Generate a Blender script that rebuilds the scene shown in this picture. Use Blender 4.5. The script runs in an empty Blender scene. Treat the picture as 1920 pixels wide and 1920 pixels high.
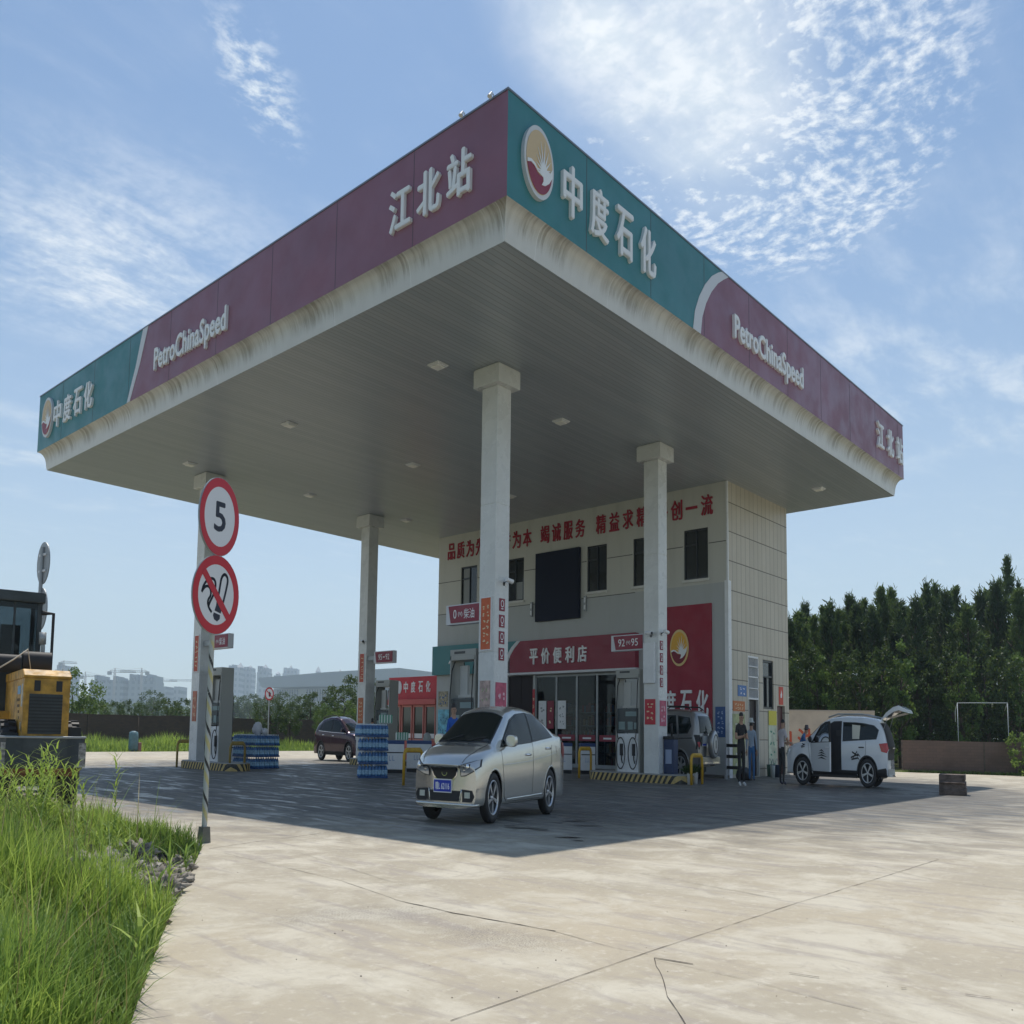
import bpy, bmesh, math, random
import numpy as np
from mathutils import Matrix, Vector
from mathutils.bvhtree import BVHTree
from mathutils.geometry import delaunay_2d_cdt

scene = bpy.context.scene
COL = scene.collection
random.seed(7)
R = math.radians

# ------------------------------------------------------------------ camera, sky, sun, exposure
CAM_Z = 1.7145
YAW, PITCH, ROLL = 0.804457, 0.0807151, 0.0180506
FPX, PPX, PPY = 1609.34, 845.33, 1243.32          # in pixels of a 1920 wide frame
cp, sp, cr, sr, cy, sy = (math.cos(PITCH), math.sin(PITCH), math.cos(ROLL), math.sin(ROLL), math.cos(YAW), math.sin(YAW))
FWD = Vector((sy * cp, cy * cp, sp))
_r = Vector((cy, -sy, 0.0)); _u = _r.cross(FWD)
RIGHT = _r * cr + _u * sr
UP = _u * cr - _r * sr
cam_d = bpy.data.cameras.new('camera')
cam_d.sensor_fit = 'HORIZONTAL'; cam_d.sensor_width = 36.0
cam_d.lens = 36.0 * FPX / 1920
cam_d.shift_x = (960 - PPX) / 1920
cam_d.shift_y = (PPY - 960) / 1920
cam_d.clip_start = 0.05; cam_d.clip_end = 8000
cam = bpy.data.objects.new('camera', cam_d); COL.objects.link(cam)
M = Matrix((RIGHT, UP, -FWD)).transposed().to_4x4(); M.translation = Vector((0, 0, CAM_Z))
cam.matrix_world = M
scene.camera = cam
scene.render.engine = 'CYCLES'
scene.cycles.use_denoising = True
scene.cycles.max_bounces = 8
scene.cycles.transparent_max_bounces = 16
scene.cycles.volume_bounces = 1
HAZE_D = 0.00026
scene.view_settings.view_transform = 'Standard'
scene.view_settings.look = 'None'
scene.view_settings.gamma = 1.0
scene.view_settings.exposure = 0.1

SUN_EL, SUN_AZ = R(69.3), math.atan2(0.735, 0.68)     # azimuth measured from +Y towards +X
sun_dir = Vector((math.sin(SUN_AZ) * math.cos(SUN_EL), math.cos(SUN_AZ) * math.cos(SUN_EL), math.sin(SUN_EL)))
sl = bpy.data.lights.new('sun', 'SUN'); sl.energy = 4.3; sl.angle = R(0.53); sl.color = (1.0, 0.945, 0.87)
sun = bpy.data.objects.new('sun', sl); COL.objects.link(sun)
sun.rotation_euler = (-sun_dir).to_track_quat('-Z', 'Y').to_euler(); sun.location = sun_dir * 60

world = bpy.data.worlds.new('World'); scene.world = world; world.use_nodes = True
class NT:
    """small helper to wire shader nodes"""
    def __init__(s, tree): s.t = tree; s.n = tree.nodes; s.l = tree.links
    def node(s, typ, ins=None, **kw):
        n = s.n.new(typ)
        for k, v in kw.items(): setattr(n, k, v)
        for k, v in (ins or {}).items(): s.put(n.inputs[k], v)
        return n
    def put(s, sock, v):
        if isinstance(v, bpy.types.NodeSocket): s.l.new(v, sock)
        elif isinstance(v, (tuple, list)) and len(v) == 3 and sock.type == 'RGBA': sock.default_value = (*v, 1)
        else: sock.default_value = v
    def math(s, op, a, b=None, c=None, clamp=False):
        n = s.n.new('ShaderNodeMath'); n.operation = op; n.use_clamp = clamp
        for i, v in enumerate((a, b, c)):
            if v is not None: s.put(n.inputs[i], v)
        return n.outputs[0]
    def vmath(s, op, a, b=None, out=0):
        n = s.n.new('ShaderNodeVectorMath'); n.operation = op
        for i, v in enumerate((a, b)):
            if v is not None: s.put(n.inputs[i], v)
        return n.outputs['Value'] if op in ('DOT_PRODUCT', 'LENGTH', 'DISTANCE') else n.outputs[0]
    def ramp(s, v, lo, hi, a=0.0, b=1.0):
        n = s.n.new('ShaderNodeMapRange'); n.interpolation_type = 'SMOOTHSTEP'
        s.put(n.inputs[0], v); n.inputs[1].default_value = lo; n.inputs[2].default_value = hi
        n.inputs[3].default_value = a; n.inputs[4].default_value = b
        return n.outputs[0]
    def mix(s, f, a, b, mode='MIX'):
        n = s.n.new('ShaderNodeMix'); n.data_type = 'RGBA'; n.blend_type = mode
        s.put(n.inputs[0], f); s.put(n.inputs[6], a); s.put(n.inputs[7], b)
        return n.outputs[2]
    def noise(s, vec, scale, detail=4.0, rough=0.55, dist=0.0):
        n = s.n.new('ShaderNodeTexNoise'); s.put(n.inputs['Vector'], vec)
        n.inputs['Scale'].default_value = scale; n.inputs['Detail'].default_value = detail
        n.inputs['Roughness'].default_value = rough; n.inputs['Distortion'].default_value = dist
        return n.outputs['Fac']

w = NT(world.node_tree); w.n.clear()
sky = w.node('ShaderNodeTexSky', sky_type='NISHITA', sun_disc=False)
sky.sun_elevation = SUN_EL; sky.sun_rotation = SUN_AZ
sky.air_density = 1.0; sky.dust_density = 0.35; sky.ozone_density = 2.2; sky.altitude = 0
geo = w.node('ShaderNodeTexCoord')
D = geo.outputs['Generated']
sep = w.node('ShaderNodeSeparateXYZ', {0: D})
dz = w.math('MAXIMUM', sep.outputs[2], 0.02)
comb = w.node('ShaderNodeCombineXYZ', {0: w.math('DIVIDE', sep.outputs[0], dz), 1: w.math('DIVIDE', sep.outputs[1], dz)})
P = comb.outputs[0]                                   # position on a flat cloud layer
def patch(cx, cyy, ax, ay, rot, lo, hi):
    """soft elliptical mask on the cloud layer"""
    d = w.vmath('SUBTRACT', P, (cx, cyy, 0))
    u = w.math('DIVIDE', w.vmath('DOT_PRODUCT', d, (math.cos(rot), math.sin(rot), 0)), ax)
    v = w.math('DIVIDE', w.vmath('DOT_PRODUCT', d, (-math.sin(rot), math.cos(rot), 0)), ay)
    r2 = w.math('ADD', w.math('MULTIPLY', u, u), w.math('MULTIPLY', v, v))
    return w.ramp(w.math('SQRT', r2), lo, hi, 1.0, 0.0)
warp = w.node('ShaderNodeTexNoise', {'Vector': P, 'Scale': 3.0, 'Detail': 3.0})
Pw = w.vmath('ADD', P, w.vmath('MULTIPLY', w.vmath('SUBTRACT', warp.outputs['Color'], (.5, .5, .5)), (.10, .10, 0)))
fine = w.noise(Pw, 30.0, 4.0, 0.6)
mid = w.noise(Pw, 3.2, 5.0, 0.55)
rot1 = w.node('ShaderNodeMapping', {'Vector': Pw}); rot1.inputs['Rotation'].default_value = (0, 0, R(-38)); rot1.inputs['Scale'].default_value = (0.8, 2.6, 1)
streak = w.noise(rot1.outputs[0], 3.4, 6.0, 0.62)
# broad bright sheet, upper right, breaking up into small fleecy clouds
sheet = w.math('MULTIPLY', patch(1.12, 0.60, 0.44, 0.22, R(18), 0.25, 1.2), w.ramp(w.math('ADD', w.math('MULTIPLY', mid, .7), w.math('MULTIPLY', streak, .4)), .30, .66, .25, .95))
mA = patch(1.26, 0.54, 0.56, 0.30, R(16), 0.40, 1.25)
lobes = w.math('ADD', w.math('MULTIPLY', fine, 0.70), w.math('ADD', w.math('MULTIPLY', mid, 0.34), w.math('MULTIPLY', mA, .10)))
cA = w.math('MULTIPLY', w.ramp(mA, 0, .55), w.ramp(lobes, 0.49, 0.76, 0, .88))
core = w.math('MULTIPLY', patch(0.97, 0.655, 0.22, 0.13, R(10), 0.0, 1.35), w.ramp(mid, 0.15, 0.55, .35, 1))
# soft wisps on the left
mB = patch(0.76, 1.80, 0.50, 0.40, R(80), 0.1, 1.25)
cB = w.math('MULTIPLY', mB, w.ramp(w.math('ADD', w.math('MULTIPLY', streak, 0.45), w.math('ADD', w.math('MULTIPLY', mid, .45), w.math('MULTIPLY', fine, 0.18))), 0.40, 0.72, 0, .95))
mC = patch(0.69, 1.10, 0.17, 0.06, R(38), 0.1, 1.3)
cC = w.math('MULTIPLY', mC, w.ramp(w.math('ADD', w.math('MULTIPLY', streak, 0.35), w.math('MULTIPLY', fine, 0.75)), 0.5, 0.72, 0, .9))
mD = patch(2.6, 0.65, 1.2, 0.6, R(10), 0.1, 1.2)
cD = w.math('MULTIPLY', mD, w.ramp(w.math('ADD', w.math('MULTIPLY', streak, .7), w.math('MULTIPLY', mid, .3)), 0.42, 0.70, 0.0, 0.6))
mE = patch(1.3, 3.2, 1.0, 0.8, R(60), 0.1, 1.2)
cE = w.math('MULTIPLY', mE, w.ramp(mid, 0.42, 0.72, 0.0, 0.5))
thin = w.math('MULTIPLY', w.ramp(streak, 0.42, 0.78, 0.0, 0.16), w.ramp(mid, 0.38, 0.65))
cov = w.math('MAXIMUM', w.math('MAXIMUM', cA, w.math('MAXIMUM', core, sheet)), w.math('MAXIMUM', w.math('MAXIMUM', cB, cE), w.math('MAXIMUM', cC, w.math('MAXIMUM', cD, thin))))
cov = w.math('MULTIPLY', w.math('MULTIPLY', cov, 0.9), w.ramp(sep.outputs[2], 0.03, 0.16))
# pale band of moisture towards the horizon
low = w.math('POWER', w.math('SUBTRACT', 1.0, w.math('MINIMUM', w.math('MAXIMUM', sep.outputs[2], 0.0), 1.0)), 3.2)
SKY_STRENGTH = 0.115
skyt = w.mix(1.0, sky.outputs[0], (.82, .97, 1.03), 'MULTIPLY')
skyc = w.mix(w.math('MULTIPLY', low, 0.85, clamp=True), skyt, (6.3, 6.75, 6.55))
cloudc = w.mix(w.ramp(w.math('ADD', fine, mid), 0.85, 1.2), (6.6, 7.2, 7.6), (8.4, 8.6, 8.6))
bgc = w.mix(cov, skyc, cloudc)
bg = w.node('ShaderNodeBackground', {'Color': bgc, 'Strength': SKY_STRENGTH})
wo = w.node('ShaderNodeOutputWorld', {'Surface': bg.outputs[0]})

# ------------------------------------------------------------------ helpers
def ray(px, py): return FWD + RIGHT * ((px - PPX) / FPX) - UP * ((py - PPY) / FPX)
EYE = Vector((0, 0, CAM_Z))
def ground(px, py):
    d = ray(px, py); return EYE + d * (-CAM_Z / d.z)
def at(px, py, dist): return EYE + ray(px, py) * dist

MATS = {}
def mat(name, col, rough=0.5, metal=0.0, spec=0.5, var=0.0, vscale=3.0, emit=None, alpha=None, coat=0.0, bump=0.0, bscale=40.0):
    if name in MATS: return MATS[name]
    m = bpy.data.materials.new(name); m.use_nodes = True
    t = NT(m.node_tree); b = t.n['Principled BSDF']
    b.inputs['Base Color'].default_value = (*col, 1); b.inputs['Roughness'].default_value = rough
    b.inputs['Metallic'].default_value = metal; b.inputs['Specular IOR Level'].default_value = spec
    if coat: b.inputs['Coat Weight'].default_value = coat; b.inputs['Coat Roughness'].default_value = 0.05
    if var or bump:
        tc = t.node('ShaderNodeTexCoord').outputs['Object']
    if var:
        n1 = t.noise(tc, vscale, 5, 0.6)
        f = t.ramp(n1, 0.3, 0.7, 1 - var, 1 + var * 0.6)
        c = t.vmath('SCALE', t.node('ShaderNodeRGB').outputs[0], None)
        nd = c.node; nd.inputs['Scale'].default_value = 1.0
        nd.inputs[0].links[0].from_node.outputs[0].default_value = (*col, 1)
        t.l.new(f, nd.inputs['Scale']); t.l.new(c, b.inputs['Base Color'])
        t.put(b.inputs['Roughness'], t.ramp(t.noise(tc, vscale * 2.3, 4), 0.3, 0.7, max(0.02, rough - 0.1), min(1, rough + 0.12)))
    if bump:
        bn = t.node('ShaderNodeBump', {'Height': t.noise(tc, bscale, 3), 'Strength': bump}); bn.inputs['Distance'].default_value = 0.01
        t.l.new(bn.outputs[0], b.inputs['Normal'])
    if emit: b.inputs['Emission Color'].default_value = (*emit[0], 1); b.inputs['Emission Strength'].default_value = emit[1]
    MATS[name] = m
    return m

OS, ZS = 0.85, 1.5           # size of one metre of an everyday thing in this place: across, upwards
REAL = (OS, OS, ZS)

class MB:
    """collects pieces of one mesh"""
    def __init__(s, scale=(1, 1, 1)): s.v = []; s.f = []; s.m = []; s.sm = []; s.scale = scale; s.mi = 0
    def add(s, vs, fs, M=None, smooth=False, mi=None):
        o = len(s.v)
        for p in vs:
            p = Vector(p)
            s.v.append(M @ p if M is not None else p)
        for f in fs: s.f.append([i + o for i in f]); s.m.append(s.mi if mi is None else mi); s.sm.append(smooth)
        return s
    def box(s, c, d, rz=0.0, mi=None, M=None):
        x, y, z = d[0] / 2, d[1] / 2, d[2] / 2
        vs = [(-x, -y, -z), (x, -y, -z), (x, y, -z), (-x, y, -z), (-x, -y, z), (x, -y, z), (x, y, z), (-x, y, z)]
        fs = [(0, 3, 2, 1), (4, 5, 6, 7), (0, 1, 5, 4), (1, 2, 6, 5), (2, 3, 7, 6), (3, 0, 4, 7)]
        T = Matrix.Translation(Vector(c)) @ Matrix.Rotation(rz, 4, 'Z')
        if M is not None: T = M @ T
        return s.add(vs, fs, T, mi=mi)
    def bb(s, a, b, mi=None):
        c = [(p + q) / 2 for p, q in zip(a, b)]; d = [abs(q - p) for p, q in zip(a, b)]
        return s.box(c, d, mi=mi)
    def cyl(s, p0, p1, r0, r1=None, n=14, mi=None, smooth=True, cap=True):
        p0, p1 = Vector(p0), Vector(p1); r1 = r0 if r1 is None else r1
        d = (p1 - p0).normalized(); a = d.orthogonal().normalized(); b = d.cross(a)
        vs = []; fs = []
        for i in range(n):
            t = 2 * math.pi * i / n; q = a * math.cos(t) + b * math.sin(t)
            vs += [p0 + q * r0, p1 + q * r1]
        for i in range(n):
            j = (i + 1) % n; fs.append((2 * i, 2 * j, 2 * j + 1, 2 * i + 1))
        s.add(vs, fs, smooth=smooth, mi=mi)
        if cap: s.add([vs[2 * i] for i in range(n)], [tuple(range(n))[::-1]], mi=mi); s.add([vs[2 * i + 1] for i in range(n)], [tuple(range(n))], mi=mi)
        return s
    def tube(s, pts, r, n=8, mi=None, radii=None):
        pts = [Vector(p) for p in pts]; rings = []; vs = []; fs = []
        ref = None
        for i, p in enumerate(pts):
            d = (pts[min(i + 1, len(pts) - 1)] - pts[max(i - 1, 0)]).normalized()
            if ref is None: ref = d.orthogonal().normalized()
            ref = (ref - d * ref.dot(d)); ref = ref.normalized() if ref.length > 1e-6 else d.orthogonal().normalized()
            b = d.cross(ref); rr = radii[i] if radii else r
            for k in range(n):
                t = 2 * math.pi * k / n; vs.append(p + (ref * math.cos(t) + b * math.sin(t)) * rr)
        for i in range(len(pts) - 1):
            for k in range(n):
                j = (k + 1) % n; fs.append((i * n + k, i * n + j, (i + 1) * n + j, (i + 1) * n + k))
        fs.append(tuple(range(n))[::-1]); fs.append(tuple(range((len(pts) - 1) * n, len(pts) * n)))
        return s.add(vs, fs, smooth=True, mi=mi)
    def lathe(s, prof, n=24, M=None, mi=None, smooth=True):
        vs = []; fs = []; k = len(prof)
        for i in range(n):
            t = 2 * math.pi * i / n
            for (r, z) in prof: vs.append((r * math.cos(t), r * math.sin(t), z))
        for i in range(n):
            j = (i + 1) % n
            for q in range(k - 1): fs.append((i * k + q, j * k + q, j * k + q + 1, i * k + q + 1))
        return s.add(vs, fs, M, smooth=smooth, mi=mi)
    def prism(s, poly, M, d0, d1, mi=None):
        """extrude 2-D polygon (u,v) along the third axis of frame M"""
        n = len(poly)
        vs = [(u, v, d0) for u, v in poly] + [(u, v, d1) for u, v in poly]
        fs = [tuple(range(n))[::-1], tuple(range(n, 2 * n))] + [(i, (i + 1) % n, n + (i + 1) % n, n + i) for i in range(n)]
        return s.add(vs, fs, M, mi=mi)
    def sphere(s, c, r, n=12, mi=None, sc=(1, 1, 1)):
        prof = [(math.sin(math.pi * i / 8) * r, -math.cos(math.pi * i / 8) * r) for i in range(9)]
        M = Matrix.Translation(Vector(c)) @ Matrix.Diagonal((*sc, 1))
        return s.lathe(prof, n, M, mi=mi)
    def build(s, name, mats, parent=None, bevel=0.0, loc=None):
        me = bpy.data.meshes.new(name)
        sx, sy, sz = s.scale
        me.from_pydata([(p[0] * sx, p[1] * sy, p[2] * sz) for p in s.v], [], s.f)
        if not isinstance(mats, (list, tuple)): mats = [mats]
        for m in mats: me.materials.append(m)
        if len(mats) > 1: me.polygons.foreach_set('material_index', s.m)
        me.polygons.foreach_set('use_smooth', s.sm)
        me.update()
        if bevel:
            bm = bmesh.new(); bm.from_mesh(me)
            bmesh.ops.remove_doubles(bm, verts=bm.verts, dist=1e-5)
            es = [e for e in bm.edges if len(e.link_faces) == 2 and e.calc_face_angle(0) > 0.6]
            bmesh.ops.bevel(bm, geom=es, offset=bevel, segments=2, profile=0.6, affect='EDGES', clamp_overlap=True)
            bm.to_mesh(me); bm.free()
        o = bpy.data.objects.new(name, me); COL.objects.link(o)
        if parent is not None: o.parent = parent
        if loc is not None: o.location = loc
        return o

def tag(o, label=None, cat=None, group=None, kind=None):
    if label: o['label'] = label
    if cat: o['category'] = cat
    if group: o['group'] = group
    if kind: o['kind'] = kind
    return o
def empty(name, loc=(0, 0, 0), rz=0.0, label=None, cat=None, group=None):
    o = bpy.data.objects.new(name, None); o.empty_display_size = 0.2
    COL.objects.link(o); o.location = loc; o.rotation_euler = (0, 0, rz)
    return tag(o, label, cat, group)
def struct(o): o['kind'] = 'structure'; return o
def dup(root, loc=None, rz=None, label=None, group=None, scale=None):
    r = root.copy(); COL.objects.link(r)
    if loc is not None: r.location = loc
    if rz is not None: r.rotation_euler = (0, 0, rz)
    if scale is not None: r.scale = scale
    if label: r['label'] = label
    if group: r['group'] = group
    for ch in list(root.children):
        c = ch.copy(); COL.objects.link(c); c.parent = r
        for g in list(ch.children):
            d = g.copy(); COL.objects.link(d); d.parent = c
    return r
ORD = 'first second third fourth fifth sixth seventh eighth ninth tenth eleventh twelfth thirteenth fourteenth fifteenth sixteenth seventeenth eighteenth nineteenth twentieth'.split()
ORD += ['twenty-' + q for q in ORD[:9]] + ['thirtieth'] + ['thirty-' + q for q in ORD[:9]] + ['fortieth'] + ['forty-' + q for q in ORD[:9]]

# frames of the vertical faces: u runs to the viewer's right, v up, w out of the wall
def frame_mx(x): return Matrix(((0, 0, -1, x), (-1, 0, 0, 0), (0, 1, 0, 0), (0, 0, 0, 1)))     # wall facing -X: u=-Y
def frame_my(y): return Matrix(((1, 0, 0, 0), (0, 0, -1, y), (0, 1, 0, 0), (0, 0, 0, 1)))      # wall facing -Y: u=+X

_txt = {}
def text_mesh(s, bold=0.0):
    """glyph outlines normalised to a unit box: list of verts (2-D) and faces + extruded sides"""
    key = (s, bold)
    if key in _txt: return _txt[key]
    cu = bpy.data.curves.new('t', 'FONT'); cu.body = s; cu.size = 1.0; cu.offset = bold; cu.extrude = 0.5; cu.resolution_u = 3
    ob = bpy.data.objects.new('t', cu); COL.objects.link(ob)
    dg = bpy.context.evaluated_depsgraph_get()
    me = bpy.data.meshes.new_from_object(ob.evaluated_get(dg))
    vs = [tuple(v.co) for v in me.vertices]; fs = [tuple(p.vertices) for p in me.polygons]
    bpy.data.objects.remove(ob); bpy.data.meshes.remove(me)
    a = np.array(vs); lo, hi = a.min(0), a.max(0)
    a = (a - lo) / np.maximum(hi - lo, 1e-6)
    _txt[key] = (a, fs)
    return _txt[key]
def put_text(mb, s, F, u0, u1, v0, v1, d0, d1, bold=0.02, mi=None):
    a, fs = text_mesh(s, 0.0)
    k = bold * .9; th = abs(d1 - d0)          # strokes thickened by shifted copies, each a hair deeper
    for i, (du, dv) in enumerate(((0, 0), (k, 0), (-k, 0), (0, k * .6), (0, -k * .6)) if bold > .012 else ((0, 0),)):
        vs = [(u0 + (k + (p[0] + du / max(1, len(s) * .8)) * (1 - 2 * k)) * (u1 - u0), v0 + (k + (p[1] + dv) * (1 - 2 * k)) * (v1 - v0), d0 + p[2] * (th - i * min(.0015, th * .08))) for p in a]
        mb.add(vs, fs, F, mi=mi)
def put_chars(mb, s, F, u0, u1, v0, v1, d0, d1, cw, bold=0.02, mi=None):
    """spread single characters evenly from u0 to u1, each cw wide"""
    n = len(s)
    for i, ch in enumerate(s):
        if ch == ' ': continue
        c = u0 + cw / 2 + (u1 - u0 - cw) * (i / max(1, n - 1))
        flat = ch in '一-'
        put_text(mb, ch, F, c - cw / 2, c + cw / 2, v0 + (v1 - v0) * (.42 if flat else 0), v1 - (v1 - v0) * (.45 if flat else 0), d0, d1, bold, mi)
def rect(u0, u1, v0, v1): return [(u0, v0), (u1, v0), (u1, v1), (u0, v1)]
def circle(cx, cy_, rx, ry, n=36, a0=0, a1=360): return [(cx + rx * math.cos(R(a0 + (a1 - a0) * i / n)), cy_ + ry * math.sin(R(a0 + (a1 - a0) * i / n))) for i in range(n if abs(a1 - a0) == 360 else n + 1)]
# ------------------------------------------------------------------ ground materials
def concrete_mat():
    m = bpy.data.materials.new('worn_concrete'); m.use_nodes = True
    t = NT(m.node_tree); b = t.n['Principled BSDF']; tc = t.node('ShaderNodeTexCoord').outputs['Object']
    big = t.noise(tc, 0.16, 5, 0.6, 0.4); midn = t.noise(tc, 0.9, 6, 0.65, 0.6); fine = t.noise(tc, 9.0, 6, 0.7); grit = t.noise(tc, 70.0, 2, 0.6)
    mp = t.node('ShaderNodeMapping', {'Vector': tc}); mp.inputs['Rotation'].default_value = (0, 0, R(-44)); mp.inputs['Scale'].default_value = (3.2, .7, 1)
    sweep = t.noise(mp.outputs[0], 1.1, 6, 0.65, 0.5)
    c = t.mix(t.ramp(big, .35, .65), (.365, .325, .25), (.43, .375, .28))
    c = t.mix(t.ramp(midn, .42, .66), c, (.505, .465, .375))
    c = t.mix(t.math('MULTIPLY', t.ramp(sweep, .5, .66), .6), c, (.31, .275, .245))
    c = t.mix(t.math('MULTIPLY', t.ramp(fine, .5, .75), .7), c, (.56, .52, .43))
    c = t.mix(t.math('MULTIPLY', t.ramp(t.noise(tc, 5.0, 7, .75, 1.2), .52, .72), .5), c, (.30, .265, .225))
    c = t.mix(t.math('MULTIPLY', t.ramp(grit, .62, .75), .35), c, (.22, .20, .18))
    # oily, tyre-darkened concrete around the pumps, also painting the canopy's shade into the colour
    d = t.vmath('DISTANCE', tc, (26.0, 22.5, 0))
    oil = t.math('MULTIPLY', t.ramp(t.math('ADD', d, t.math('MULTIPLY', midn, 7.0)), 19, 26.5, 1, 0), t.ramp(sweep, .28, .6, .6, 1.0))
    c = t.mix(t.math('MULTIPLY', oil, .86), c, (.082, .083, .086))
    # gritty broken strip along the old crack
    for (gx, gy, rr) in [(*ground(640, 1712)[:2], .55), (*ground(760, 1715)[:2], .65), (*ground(880, 1748)[:2], .6), (*ground(980, 1765)[:2], .55), (*ground(560, 1725)[:2], .4)]:
        dg = t.vmath('DISTANCE', tc, (gx, gy, 0)); k = t.math('MULTIPLY', t.ramp(t.math('ADD', dg, t.math('MULTIPLY', fine, .5)), rr * .3, rr + .35, 1, 0), t.ramp(grit, .42, .6))
        c = t.mix(t.math('MULTIPLY', k, .65), c, (.16, .145, .13))
    # spilled water near the white car and on the drive lanes
    dw = t.vmath('DISTANCE', tc, (31.3, 11.3, 0))
    wet = t.math('MULTIPLY', t.ramp(dw, 1.6, 5.2, 1, 0), t.ramp(t.noise(tc, 1.3, 4, .6, 1.0), .42, .56))
    pud = t.math('MULTIPLY', oil, t.ramp(t.noise(mp.outputs[0], .75, 4, .55, .8), .53, .63))
    wet = t.math('MAXIMUM', wet, pud)
    c = t.mix(t.math('MULTIPLY', wet, .6), c, (.12, .115, .11))
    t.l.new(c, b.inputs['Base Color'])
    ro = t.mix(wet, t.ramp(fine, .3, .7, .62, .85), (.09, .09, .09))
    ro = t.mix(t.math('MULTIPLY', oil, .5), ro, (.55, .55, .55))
    t.l.new(ro, b.inputs['Roughness']); t.l.new(t.math('ADD', .16, t.math('MULTIPLY', wet, .34)), b.inputs['Specular IOR Level'])
    bn = t.node('ShaderNodeBump', {'Height': t.math('ADD', t.math('MULTIPLY', fine, .6), t.math('MULTIPLY', grit, .25)), 'Strength': .35}); bn.inputs['Distance'].default_value = .012
    t.l.new(bn.outputs[0], b.inputs['Normal'])
    return m
def soil_mat(name, a, bcol, ccol, sc=0.05):
    m = bpy.data.materials.new(name); m.use_nodes = True
    t = NT(m.node_tree); b = t.n['Principled BSDF']; tc = t.node('ShaderNodeTexCoord').outputs['Object']
    c = t.mix(t.ramp(t.noise(tc, sc, 6, .65, .5), .35, .65), a, bcol)
    c = t.mix(t.ramp(t.noise(tc, sc * 24, 6, .7), .5, .75), c, ccol)
    t.l.new(c, b.inputs['Base Color']); b.inputs['Roughness'].default_value = .95; b.inputs['Specular IOR Level'].default_value = .1
    bn = t.node('ShaderNodeBump', {'Height': t.noise(tc, sc * 150, 4, .7), 'Strength': .8}); bn.inputs['Distance'].default_value = .05
    t.l.new(bn.outputs[0], b.inputs['Normal'])
    return m
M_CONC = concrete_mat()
M_FIELD = soil_mat('field_earth', (.07, .09, .03), (.10, .11, .04), (.13, .12, .06))
M_SOIL = soil_mat('bed_soil', (.10, .085, .06), (.06, .06, .035), (.16, .14, .11), .6)

# ------------------------------------------------------------------ ground, forecourt, bed
mb = MB(); mb.add([(-600, -600, -.12), (3400, -600, -.12), (3400, 3400, -.12), (-600, 3400, -.12)], [(0, 1, 2, 3)])
struct(mb.build('ground', M_FIELD))
BED = [(2.3, 4.65), (2.9, 5.62), (3.54, 6.63), (4.3, 7.8), (4.88, 8.68), (5.75, 9.98), (6.52, 11.15), (6.75, 12.2), (6.72, 13.6), (6.55, 15.0), (6.2, 16.6), (5.2, 17.8), (3.0, 18.6), (-2, 20.5), (-9, 22)]
FORE = BED + [(-14, 24), (-14, 56.6), (24.7, 57.0), (44.3, 57.6), (50, 34), (49.2, 20.0), (51.3, 14.7), (52.5, 9.9), (57, -6), (40, -24), (0, -18), (-9, -9), (-1.4, -1.5)]
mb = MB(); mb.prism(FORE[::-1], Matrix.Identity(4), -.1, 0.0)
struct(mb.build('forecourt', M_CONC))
def ribbon(pts, w0, jit, z=.004, name='forecourt_crack', m=None, seed=1):
    rnd = random.Random(seed); P2 = []
    for a, b in zip(pts[:-1], pts[1:]):
        n = max(2, int((b - a).length / .12))
        for i in range(n): P2.append(a.lerp(b, i / n))
    P2.append(pts[-1]); vs = []; fs = []; off = 0
    for i, p in enumerate(P2):
        d = (P2[min(i + 1, len(P2) - 1)] - P2[max(0, i - 1)]).normalized(); nrm = Vector((-d.y, d.x, 0))
        off = off * .8 + rnd.uniform(-1, 1) * jit
        ww = w0 * .55 * rnd.uniform(.35, 1.3)
        vs += [(p.x + nrm.x * (off + ww), p.y + nrm.y * (off + ww), z), (p.x + nrm.x * (off - ww), p.y + nrm.y * (off - ww), z)]
    for i in range(len(P2) - 1): fs.append((2 * i, 2 * i + 1, 2 * i + 3, 2 * i + 2))
    mb = MB(); mb.add(vs, fs); return struct(mb.build(name, m or M_CRACK))
M_CRACK = mat('crack_dirt', (.10, .085, .07), .95, var=.3, vscale=5)
M_JOINT = mat('joint_dirt', (.25, .225, .185), .95, var=.35, vscale=4)
M_PAINT = mat('old_line_paint', (.42, .42, .40), .8, var=.35, vscale=6)
CR = [([(420, 1600), (640, 1652), (740, 1687)], .007, .006, 1), ([(740, 1687), (850, 1712), (1040, 1747)], .017, .010, 0), ([(1040, 1747), (1150, 1778), (1214, 1790)], .006, .006, 1),
      ([(845, 1915), (1215, 1786), (1500, 1692)], .006, .003, 0), ([(1500, 1692), (1690, 1634), (1760, 1612)], .007, .004, 0),
      ([(1228, 1797), (1256, 1870), (1293, 1925)], .006, .008, 0), ([(1228, 1797), (1300, 1808)], .016, .006, 0), ([(1230, 1800), (1400, 1838), (1560, 1880), (1720, 1919)], .005, .004, 1),
      ([(392, 1592), (470, 1580), (625, 1560)], .012, .008, 0), ([(1232, 1573), (1430, 1608)], .010, .006, 1), ([(1200, 1638), (1330, 1662), (1465, 1687)], .009, .005, 1),
      ([(1640, 1625), (1750, 1650), (1925, 1671)], .010, .008, 1), ([(560, 1600), (760, 1662), (960, 1625)], .006, .006, 1), ([(1480, 1826), (1536, 1834)], .012, .01, 0), ([(1690, 1855), (1700, 1856)], .012, .01, 0), ([(1810, 1866), (1858, 1872)], .011, .01, 0),
      ([(206, 1434), (222, 1413)], .03, .01, 1), ([(640, 1410), (560, 1437)], .02, .01, 1)]
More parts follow.
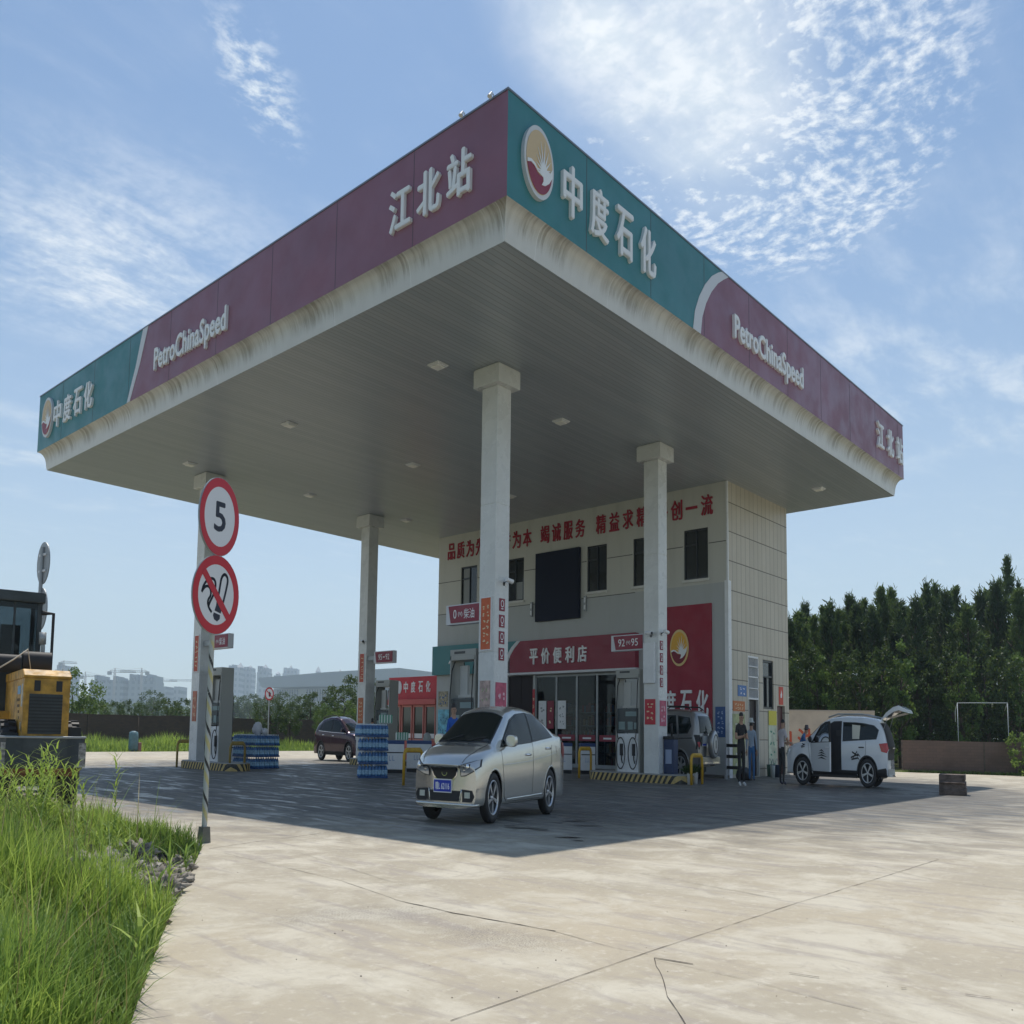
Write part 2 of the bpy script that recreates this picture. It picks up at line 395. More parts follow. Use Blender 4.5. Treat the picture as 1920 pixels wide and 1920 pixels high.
for i, (pp, ww, jj, k) in enumerate(CR):
    ribbon([ground(*p) for p in pp], ww, jj, .004 + .0004 * i, seed=i + 3, m=(M_JOINT if k else M_CRACK))
ribbon([ground(628, 1468), ground(700, 1474), ground(790, 1486)], .05, .004, .005, 'parking_line', M_PAINT, 4)
ribbon([ground(628, 1470), ground(680, 1465)], .05, .004, .006, 'parking_line', M_PAINT, 5)
rnd = random.Random(40); mb = MB()
for _ in range(55):                                  # loose grit and small stones on the slab
    g = ground(rnd.uniform(330, 1900), rnd.uniform(1600, 1915) if rnd.random() < .75 else rnd.uniform(1700, 1760)); s_ = rnd.uniform(.0025, .0065)
    Mx = Matrix.Translation((g.x, g.y, s_ * .5)) @ Matrix.Rotation(rnd.uniform(0, 6), 4, 'Z') @ Matrix.Diagonal((s_ * rnd.uniform(.7, 1.6), s_, s_ * rnd.uniform(.6, 1.2), 1))
    mb.add([(1, 0, 0), (-1, .2, 0), (0, 1, .1), (.1, -1, 0), (0, 0, 1), (.1, 0, -1)], [(0, 2, 4), (2, 1, 4), (1, 3, 4), (3, 0, 4), (2, 0, 5), (1, 2, 5), (3, 1, 5), (0, 3, 5)], Mx, mi=rnd.randrange(2))
tag(mb.build('grit', [mat('grit_dark', (.08, .07, .06), .9), mat('grit_brown', (.20, .16, .12), .9)]), 'loose grit and small stones scattered over the sunlit concrete', 'gravel', kind='stuff')
# dark drips of oil beside the silver car
mb = MB()
for (x, y, rx, ry) in [(980, 1553, .42, .10), (1012, 1556, .18, .08), (1072, 1540, .30, .06), (1100, 1549, .34, .05), (1066, 1571, .24, .07), (1047, 1543, .15, .05), (955, 1549, .14, .05), (1085, 1577, .1, .05)]:
    g = ground(x, y); rnd = random.Random(x)
    a = -.75
    pl = []
    for k in range(14):
        t = 2 * math.pi * k / 14; q = rnd.uniform(.6, 1.15)
        u, v = rx * q * math.cos(t), ry * q * math.sin(t)
        pl.append((g.x + u * math.cos(a) - v * math.sin(a), g.y + u * math.sin(a) + v * math.cos(a), .0125))
    mb.add(pl, [tuple(range(14))])
tag(mb.build('oil_spots', mat('oil_spot', (.03, .028, .026), .3)), 'dark oil spots on the concrete beside the rear wheel of the silver sedan', 'oil stain', kind='stuff')

# ------------------------------------------------------------------ materials of the station
M_WHITE = mat('white_cladding', (.62, .61, .57), .38, var=.08, vscale=1.2)
M_COLW = mat('column_cladding', (.66, .67, .66), .3, var=.07, vscale=1.0)
M_PURPLE = mat('plum_fascia', (.245, .10, .145), .40, var=.10, vscale=.5, bump=1.0, bscale=.9)
M_TEAL = mat('teal_fascia', (.035, .195, .215), .40, var=.10, vscale=.5, bump=1.0, bscale=.9)
M_LET = mat('white_letter', (.80, .81, .82), .4)
M_MAROON = mat('maroon_panel', (.26, .025, .05), .45, var=.08, vscale=1.2)
M_RED = mat('red_panel', (.50, .022, .04), .45, var=.1, vscale=1.5)
M_DRED = mat('dark_red_letter', (.34, .012, .03), .5)
M_TAN = mat('emblem_tan', (.62, .46, .27), .5)
M_GOLD = mat('emblem_gold', (.78, .42, .05), .5)
M_STRIPE = mat('grey_stripe', (.62, .63, .66), .4)
M_DARK = mat('dark_frame', (.025, .03, .035), .35)
M_GLASS = mat('dark_glass', (.012, .018, .022), .06, spec=.7)
M_BLACK = mat('black_rubber', (.018, .018, .02), .6)
M_GREY = mat('grey_metal', (.33, .35, .36), .42, .3, var=.1)
M_YEL = mat('yellow_paint', (.62, .36, .03), .5, var=.2, vscale=4)
M_ORANGE = mat('orange_banner', (.62, .13, .045), .55, var=.12)
M_PINK = mat('pink_poster', (.55, .10, .17), .5, var=.25, vscale=5)
M_CREAM = mat('cream_print', (.75, .62, .40), .6)
M_BLUE = mat('blue_board', (.03, .09, .26), .45, var=.1)
M_WPLAS = mat('white_plastic', (.74, .75, .76), .35, var=.05)
M_CHROME = mat('chrome', (.75, .76, .78), .12, 1.0)

def ribbed_mat():
    m = bpy.data.materials.new('soffit_strips'); m.use_nodes = True
    t = NT(m.node_tree); b = t.n['Principled BSDF']; tc = t.node('ShaderNodeTexCoord').outputs['Object']
    s = t.node('ShaderNodeSeparateXYZ', {0: tc}).outputs
    fr = t.math('FRACT', t.math('DIVIDE', s[1], .17))
    groove = t.math('MULTIPLY', t.ramp(fr, .0, .06, 0, 1), t.ramp(fr, .94, 1.0, 1, 0))
    strip = t.math('FLOOR', t.math('DIVIDE', s[1], .17)); seam = t.math('FLOOR', t.math('DIVIDE', t.math('ADD', s[0], t.math('MULTIPLY', strip, 1.7)), 6.0))
    wn = t.node('ShaderNodeTexWhiteNoise', {'Vector': t.node('ShaderNodeCombineXYZ', {0: strip, 1: seam}).outputs[0]})
    c = t.mix(groove, (.15, .15, .15), t.mix(wn.outputs[0], (.345, .39, .43), (.40, .44, .475)))
    t.l.new(c, b.inputs['Base Color']); b.inputs['Roughness'].default_value = .33; b.inputs['Metallic'].default_value = .15
    bn = t.node('ShaderNodeBump', {'Height': groove, 'Strength': .7}); bn.inputs['Distance'].default_value = .02
    t.l.new(bn.outputs[0], b.inputs['Normal'])
    return m
def cove_mat(name, axis):
    """white sheet-metal cove, with rain streaks running down from the fascia and seams every few metres"""
    m = bpy.data.materials.new(name); m.use_nodes = True
    t = NT(m.node_tree); b = t.n['Principled BSDF']; tc = t.node('ShaderNodeTexCoord').outputs['Object']
    s = t.node('ShaderNodeSeparateXYZ', {0: tc}).outputs
    L = s[axis]
    v = t.node('ShaderNodeCombineXYZ', {0: t.math('MULTIPLY', L, 5.5), 1: t.math('MULTIPLY', s[2], .5)}).outputs[0]
    v2 = t.node('ShaderNodeCombineXYZ', {0: t.math('MULTIPLY', L, .55), 1: 3.0}).outputs[0]
    st = t.math('ADD', t.math('MULTIPLY', t.noise(v, 1.0, 6, .75), .62), t.math('MULTIPLY', t.noise(v, .19, 4, .7), .38)); gate = t.noise(v2, 1.0, 5, .65)
    reach = t.math('SUBTRACT', 13.66, t.math('ADD', .16, t.math('MULTIPLY', st, .75)))
    down = t.ramp(t.math('SUBTRACT', s[2], reach), -.12, .30, 0, 1)
    dirt = t.math('MULTIPLY', t.math('MULTIPLY', t.ramp(st, .40, .62, .15, 1), down), t.ramp(gate, .36, .62, .12, 1))
    c = t.mix(t.math('MULTIPLY', dirt, 1.0), t.mix(t.noise(v, .3, 3), (.56, .555, .53), (.66, .655, .63)), t.mix(st, (.085, .075, .055), (.27, .23, .17)))
    fr = t.math('FRACT', t.math('DIVIDE', L, 3.05)); seam = t.ramp(fr, .0, .012, 1, 0)
    c = t.mix(t.math('MULTIPLY', seam, .55), c, (.8, .8, .8))
    t.l.new(c, b.inputs['Base Color']); b.inputs['Roughness'].default_value = .36
    bn = t.node('ShaderNodeBump', {'Height': t.noise(v2, 2.0, 3), 'Strength': .25}); bn.inputs['Distance'].default_value = .15
    t.l.new(bn.outputs[0], b.inputs['Normal'])
    return m
M_SOFFIT = ribbed_mat()

# ------------------------------------------------------------------ canopy
NX, NY, CA, CB, ZSF, ZFB, ZFT, CE = 13.843, 11.86, 28.2, 26.93, 12.864, 13.655, 16.153, .326
X1, Y1 = NX + CA, NY + CB
canopy = empty('petrol_canopy', (NX, NY, 0), label='huge flat filling station canopy with plum and teal fascia and streaked white cove', cat='canopy')
canopy.location = (0, 0, 0)
mb = MB(); mb.add([(NX + CE, NY + CE, ZSF), (X1 - CE, NY + CE, ZSF), (X1 - CE, Y1 - CE, ZSF), (NX + CE, Y1 - CE, ZSF)], [(0, 3, 2, 1)])
mb.build('soffit', M_SOFFIT, canopy)
mb = MB(); mb.bb((NX + .2, NY + .2, ZFB + .9), (X1 - .2, Y1 - .2, ZFB + 1.05)); mb.build('roof_deck', M_GREY, canopy)
cove_prof = [(0.0, ZFB), (.05, ZFB - .015), (.13, ZFB - .06), (.2, ZFB - .16), (.255, ZFB - .3), (.29, ZFB - .48), (.30, ZFB - .62), (CE, ZSF)]
corners = [((NX, NY), (1, 1)), ((X1, NY), (-1, 1)), ((X1, Y1), (-1, -1)), ((NX, Y1), (1, -1))]
for k in range(4):
    (ca, sa), (cb, sb) = corners[k], corners[(k + 1) % 4]
    L = [(ca[0] + sa[0] * d, ca[1] + sa[1] * d, z) for d, z in cove_prof]; Q = [(cb[0] + sb[0] * d, cb[1] + sb[1] * d, z) for d, z in cove_prof]
    n = len(L); mb = MB(); mb.add(L + Q, [(i, i + 1, n + i + 1, n + i) for i in range(n - 1)], smooth=True)
    mb.build('cove', cove_mat('streaked_cove_%d' % k, k % 2), canopy)
# fascia towards the right (faces -Y): teal, white curve, plum
FR = frame_my(NY); FL = frame_mx(NX)
cur = [(22.30, ZFB), (22.42, 14.25), (22.68, 14.78), (23.05, 15.30), (23.5, 15.75), (23.9, 16.02), (24.15, ZFT)]
cur2 = [(22.76, ZFB), (22.86, 14.2), (23.1, 14.72), (23.45, 15.22), (23.88, 15.66), (24.25, 15.93), (24.6, ZFT)]
T0, T1 = -.12, 0.0
mb = MB(); mb.prism([(NX + .002, ZFB), *cur, (NX + .002, ZFT)], FR, T0, T1); mb.build('fascia_panel', M_TEAL, canopy)
mb = MB(); mb.prism(cur + cur2[::-1], FR, T0, T1 + .012); mb.build('curved_stripe', M_STRIPE, canopy)
mb = MB(); mb.prism([*cur2[::-1], (X1, ZFB), (X1, ZFT)][::-1], FR, T0, T1); mb.build('fascia_panel', M_PURPLE, canopy)
# fascia towards the left (faces -X); u = -Y
def uy(y): return -y
s0 = [(-30.22, ZFB), (-29.62, 14.9), (-29.18, ZFT)]; s1 = [(-29.98, ZFB), (-29.3, 14.9), (-28.78, ZFT)]
mb = MB(); mb.prism([(-Y1, ZFB), *s0, (-Y1, ZFT)], FL, T0, T1); mb.build('fascia_panel', M_TEAL, canopy)
mb = MB(); mb.prism(s0 + s1[::-1], FL, T0, T1 + .012); mb.build('curved_stripe', M_STRIPE, canopy)
mb = MB(); mb.prism([*s1, (-NY - .13, ZFT), (-NY - .13, ZFB)], FL, T0, T1)
mb.prism([(-NY - .13, ZFB), (-NY, ZFB), (-NY, ZFT), (-NY - .13, ZFT)], FL, -.002, T1); mb.build('fascia_panel', M_PURPLE, canopy)
mb = MB(); mb.bb((NX + .13, Y1 - .12, ZFB), (X1 - .13, Y1, ZFT)); mb.build('fascia_panel', M_PURPLE, canopy)
mb = MB(); mb.bb((X1 - .12, NY + .13, ZFB), (X1, Y1, ZFT)); mb.build('fascia_panel', M_PURPLE, canopy)
mb = MB()                                            # folded sheet capping along the top edges
mb.bb((NX - .02, NY - .02, ZFT), (X1 + .02, NY + .2, ZFT + .05)); mb.bb((NX - .02, NY + .2, ZFT), (NX + .2, Y1 + .02, ZFT + .05)); mb.build('edge_capping', mat('cap_metal', (.20, .22, .26), .4, .4), canopy)
mb = MB()                                            # hairline sheet joints
for x in np.arange(NX + 3.05, X1, 3.05): mb.prism(rect(x, x + .018, ZFB, ZFT), FR, 0, .003)
for y in np.arange(NY + 3.05, Y1, 3.05): mb.prism(rect(-y, -y + .018, ZFB, ZFT), FL, 0, .003)
mb.build('sheet_joint', mat('joint_dark', (.09, .07, .085), .6), canopy)

def emblem(F, cu, cv, ru, rv, base, parent, top, bottom, th=.10, white=None):
    """round badge: pale rim, coloured sky, rays over a curling wave"""
    white = white or M_STRIPE
    e = MB(); e.prism(circle(cu, cv, ru, rv, 48), F, base, base + th); rim = e.build('emblem', white, parent)
    S = lambda x, y: (cu + x * ru, cv + y * rv)
    disc = MB(); disc.prism([S(.87 * math.cos(R(a)), .87 * math.sin(R(a))) for a in range(0, 360, 8)], F, base + th, base + th + .012); disc.build('badge_sky', top, rim)
    low = MB(); pl = [S(-.845, -.20), S(-.6, -.16), S(-.4, -.19), S(-.15, -.33), S(.05, -.36), S(.28, -.28), S(.45, -.36), S(.62, -.3), S(.845, -.12)] + [S(.865 * math.cos(R(a)), .865 * math.sin(R(a))) for a in range(-9, -168, -8)]
    low.prism(pl, F, base + th + .012, base + th + .02); low.build('badge_wave', bottom, rim)
    b = MB(); d0, d1 = base + th + .02, base + th + .03
    c0 = (.26, -.2)
    for a, l in [(20, .5), (42, .62), (64, .74), (86, .86), (106, .82), (126, .72), (146, .62), (166, .56), (184, .5)]:
        ca, sa = math.cos(R(a)), math.sin(R(a)); wv = .05
        b.prism([S(c0[0] - sa * wv, c0[1] + ca * wv), S(c0[0] + sa * wv, c0[1] - ca * wv), S(c0[0] + ca * l, c0[1] + sa * l)], F, d0, d1)
    b.prism([S(*p) for p in [(-.845, -.14), (-.6, -.09), (-.35, -.13), (-.1, -.27), (.02, -.25), (.06, -.12), (.18, -.02), (.36, -.02), (.5, -.12), (.7, -.1), (.86, .06), (.84, -.2), (.62, -.42), (.36, -.56), (.12, -.6), (.24, -.46), (.22, -.36), (.05, -.33), (-.15, -.3), (-.4, -.2), (-.6, -.17), (-.845, -.24)]], F, d0 + .001, d1 + .002)
    b.build('badge_rays', M_LET, rim)
    return rim
emblem(FR, 14.87, 14.9, .55, .87, 0, canopy, M_TAN, M_MAROON)
emblem(FL, -37.63, 14.92, .55, .87, 0, canopy, M_TAN, M_MAROON)
mb = MB(); put_chars(mb, '中度石化', FR, 15.82, 20.1, 14.16, 15.52, 0, .09, .80, .035); mb.build('lettering', M_LET, canopy)
mb = MB(); put_text(mb, 'PetroChinaSpeed', FR, 24.6, 30.55, 14.0, 15.08, 0, .09, .05); mb.build('lettering', M_LET, canopy)
mb = MB(); put_chars(mb, '江北站', FR, 38.3, 41.75, 14.2, 15.42, 0, .09, .86, .035); mb.build('lettering', M_LET, canopy)
mb = MB(); put_chars(mb, '中度石化', FL, -36.95, -33.15, 14.25, 15.42, 0, .09, .78, .035); mb.build('lettering', M_LET, canopy)
mb = MB(); put_text(mb, 'PetroChinaSpeed', FL, -28.3, -23.15, 13.98, 15.1, 0, .09, .05); mb.build('lettering', M_LET, canopy)
mb = MB(); put_chars(mb, '江北站', FL, -15.72, -12.88, 14.2, 15.38, 0, .09, .80, .035); mb.build('lettering', M_LET, canopy)

# small floodlights clipped to the top edge
for i, y in enumerate((12.3, 13.2)):
    t = empty('floodlight', (NX, y, ZFT), label=['small white floodlight clipped to the canopy edge right at the near corner', 'small white floodlight on the plum canopy edge, the one farther from the corner'][i], cat='floodlight', group='small floodlights on the canopy edge')
    m1 = MB(); m1.tube([(.05, 0, .0), (-.01, 0, .12), (-.06, 0, .13)], .01); m1.build('bracket', M_GREY, t)
    m1 = MB(); m1.cyl((-.06, 0, .12), (-.12, .01, .0), .03, .055); m1.build('lamp_head', M_WPLAS, t)
# ceiling lights
proto = None; li = 0
LX, LY = (17.85, 24.1, 30.38, 38.3), (14.3, 17.96, 25.6, 32.7)
where = {(0, 1): 'between the near edge and the tall front column', (0, 2): 'near the left canopy edge, halfway along', (1, 1): 'right of the capital of the front column', (1, 2): 'at the middle of the soffit', (1, 3): 'above the rear lane, left of the small pillar', (2, 3): 'above the dark car near the rear column', (3, 0): 'close to the far right corner of the canopy', (0, 3): 'near the far left corner above the speed sign', (2, 2): 'in front of the red slogan on the building', (2, 1): 'behind the capital of the second column'}
for (i, j), wh in where.items():
    lab = 'recessed square soffit lamp ' + wh
    if proto is None:
        proto = empty('ceiling_light', (0, 0, ZSF), label=lab, cat='ceiling light', group='lamps in the canopy soffit')
        m1 = MB(); m1.box((0, 0, -.02), (.46, .46, .04)); m1.box((0, 0, -.055), (.38, .38, .03)); m1.build('frame', M_WPLAS, proto)
        m1 = MB(); m1.prism(rect(-.15, .15, -.15, .15), Matrix.Identity(4), -.10, -.072); m1.build('diffuser', mat('diffuser', (.85, .85, .8), .3), proto)
        o = proto
    else: o = dup(proto, label=lab)
    o.location = (LX[i], LY[j], ZSF)

# ------------------------------------------------------------------ columns
CX, CY, CDX, CDY, CW, CAPW = 19.379, 16.897, 9.36, 16.777, .631, 1.024
cols = {}
for key, (x, y, lab) in dict(a=(CX, CY, 'tall white square column behind the silver sedan with orange banner'), b=(CX + CDX, CY, 'white square column beside the grey off-road car'), c=(CX, CY + CDY, 'white square column behind the speed limit sign post'), d=(CX + CDX, CY + CDY, 'white square column beside the dark purple car')).items():
    t = empty('canopy_column', (x, y, 0), label=lab, cat='column', group='columns carrying the canopy')
    mb = MB(); h = CW / 2
    mb.bb((-h, -h, .0), (h, h, 4.1)); mb.bb((-h, -h, 4.112), (h, h, 8.6)); mb.bb((-h, -h, 8.612), (h, h, ZSF - .62)); mb.bb((-h + .01, -h + .01, 0), (h - .01, h - .01, ZSF - .6))
    mb.build('shaft', M_COLW, t, bevel=.02)
    mb = MB(); k = CAPW / 2; mb.bb((-k, -k, ZSF - .60), (k, k, ZSF - .035)); mb.bb((-k + .03, -k + .03, ZSF - .04), (k - .03, k - .03, ZSF)); mb.build('capital', M_COLW, t, bevel=.012)
    cols[key] = t
# ------------------------------------------------------------------ station building
BX, BY0, BY1, BX1 = 34.58, 16.81, 34.37, 40.84
FB, FS = frame_mx(BX), frame_my(BY0)
bld = empty('station_building', (0, 0, 0), label='two storey cream station building with red slogan and shop under the canopy', cat='building')
def holed_wall(mb, F, u0, u1, v0, v1, holes, depth):
    us = sorted({u0, u1, *[h[0] for h in holes], *[h[1] for h in holes]}); vs_ = sorted({v0, v1, *[h[2] for h in holes], *[h[3] for h in holes]})
    for a, b in zip(us[:-1], us[1:]):
        for c, d in zip(vs_[:-1], vs_[1:]):
            if any(h[0] <= (a + b) / 2 <= h[1] and h[2] <= (c + d) / 2 <= h[3] for h in holes): continue
            mb.add([(a, c, 0), (b, c, 0), (b, d, 0), (a, d, 0)], [(0, 1, 2, 3)], F)
    for a, b, c, d in holes:
        p = [(a, c), (b, c), (b, d), (a, d)]
        for (q, r) in zip(p, p[1:] + p[:1]): mb.add([(*q, 0), (*q, -depth), (*r, -depth), (*r, 0)], [(0, 1, 2, 3)], F)
def front_mat():
    m = bpy.data.materials.new('cream_front_render'); m.use_nodes = True
    t = NT(m.node_tree); b = t.n['Principled BSDF']; tc = t.node('ShaderNodeTexCoord').outputs['Object']
    s = t.node('ShaderNodeSeparateXYZ', {0: tc}).outputs
    up = t.math('GREATER_THAN', s[2], 8.42)
    st = t.noise(t.node('ShaderNodeCombineXYZ', {0: t.math('MULTIPLY', s[1], 2.0), 1: t.math('MULTIPLY', s[2], .25)}).outputs[0], 1.0, 5, .6)
    c = t.mix(up, (.45, .465, .46), (.555, .55, .50))
    c = t.mix(t.math('MULTIPLY', t.ramp(st, .45, .75), .3), c, (.36, .36, .33))
    t.l.new(c, b.inputs['Base Color']); b.inputs['Roughness'].default_value = .6
    return m
def tile_mat():
    m = bpy.data.materials.new('beige_side_tiles'); m.use_nodes = True
    t = NT(m.node_tree); b = t.n['Principled BSDF']; tc = t.node('ShaderNodeTexCoord').outputs['Object']
    s = t.node('ShaderNodeSeparateXYZ', {0: tc}).outputs
    fx = t.math('FRACT', t.math('DIVIDE', t.math('SUBTRACT', s[0], 34.58), .43)); fz = t.math('FRACT', t.math('DIVIDE', t.math('SUBTRACT', s[2], .34), 1.288))
    gv = t.math('MULTIPLY', t.ramp(fx, .02, .06, 0, 1), t.ramp(fx, .96, 1, 1, 0)); gh = t.math('MULTIPLY', t.ramp(fz, .012, .03, 0, 1), t.ramp(fz, .98, .995, 1, 0))
    wn = t.node('ShaderNodeTexWhiteNoise', {'Vector': t.node('ShaderNodeCombineXYZ', {0: t.math('FLOOR', t.math('DIVIDE', t.math('SUBTRACT', s[0], 34.58), .43)), 1: t.math('FLOOR', t.math('DIVIDE', t.math('SUBTRACT', s[2], .34), 1.288))}).outputs[0]})
    c = t.mix(wn.outputs[0], (.495, .45, .365), (.55, .50, .41))
    c = t.mix(t.ramp(t.noise(tc, 2.0, 4), .4, .7, 0, .25), c, (.46, .40, .31))
    c = t.mix(gv, (.20, .17, .13), c); c = t.mix(gh, (.16, .14, .11), c)
    t.l.new(c, b.inputs['Base Color']); b.inputs['Roughness'].default_value = .45
    bn = t.node('ShaderNodeBump', {'Height': t.math('MULTIPLY', gv, gh), 'Strength': .5}); bn.inputs['Distance'].default_value = .02
    t.l.new(bn.outputs[0], b.inputs['Normal'])
    return m
M_FRONT, M_TILE = front_mat(), tile_mat()
WZ0, WZ1 = 8.68, 10.95
wins = [(-32.61, -31.40), (-29.32, -28.10), (-24.12, -22.97), (-21.51, -20.34), (-18.89, -17.72)]
shop = (-27.27, -22.40, .12, 4.72); sdoor = (-29.1, -27.42, .02, 4.72)
mb = MB(); holed_wall(mb, FB, -BY1, -BY0, 0, ZSF + .3, [(a, b, WZ0, WZ1) for a, b in wins] + [shop, sdoor], .16)
for a, b in ((-BY1, -32.64), (-31.37, -29.35), (-28.07, -27.24), (-24.44, -24.15), (-22.94, -21.54), (-20.31, -18.92), (-17.69, -BY0)):
    mb.prism(rect(a, b, 10.2, 10.24), FB, .0, .004, mi=1)
for a, b in ((-BY1, -27.24), (-24.44, -21.4)): mb.prism(rect(a, b, 8.38, 8.42), FB, .0, .004, mi=1)
mb.build('front_wall', [M_FRONT, mat('wall_groove', (.13, .13, .12), .8)], bld)
sh = [(36.45, 37.5, 0.02, 5.36), (37.98, 39.12, 3.05, 5.30), (39.49, 40.38, .02, 3.24)]
mb = MB(); holed_wall(mb, FS, BX, BX1, 0, ZSF + .3, sh, .18); mb.build('side_wall', M_TILE, bld)
mb = MB(); mb.add([(BX1, BY0, 0), (BX1, BY1, 0), (BX1, BY1, ZSF + .3), (BX1, BY0, ZSF + .3)], [(0, 1, 2, 3)]); mb.add([(BX, BY1, 0), (BX, BY1, ZSF + .3), (BX1, BY1, ZSF + .3), (BX1, BY1, 0)], [(0, 1, 2, 3)]); mb.build('rear_wall', M_TILE, bld)
mb = MB(); mb.bb((BX - .03, BY0 - .03, 0), (BX + .25, BY0 + .14, 8.48)); mb.bb((BX - .012, BY0 - .012, 8.48), (BX + .08, BY0 + .06, ZSF)); mb.build('corner_trim', M_WPLAS, bld)
mb = MB(); mb.prism(rect(-BY1 - .02, -BY0 + .02, 0, .12), FB, .0, .5); mb.build('doorstep', M_CONC, bld)
blind = mat('pale_blind', (.30, .32, .33), .7)
for k, (a, b) in enumerate(wins):
    f = MB(); t_ = .05
    for q in (rect(a, a + t_, WZ0, WZ1), rect(b - t_, b, WZ0, WZ1), rect(a + t_, b - t_, WZ0, WZ0 + .07), rect(a + t_, b - t_, WZ1 - .07, WZ1), rect((a + b) / 2 - .02, (a + b) / 2 + .02, WZ0 + .07, WZ1 - .07), rect(a + t_, (a + b) / 2 - .02, WZ0 + 1.55, WZ0 + 1.62)): f.prism(q, FB, -.14, -.06)
    wn = f.build('window', M_DARK, bld)
    p = MB(); p.prism(rect(a + t_, b - t_, WZ0 + .07, WZ1 - .07), FB, -.135, -.12); p.build('pane', M_GLASS, wn)
    sil = MB(); sil.prism(rect(a - .06, b + .06, WZ0 - .12, WZ0 - .001), FB, .0, .07); sil.build('window_sill', M_WHITE, wn)
    if k < 2:
        bl = MB(); bl.prism(rect(a + .1 + .5 * k, a + .56 + .5 * k, WZ0 + .08, WZ0 + (1.55 if k == 0 else 1.0)), FB, -.118, -.112); 
        if k == 0: bl.prism(rect(a + .1, a + .56, WZ0 + 1.66, WZ1 - .1), FB, -.118, -.112)
        bl.build('blind', blind, wn)
# big dark video screen and the two small wall lamps beside it
s = MB(); s.prism(rect(-27.2, -24.48, 7.44, 10.97), FB, .0, .18); scr = s.build('video_screen', mat('screen_off', (.003, .006, .022), .5, spec=.2), None, bevel=.01)
tag(scr, 'large switched off dark blue video screen on the upper front wall', 'screen')
for i, (u, lab) in enumerate(((-27.52, 'slim grey wall lamp left of the dark video screen'), (-24.18, 'slim grey wall lamp right of the dark video screen'))):
    wl = empty('wall_lamp', (BX, -u, 7.75), label=lab, cat='wall lamp', group='wall lamps beside the screen')
    m1 = MB(); m1.bb((-.10, -.07, 0), (0, .07, .75)); m1.build('housing', M_GREY, wl, bevel=.01)
    m1 = MB(); m1.bb((-.115, -.04, .08), (-.101, .04, .3)); m1.bb((-.115, -.04, .42), (-.101, .04, .67)); m1.build('diffuser', M_WPLAS, wl)
# slogan in dark red letters
for txt, ya, yb in (('品质为先', 33.65, 30.95), ('信誉为本', 30.3, 27.6), ('竭诚服务', 27.0, 24.25), ('精益求精', 23.58, 20.75), ('争创一流', 20.25, 17.47)):
    mb = MB(); put_chars(mb, txt, FB, -ya, -yb, 11.47, 12.42, 0, .05, .56, .025); mb.build('lettering', M_DRED, bld)
# shop sign band
band = MB(); band.prism(rect(-28.7, -21.2, 4.85, 6.48), FB, .0, .34)
bnd = band.build('sign_band', M_MAROON, bld)
b2 = MB(); b2.prism(rect(-BY1 - .06, -29.2, 4.93, 6.55), FB, .0, .34); b2.build('sign_band', M_TEAL, bld)
b3 = MB(); arc = [(-29.2, 4.9), (-29.1, 5.35), (-28.9, 5.8), (-28.6, 6.2), (-28.25, 6.5)]
b3.prism([(-29.22, 4.9), *arc, (-29.22, 6.5)], FB, .0, .345); b3.build('sign_corner', M_TEAL, bnd)
b4 = MB(); b4.prism(arc + [(-28.02, 6.49), (-28.4, 6.12), (-28.68, 5.75), (-28.86, 5.33), (-28.95, 4.9)], FB, .0, .352); b4.build('curved_stripe', M_STRIPE, bnd)
b5 = MB(); b5.prism(rect(-28.9, -21.15, 4.74, 4.85), FB, .0, .36); b5.build('edge_strip', M_STRIPE, bnd)
FBs = frame_mx(BX - .34)
l = MB(); put_chars(l, '平价便利店', FBs, -27.35, -23.85, 5.22, 6.05, 0, .07, .52, .035); l.build('lettering', M_LET, bnd)
l = MB(); put_chars(l, '人文', FBs, -33.1, -32.1, 5.5, 6.1, 0, .05, .42, .03); l.build('lettering', M_LET, bnd)
# shop interior seen through the glass front
rm = MB(); x0, x1 = BX + .165, BX + 3.2
rm.add([(x0, 29.1, .1), (x1, 29.1, .1), (x1, 22.0, .1), (x0, 22.0, .1)], [(3, 2, 1, 0)], mi=1); rm.add([(x1, 29.3, 0), (x1, 29.3, 4.9), (x1, 21.9, 4.9), (x1, 21.9, 0)], [(0, 1, 2, 3)])
rm.add([(x0, 21.9, 0), (x1, 21.9, 0), (x1, 21.9, 4.9), (x0, 21.9, 4.9)], [(0, 1, 2, 3)]); rm.add([(x0, 29.3, 0), (x1, 29.3, 0), (x1, 29.3, 4.9), (x0, 29.3, 4.9)], [(0, 1, 2, 3)]); rm.add([(x0, 29.3, 4.9), (x1, 29.3, 4.9), (x1, 21.9, 4.9), (x0, 21.9, 4.9)], [(0, 1, 2, 3)])
rm.build('shop_room', [mat('shop_wall', (.07, .04, .04), .8, var=.5, vscale=2), mat('shop_floor', (.12, .115, .11), .4)], bld)
def glass_mat():
    m = bpy.data.materials.new('shop_glass'); m.use_nodes = True
    t = NT(m.node_tree); t.n.clear()
    g = t.node('ShaderNodeBsdfGlossy', {'Color': (.8, .85, .9), 'Roughness': .02}); tr = t.node('ShaderNodeBsdfTransparent', {'Color': (.5, .55, .57)})
    fr = t.node('ShaderNodeFresnel', {'IOR': 1.38}); mx = t.node('ShaderNodeMixShader', {0: t.math('MULTIPLY', fr.outputs[0], .8, clamp=True), 1: tr.outputs[0], 2: g.outputs[0]})
    t.node('ShaderNodeOutputMaterial', {'Surface': mx.outputs[0]}); return m
M_SGLASS = glass_mat()
GX = [-27.27, -25.98, -24.74, -23.55, -22.40]
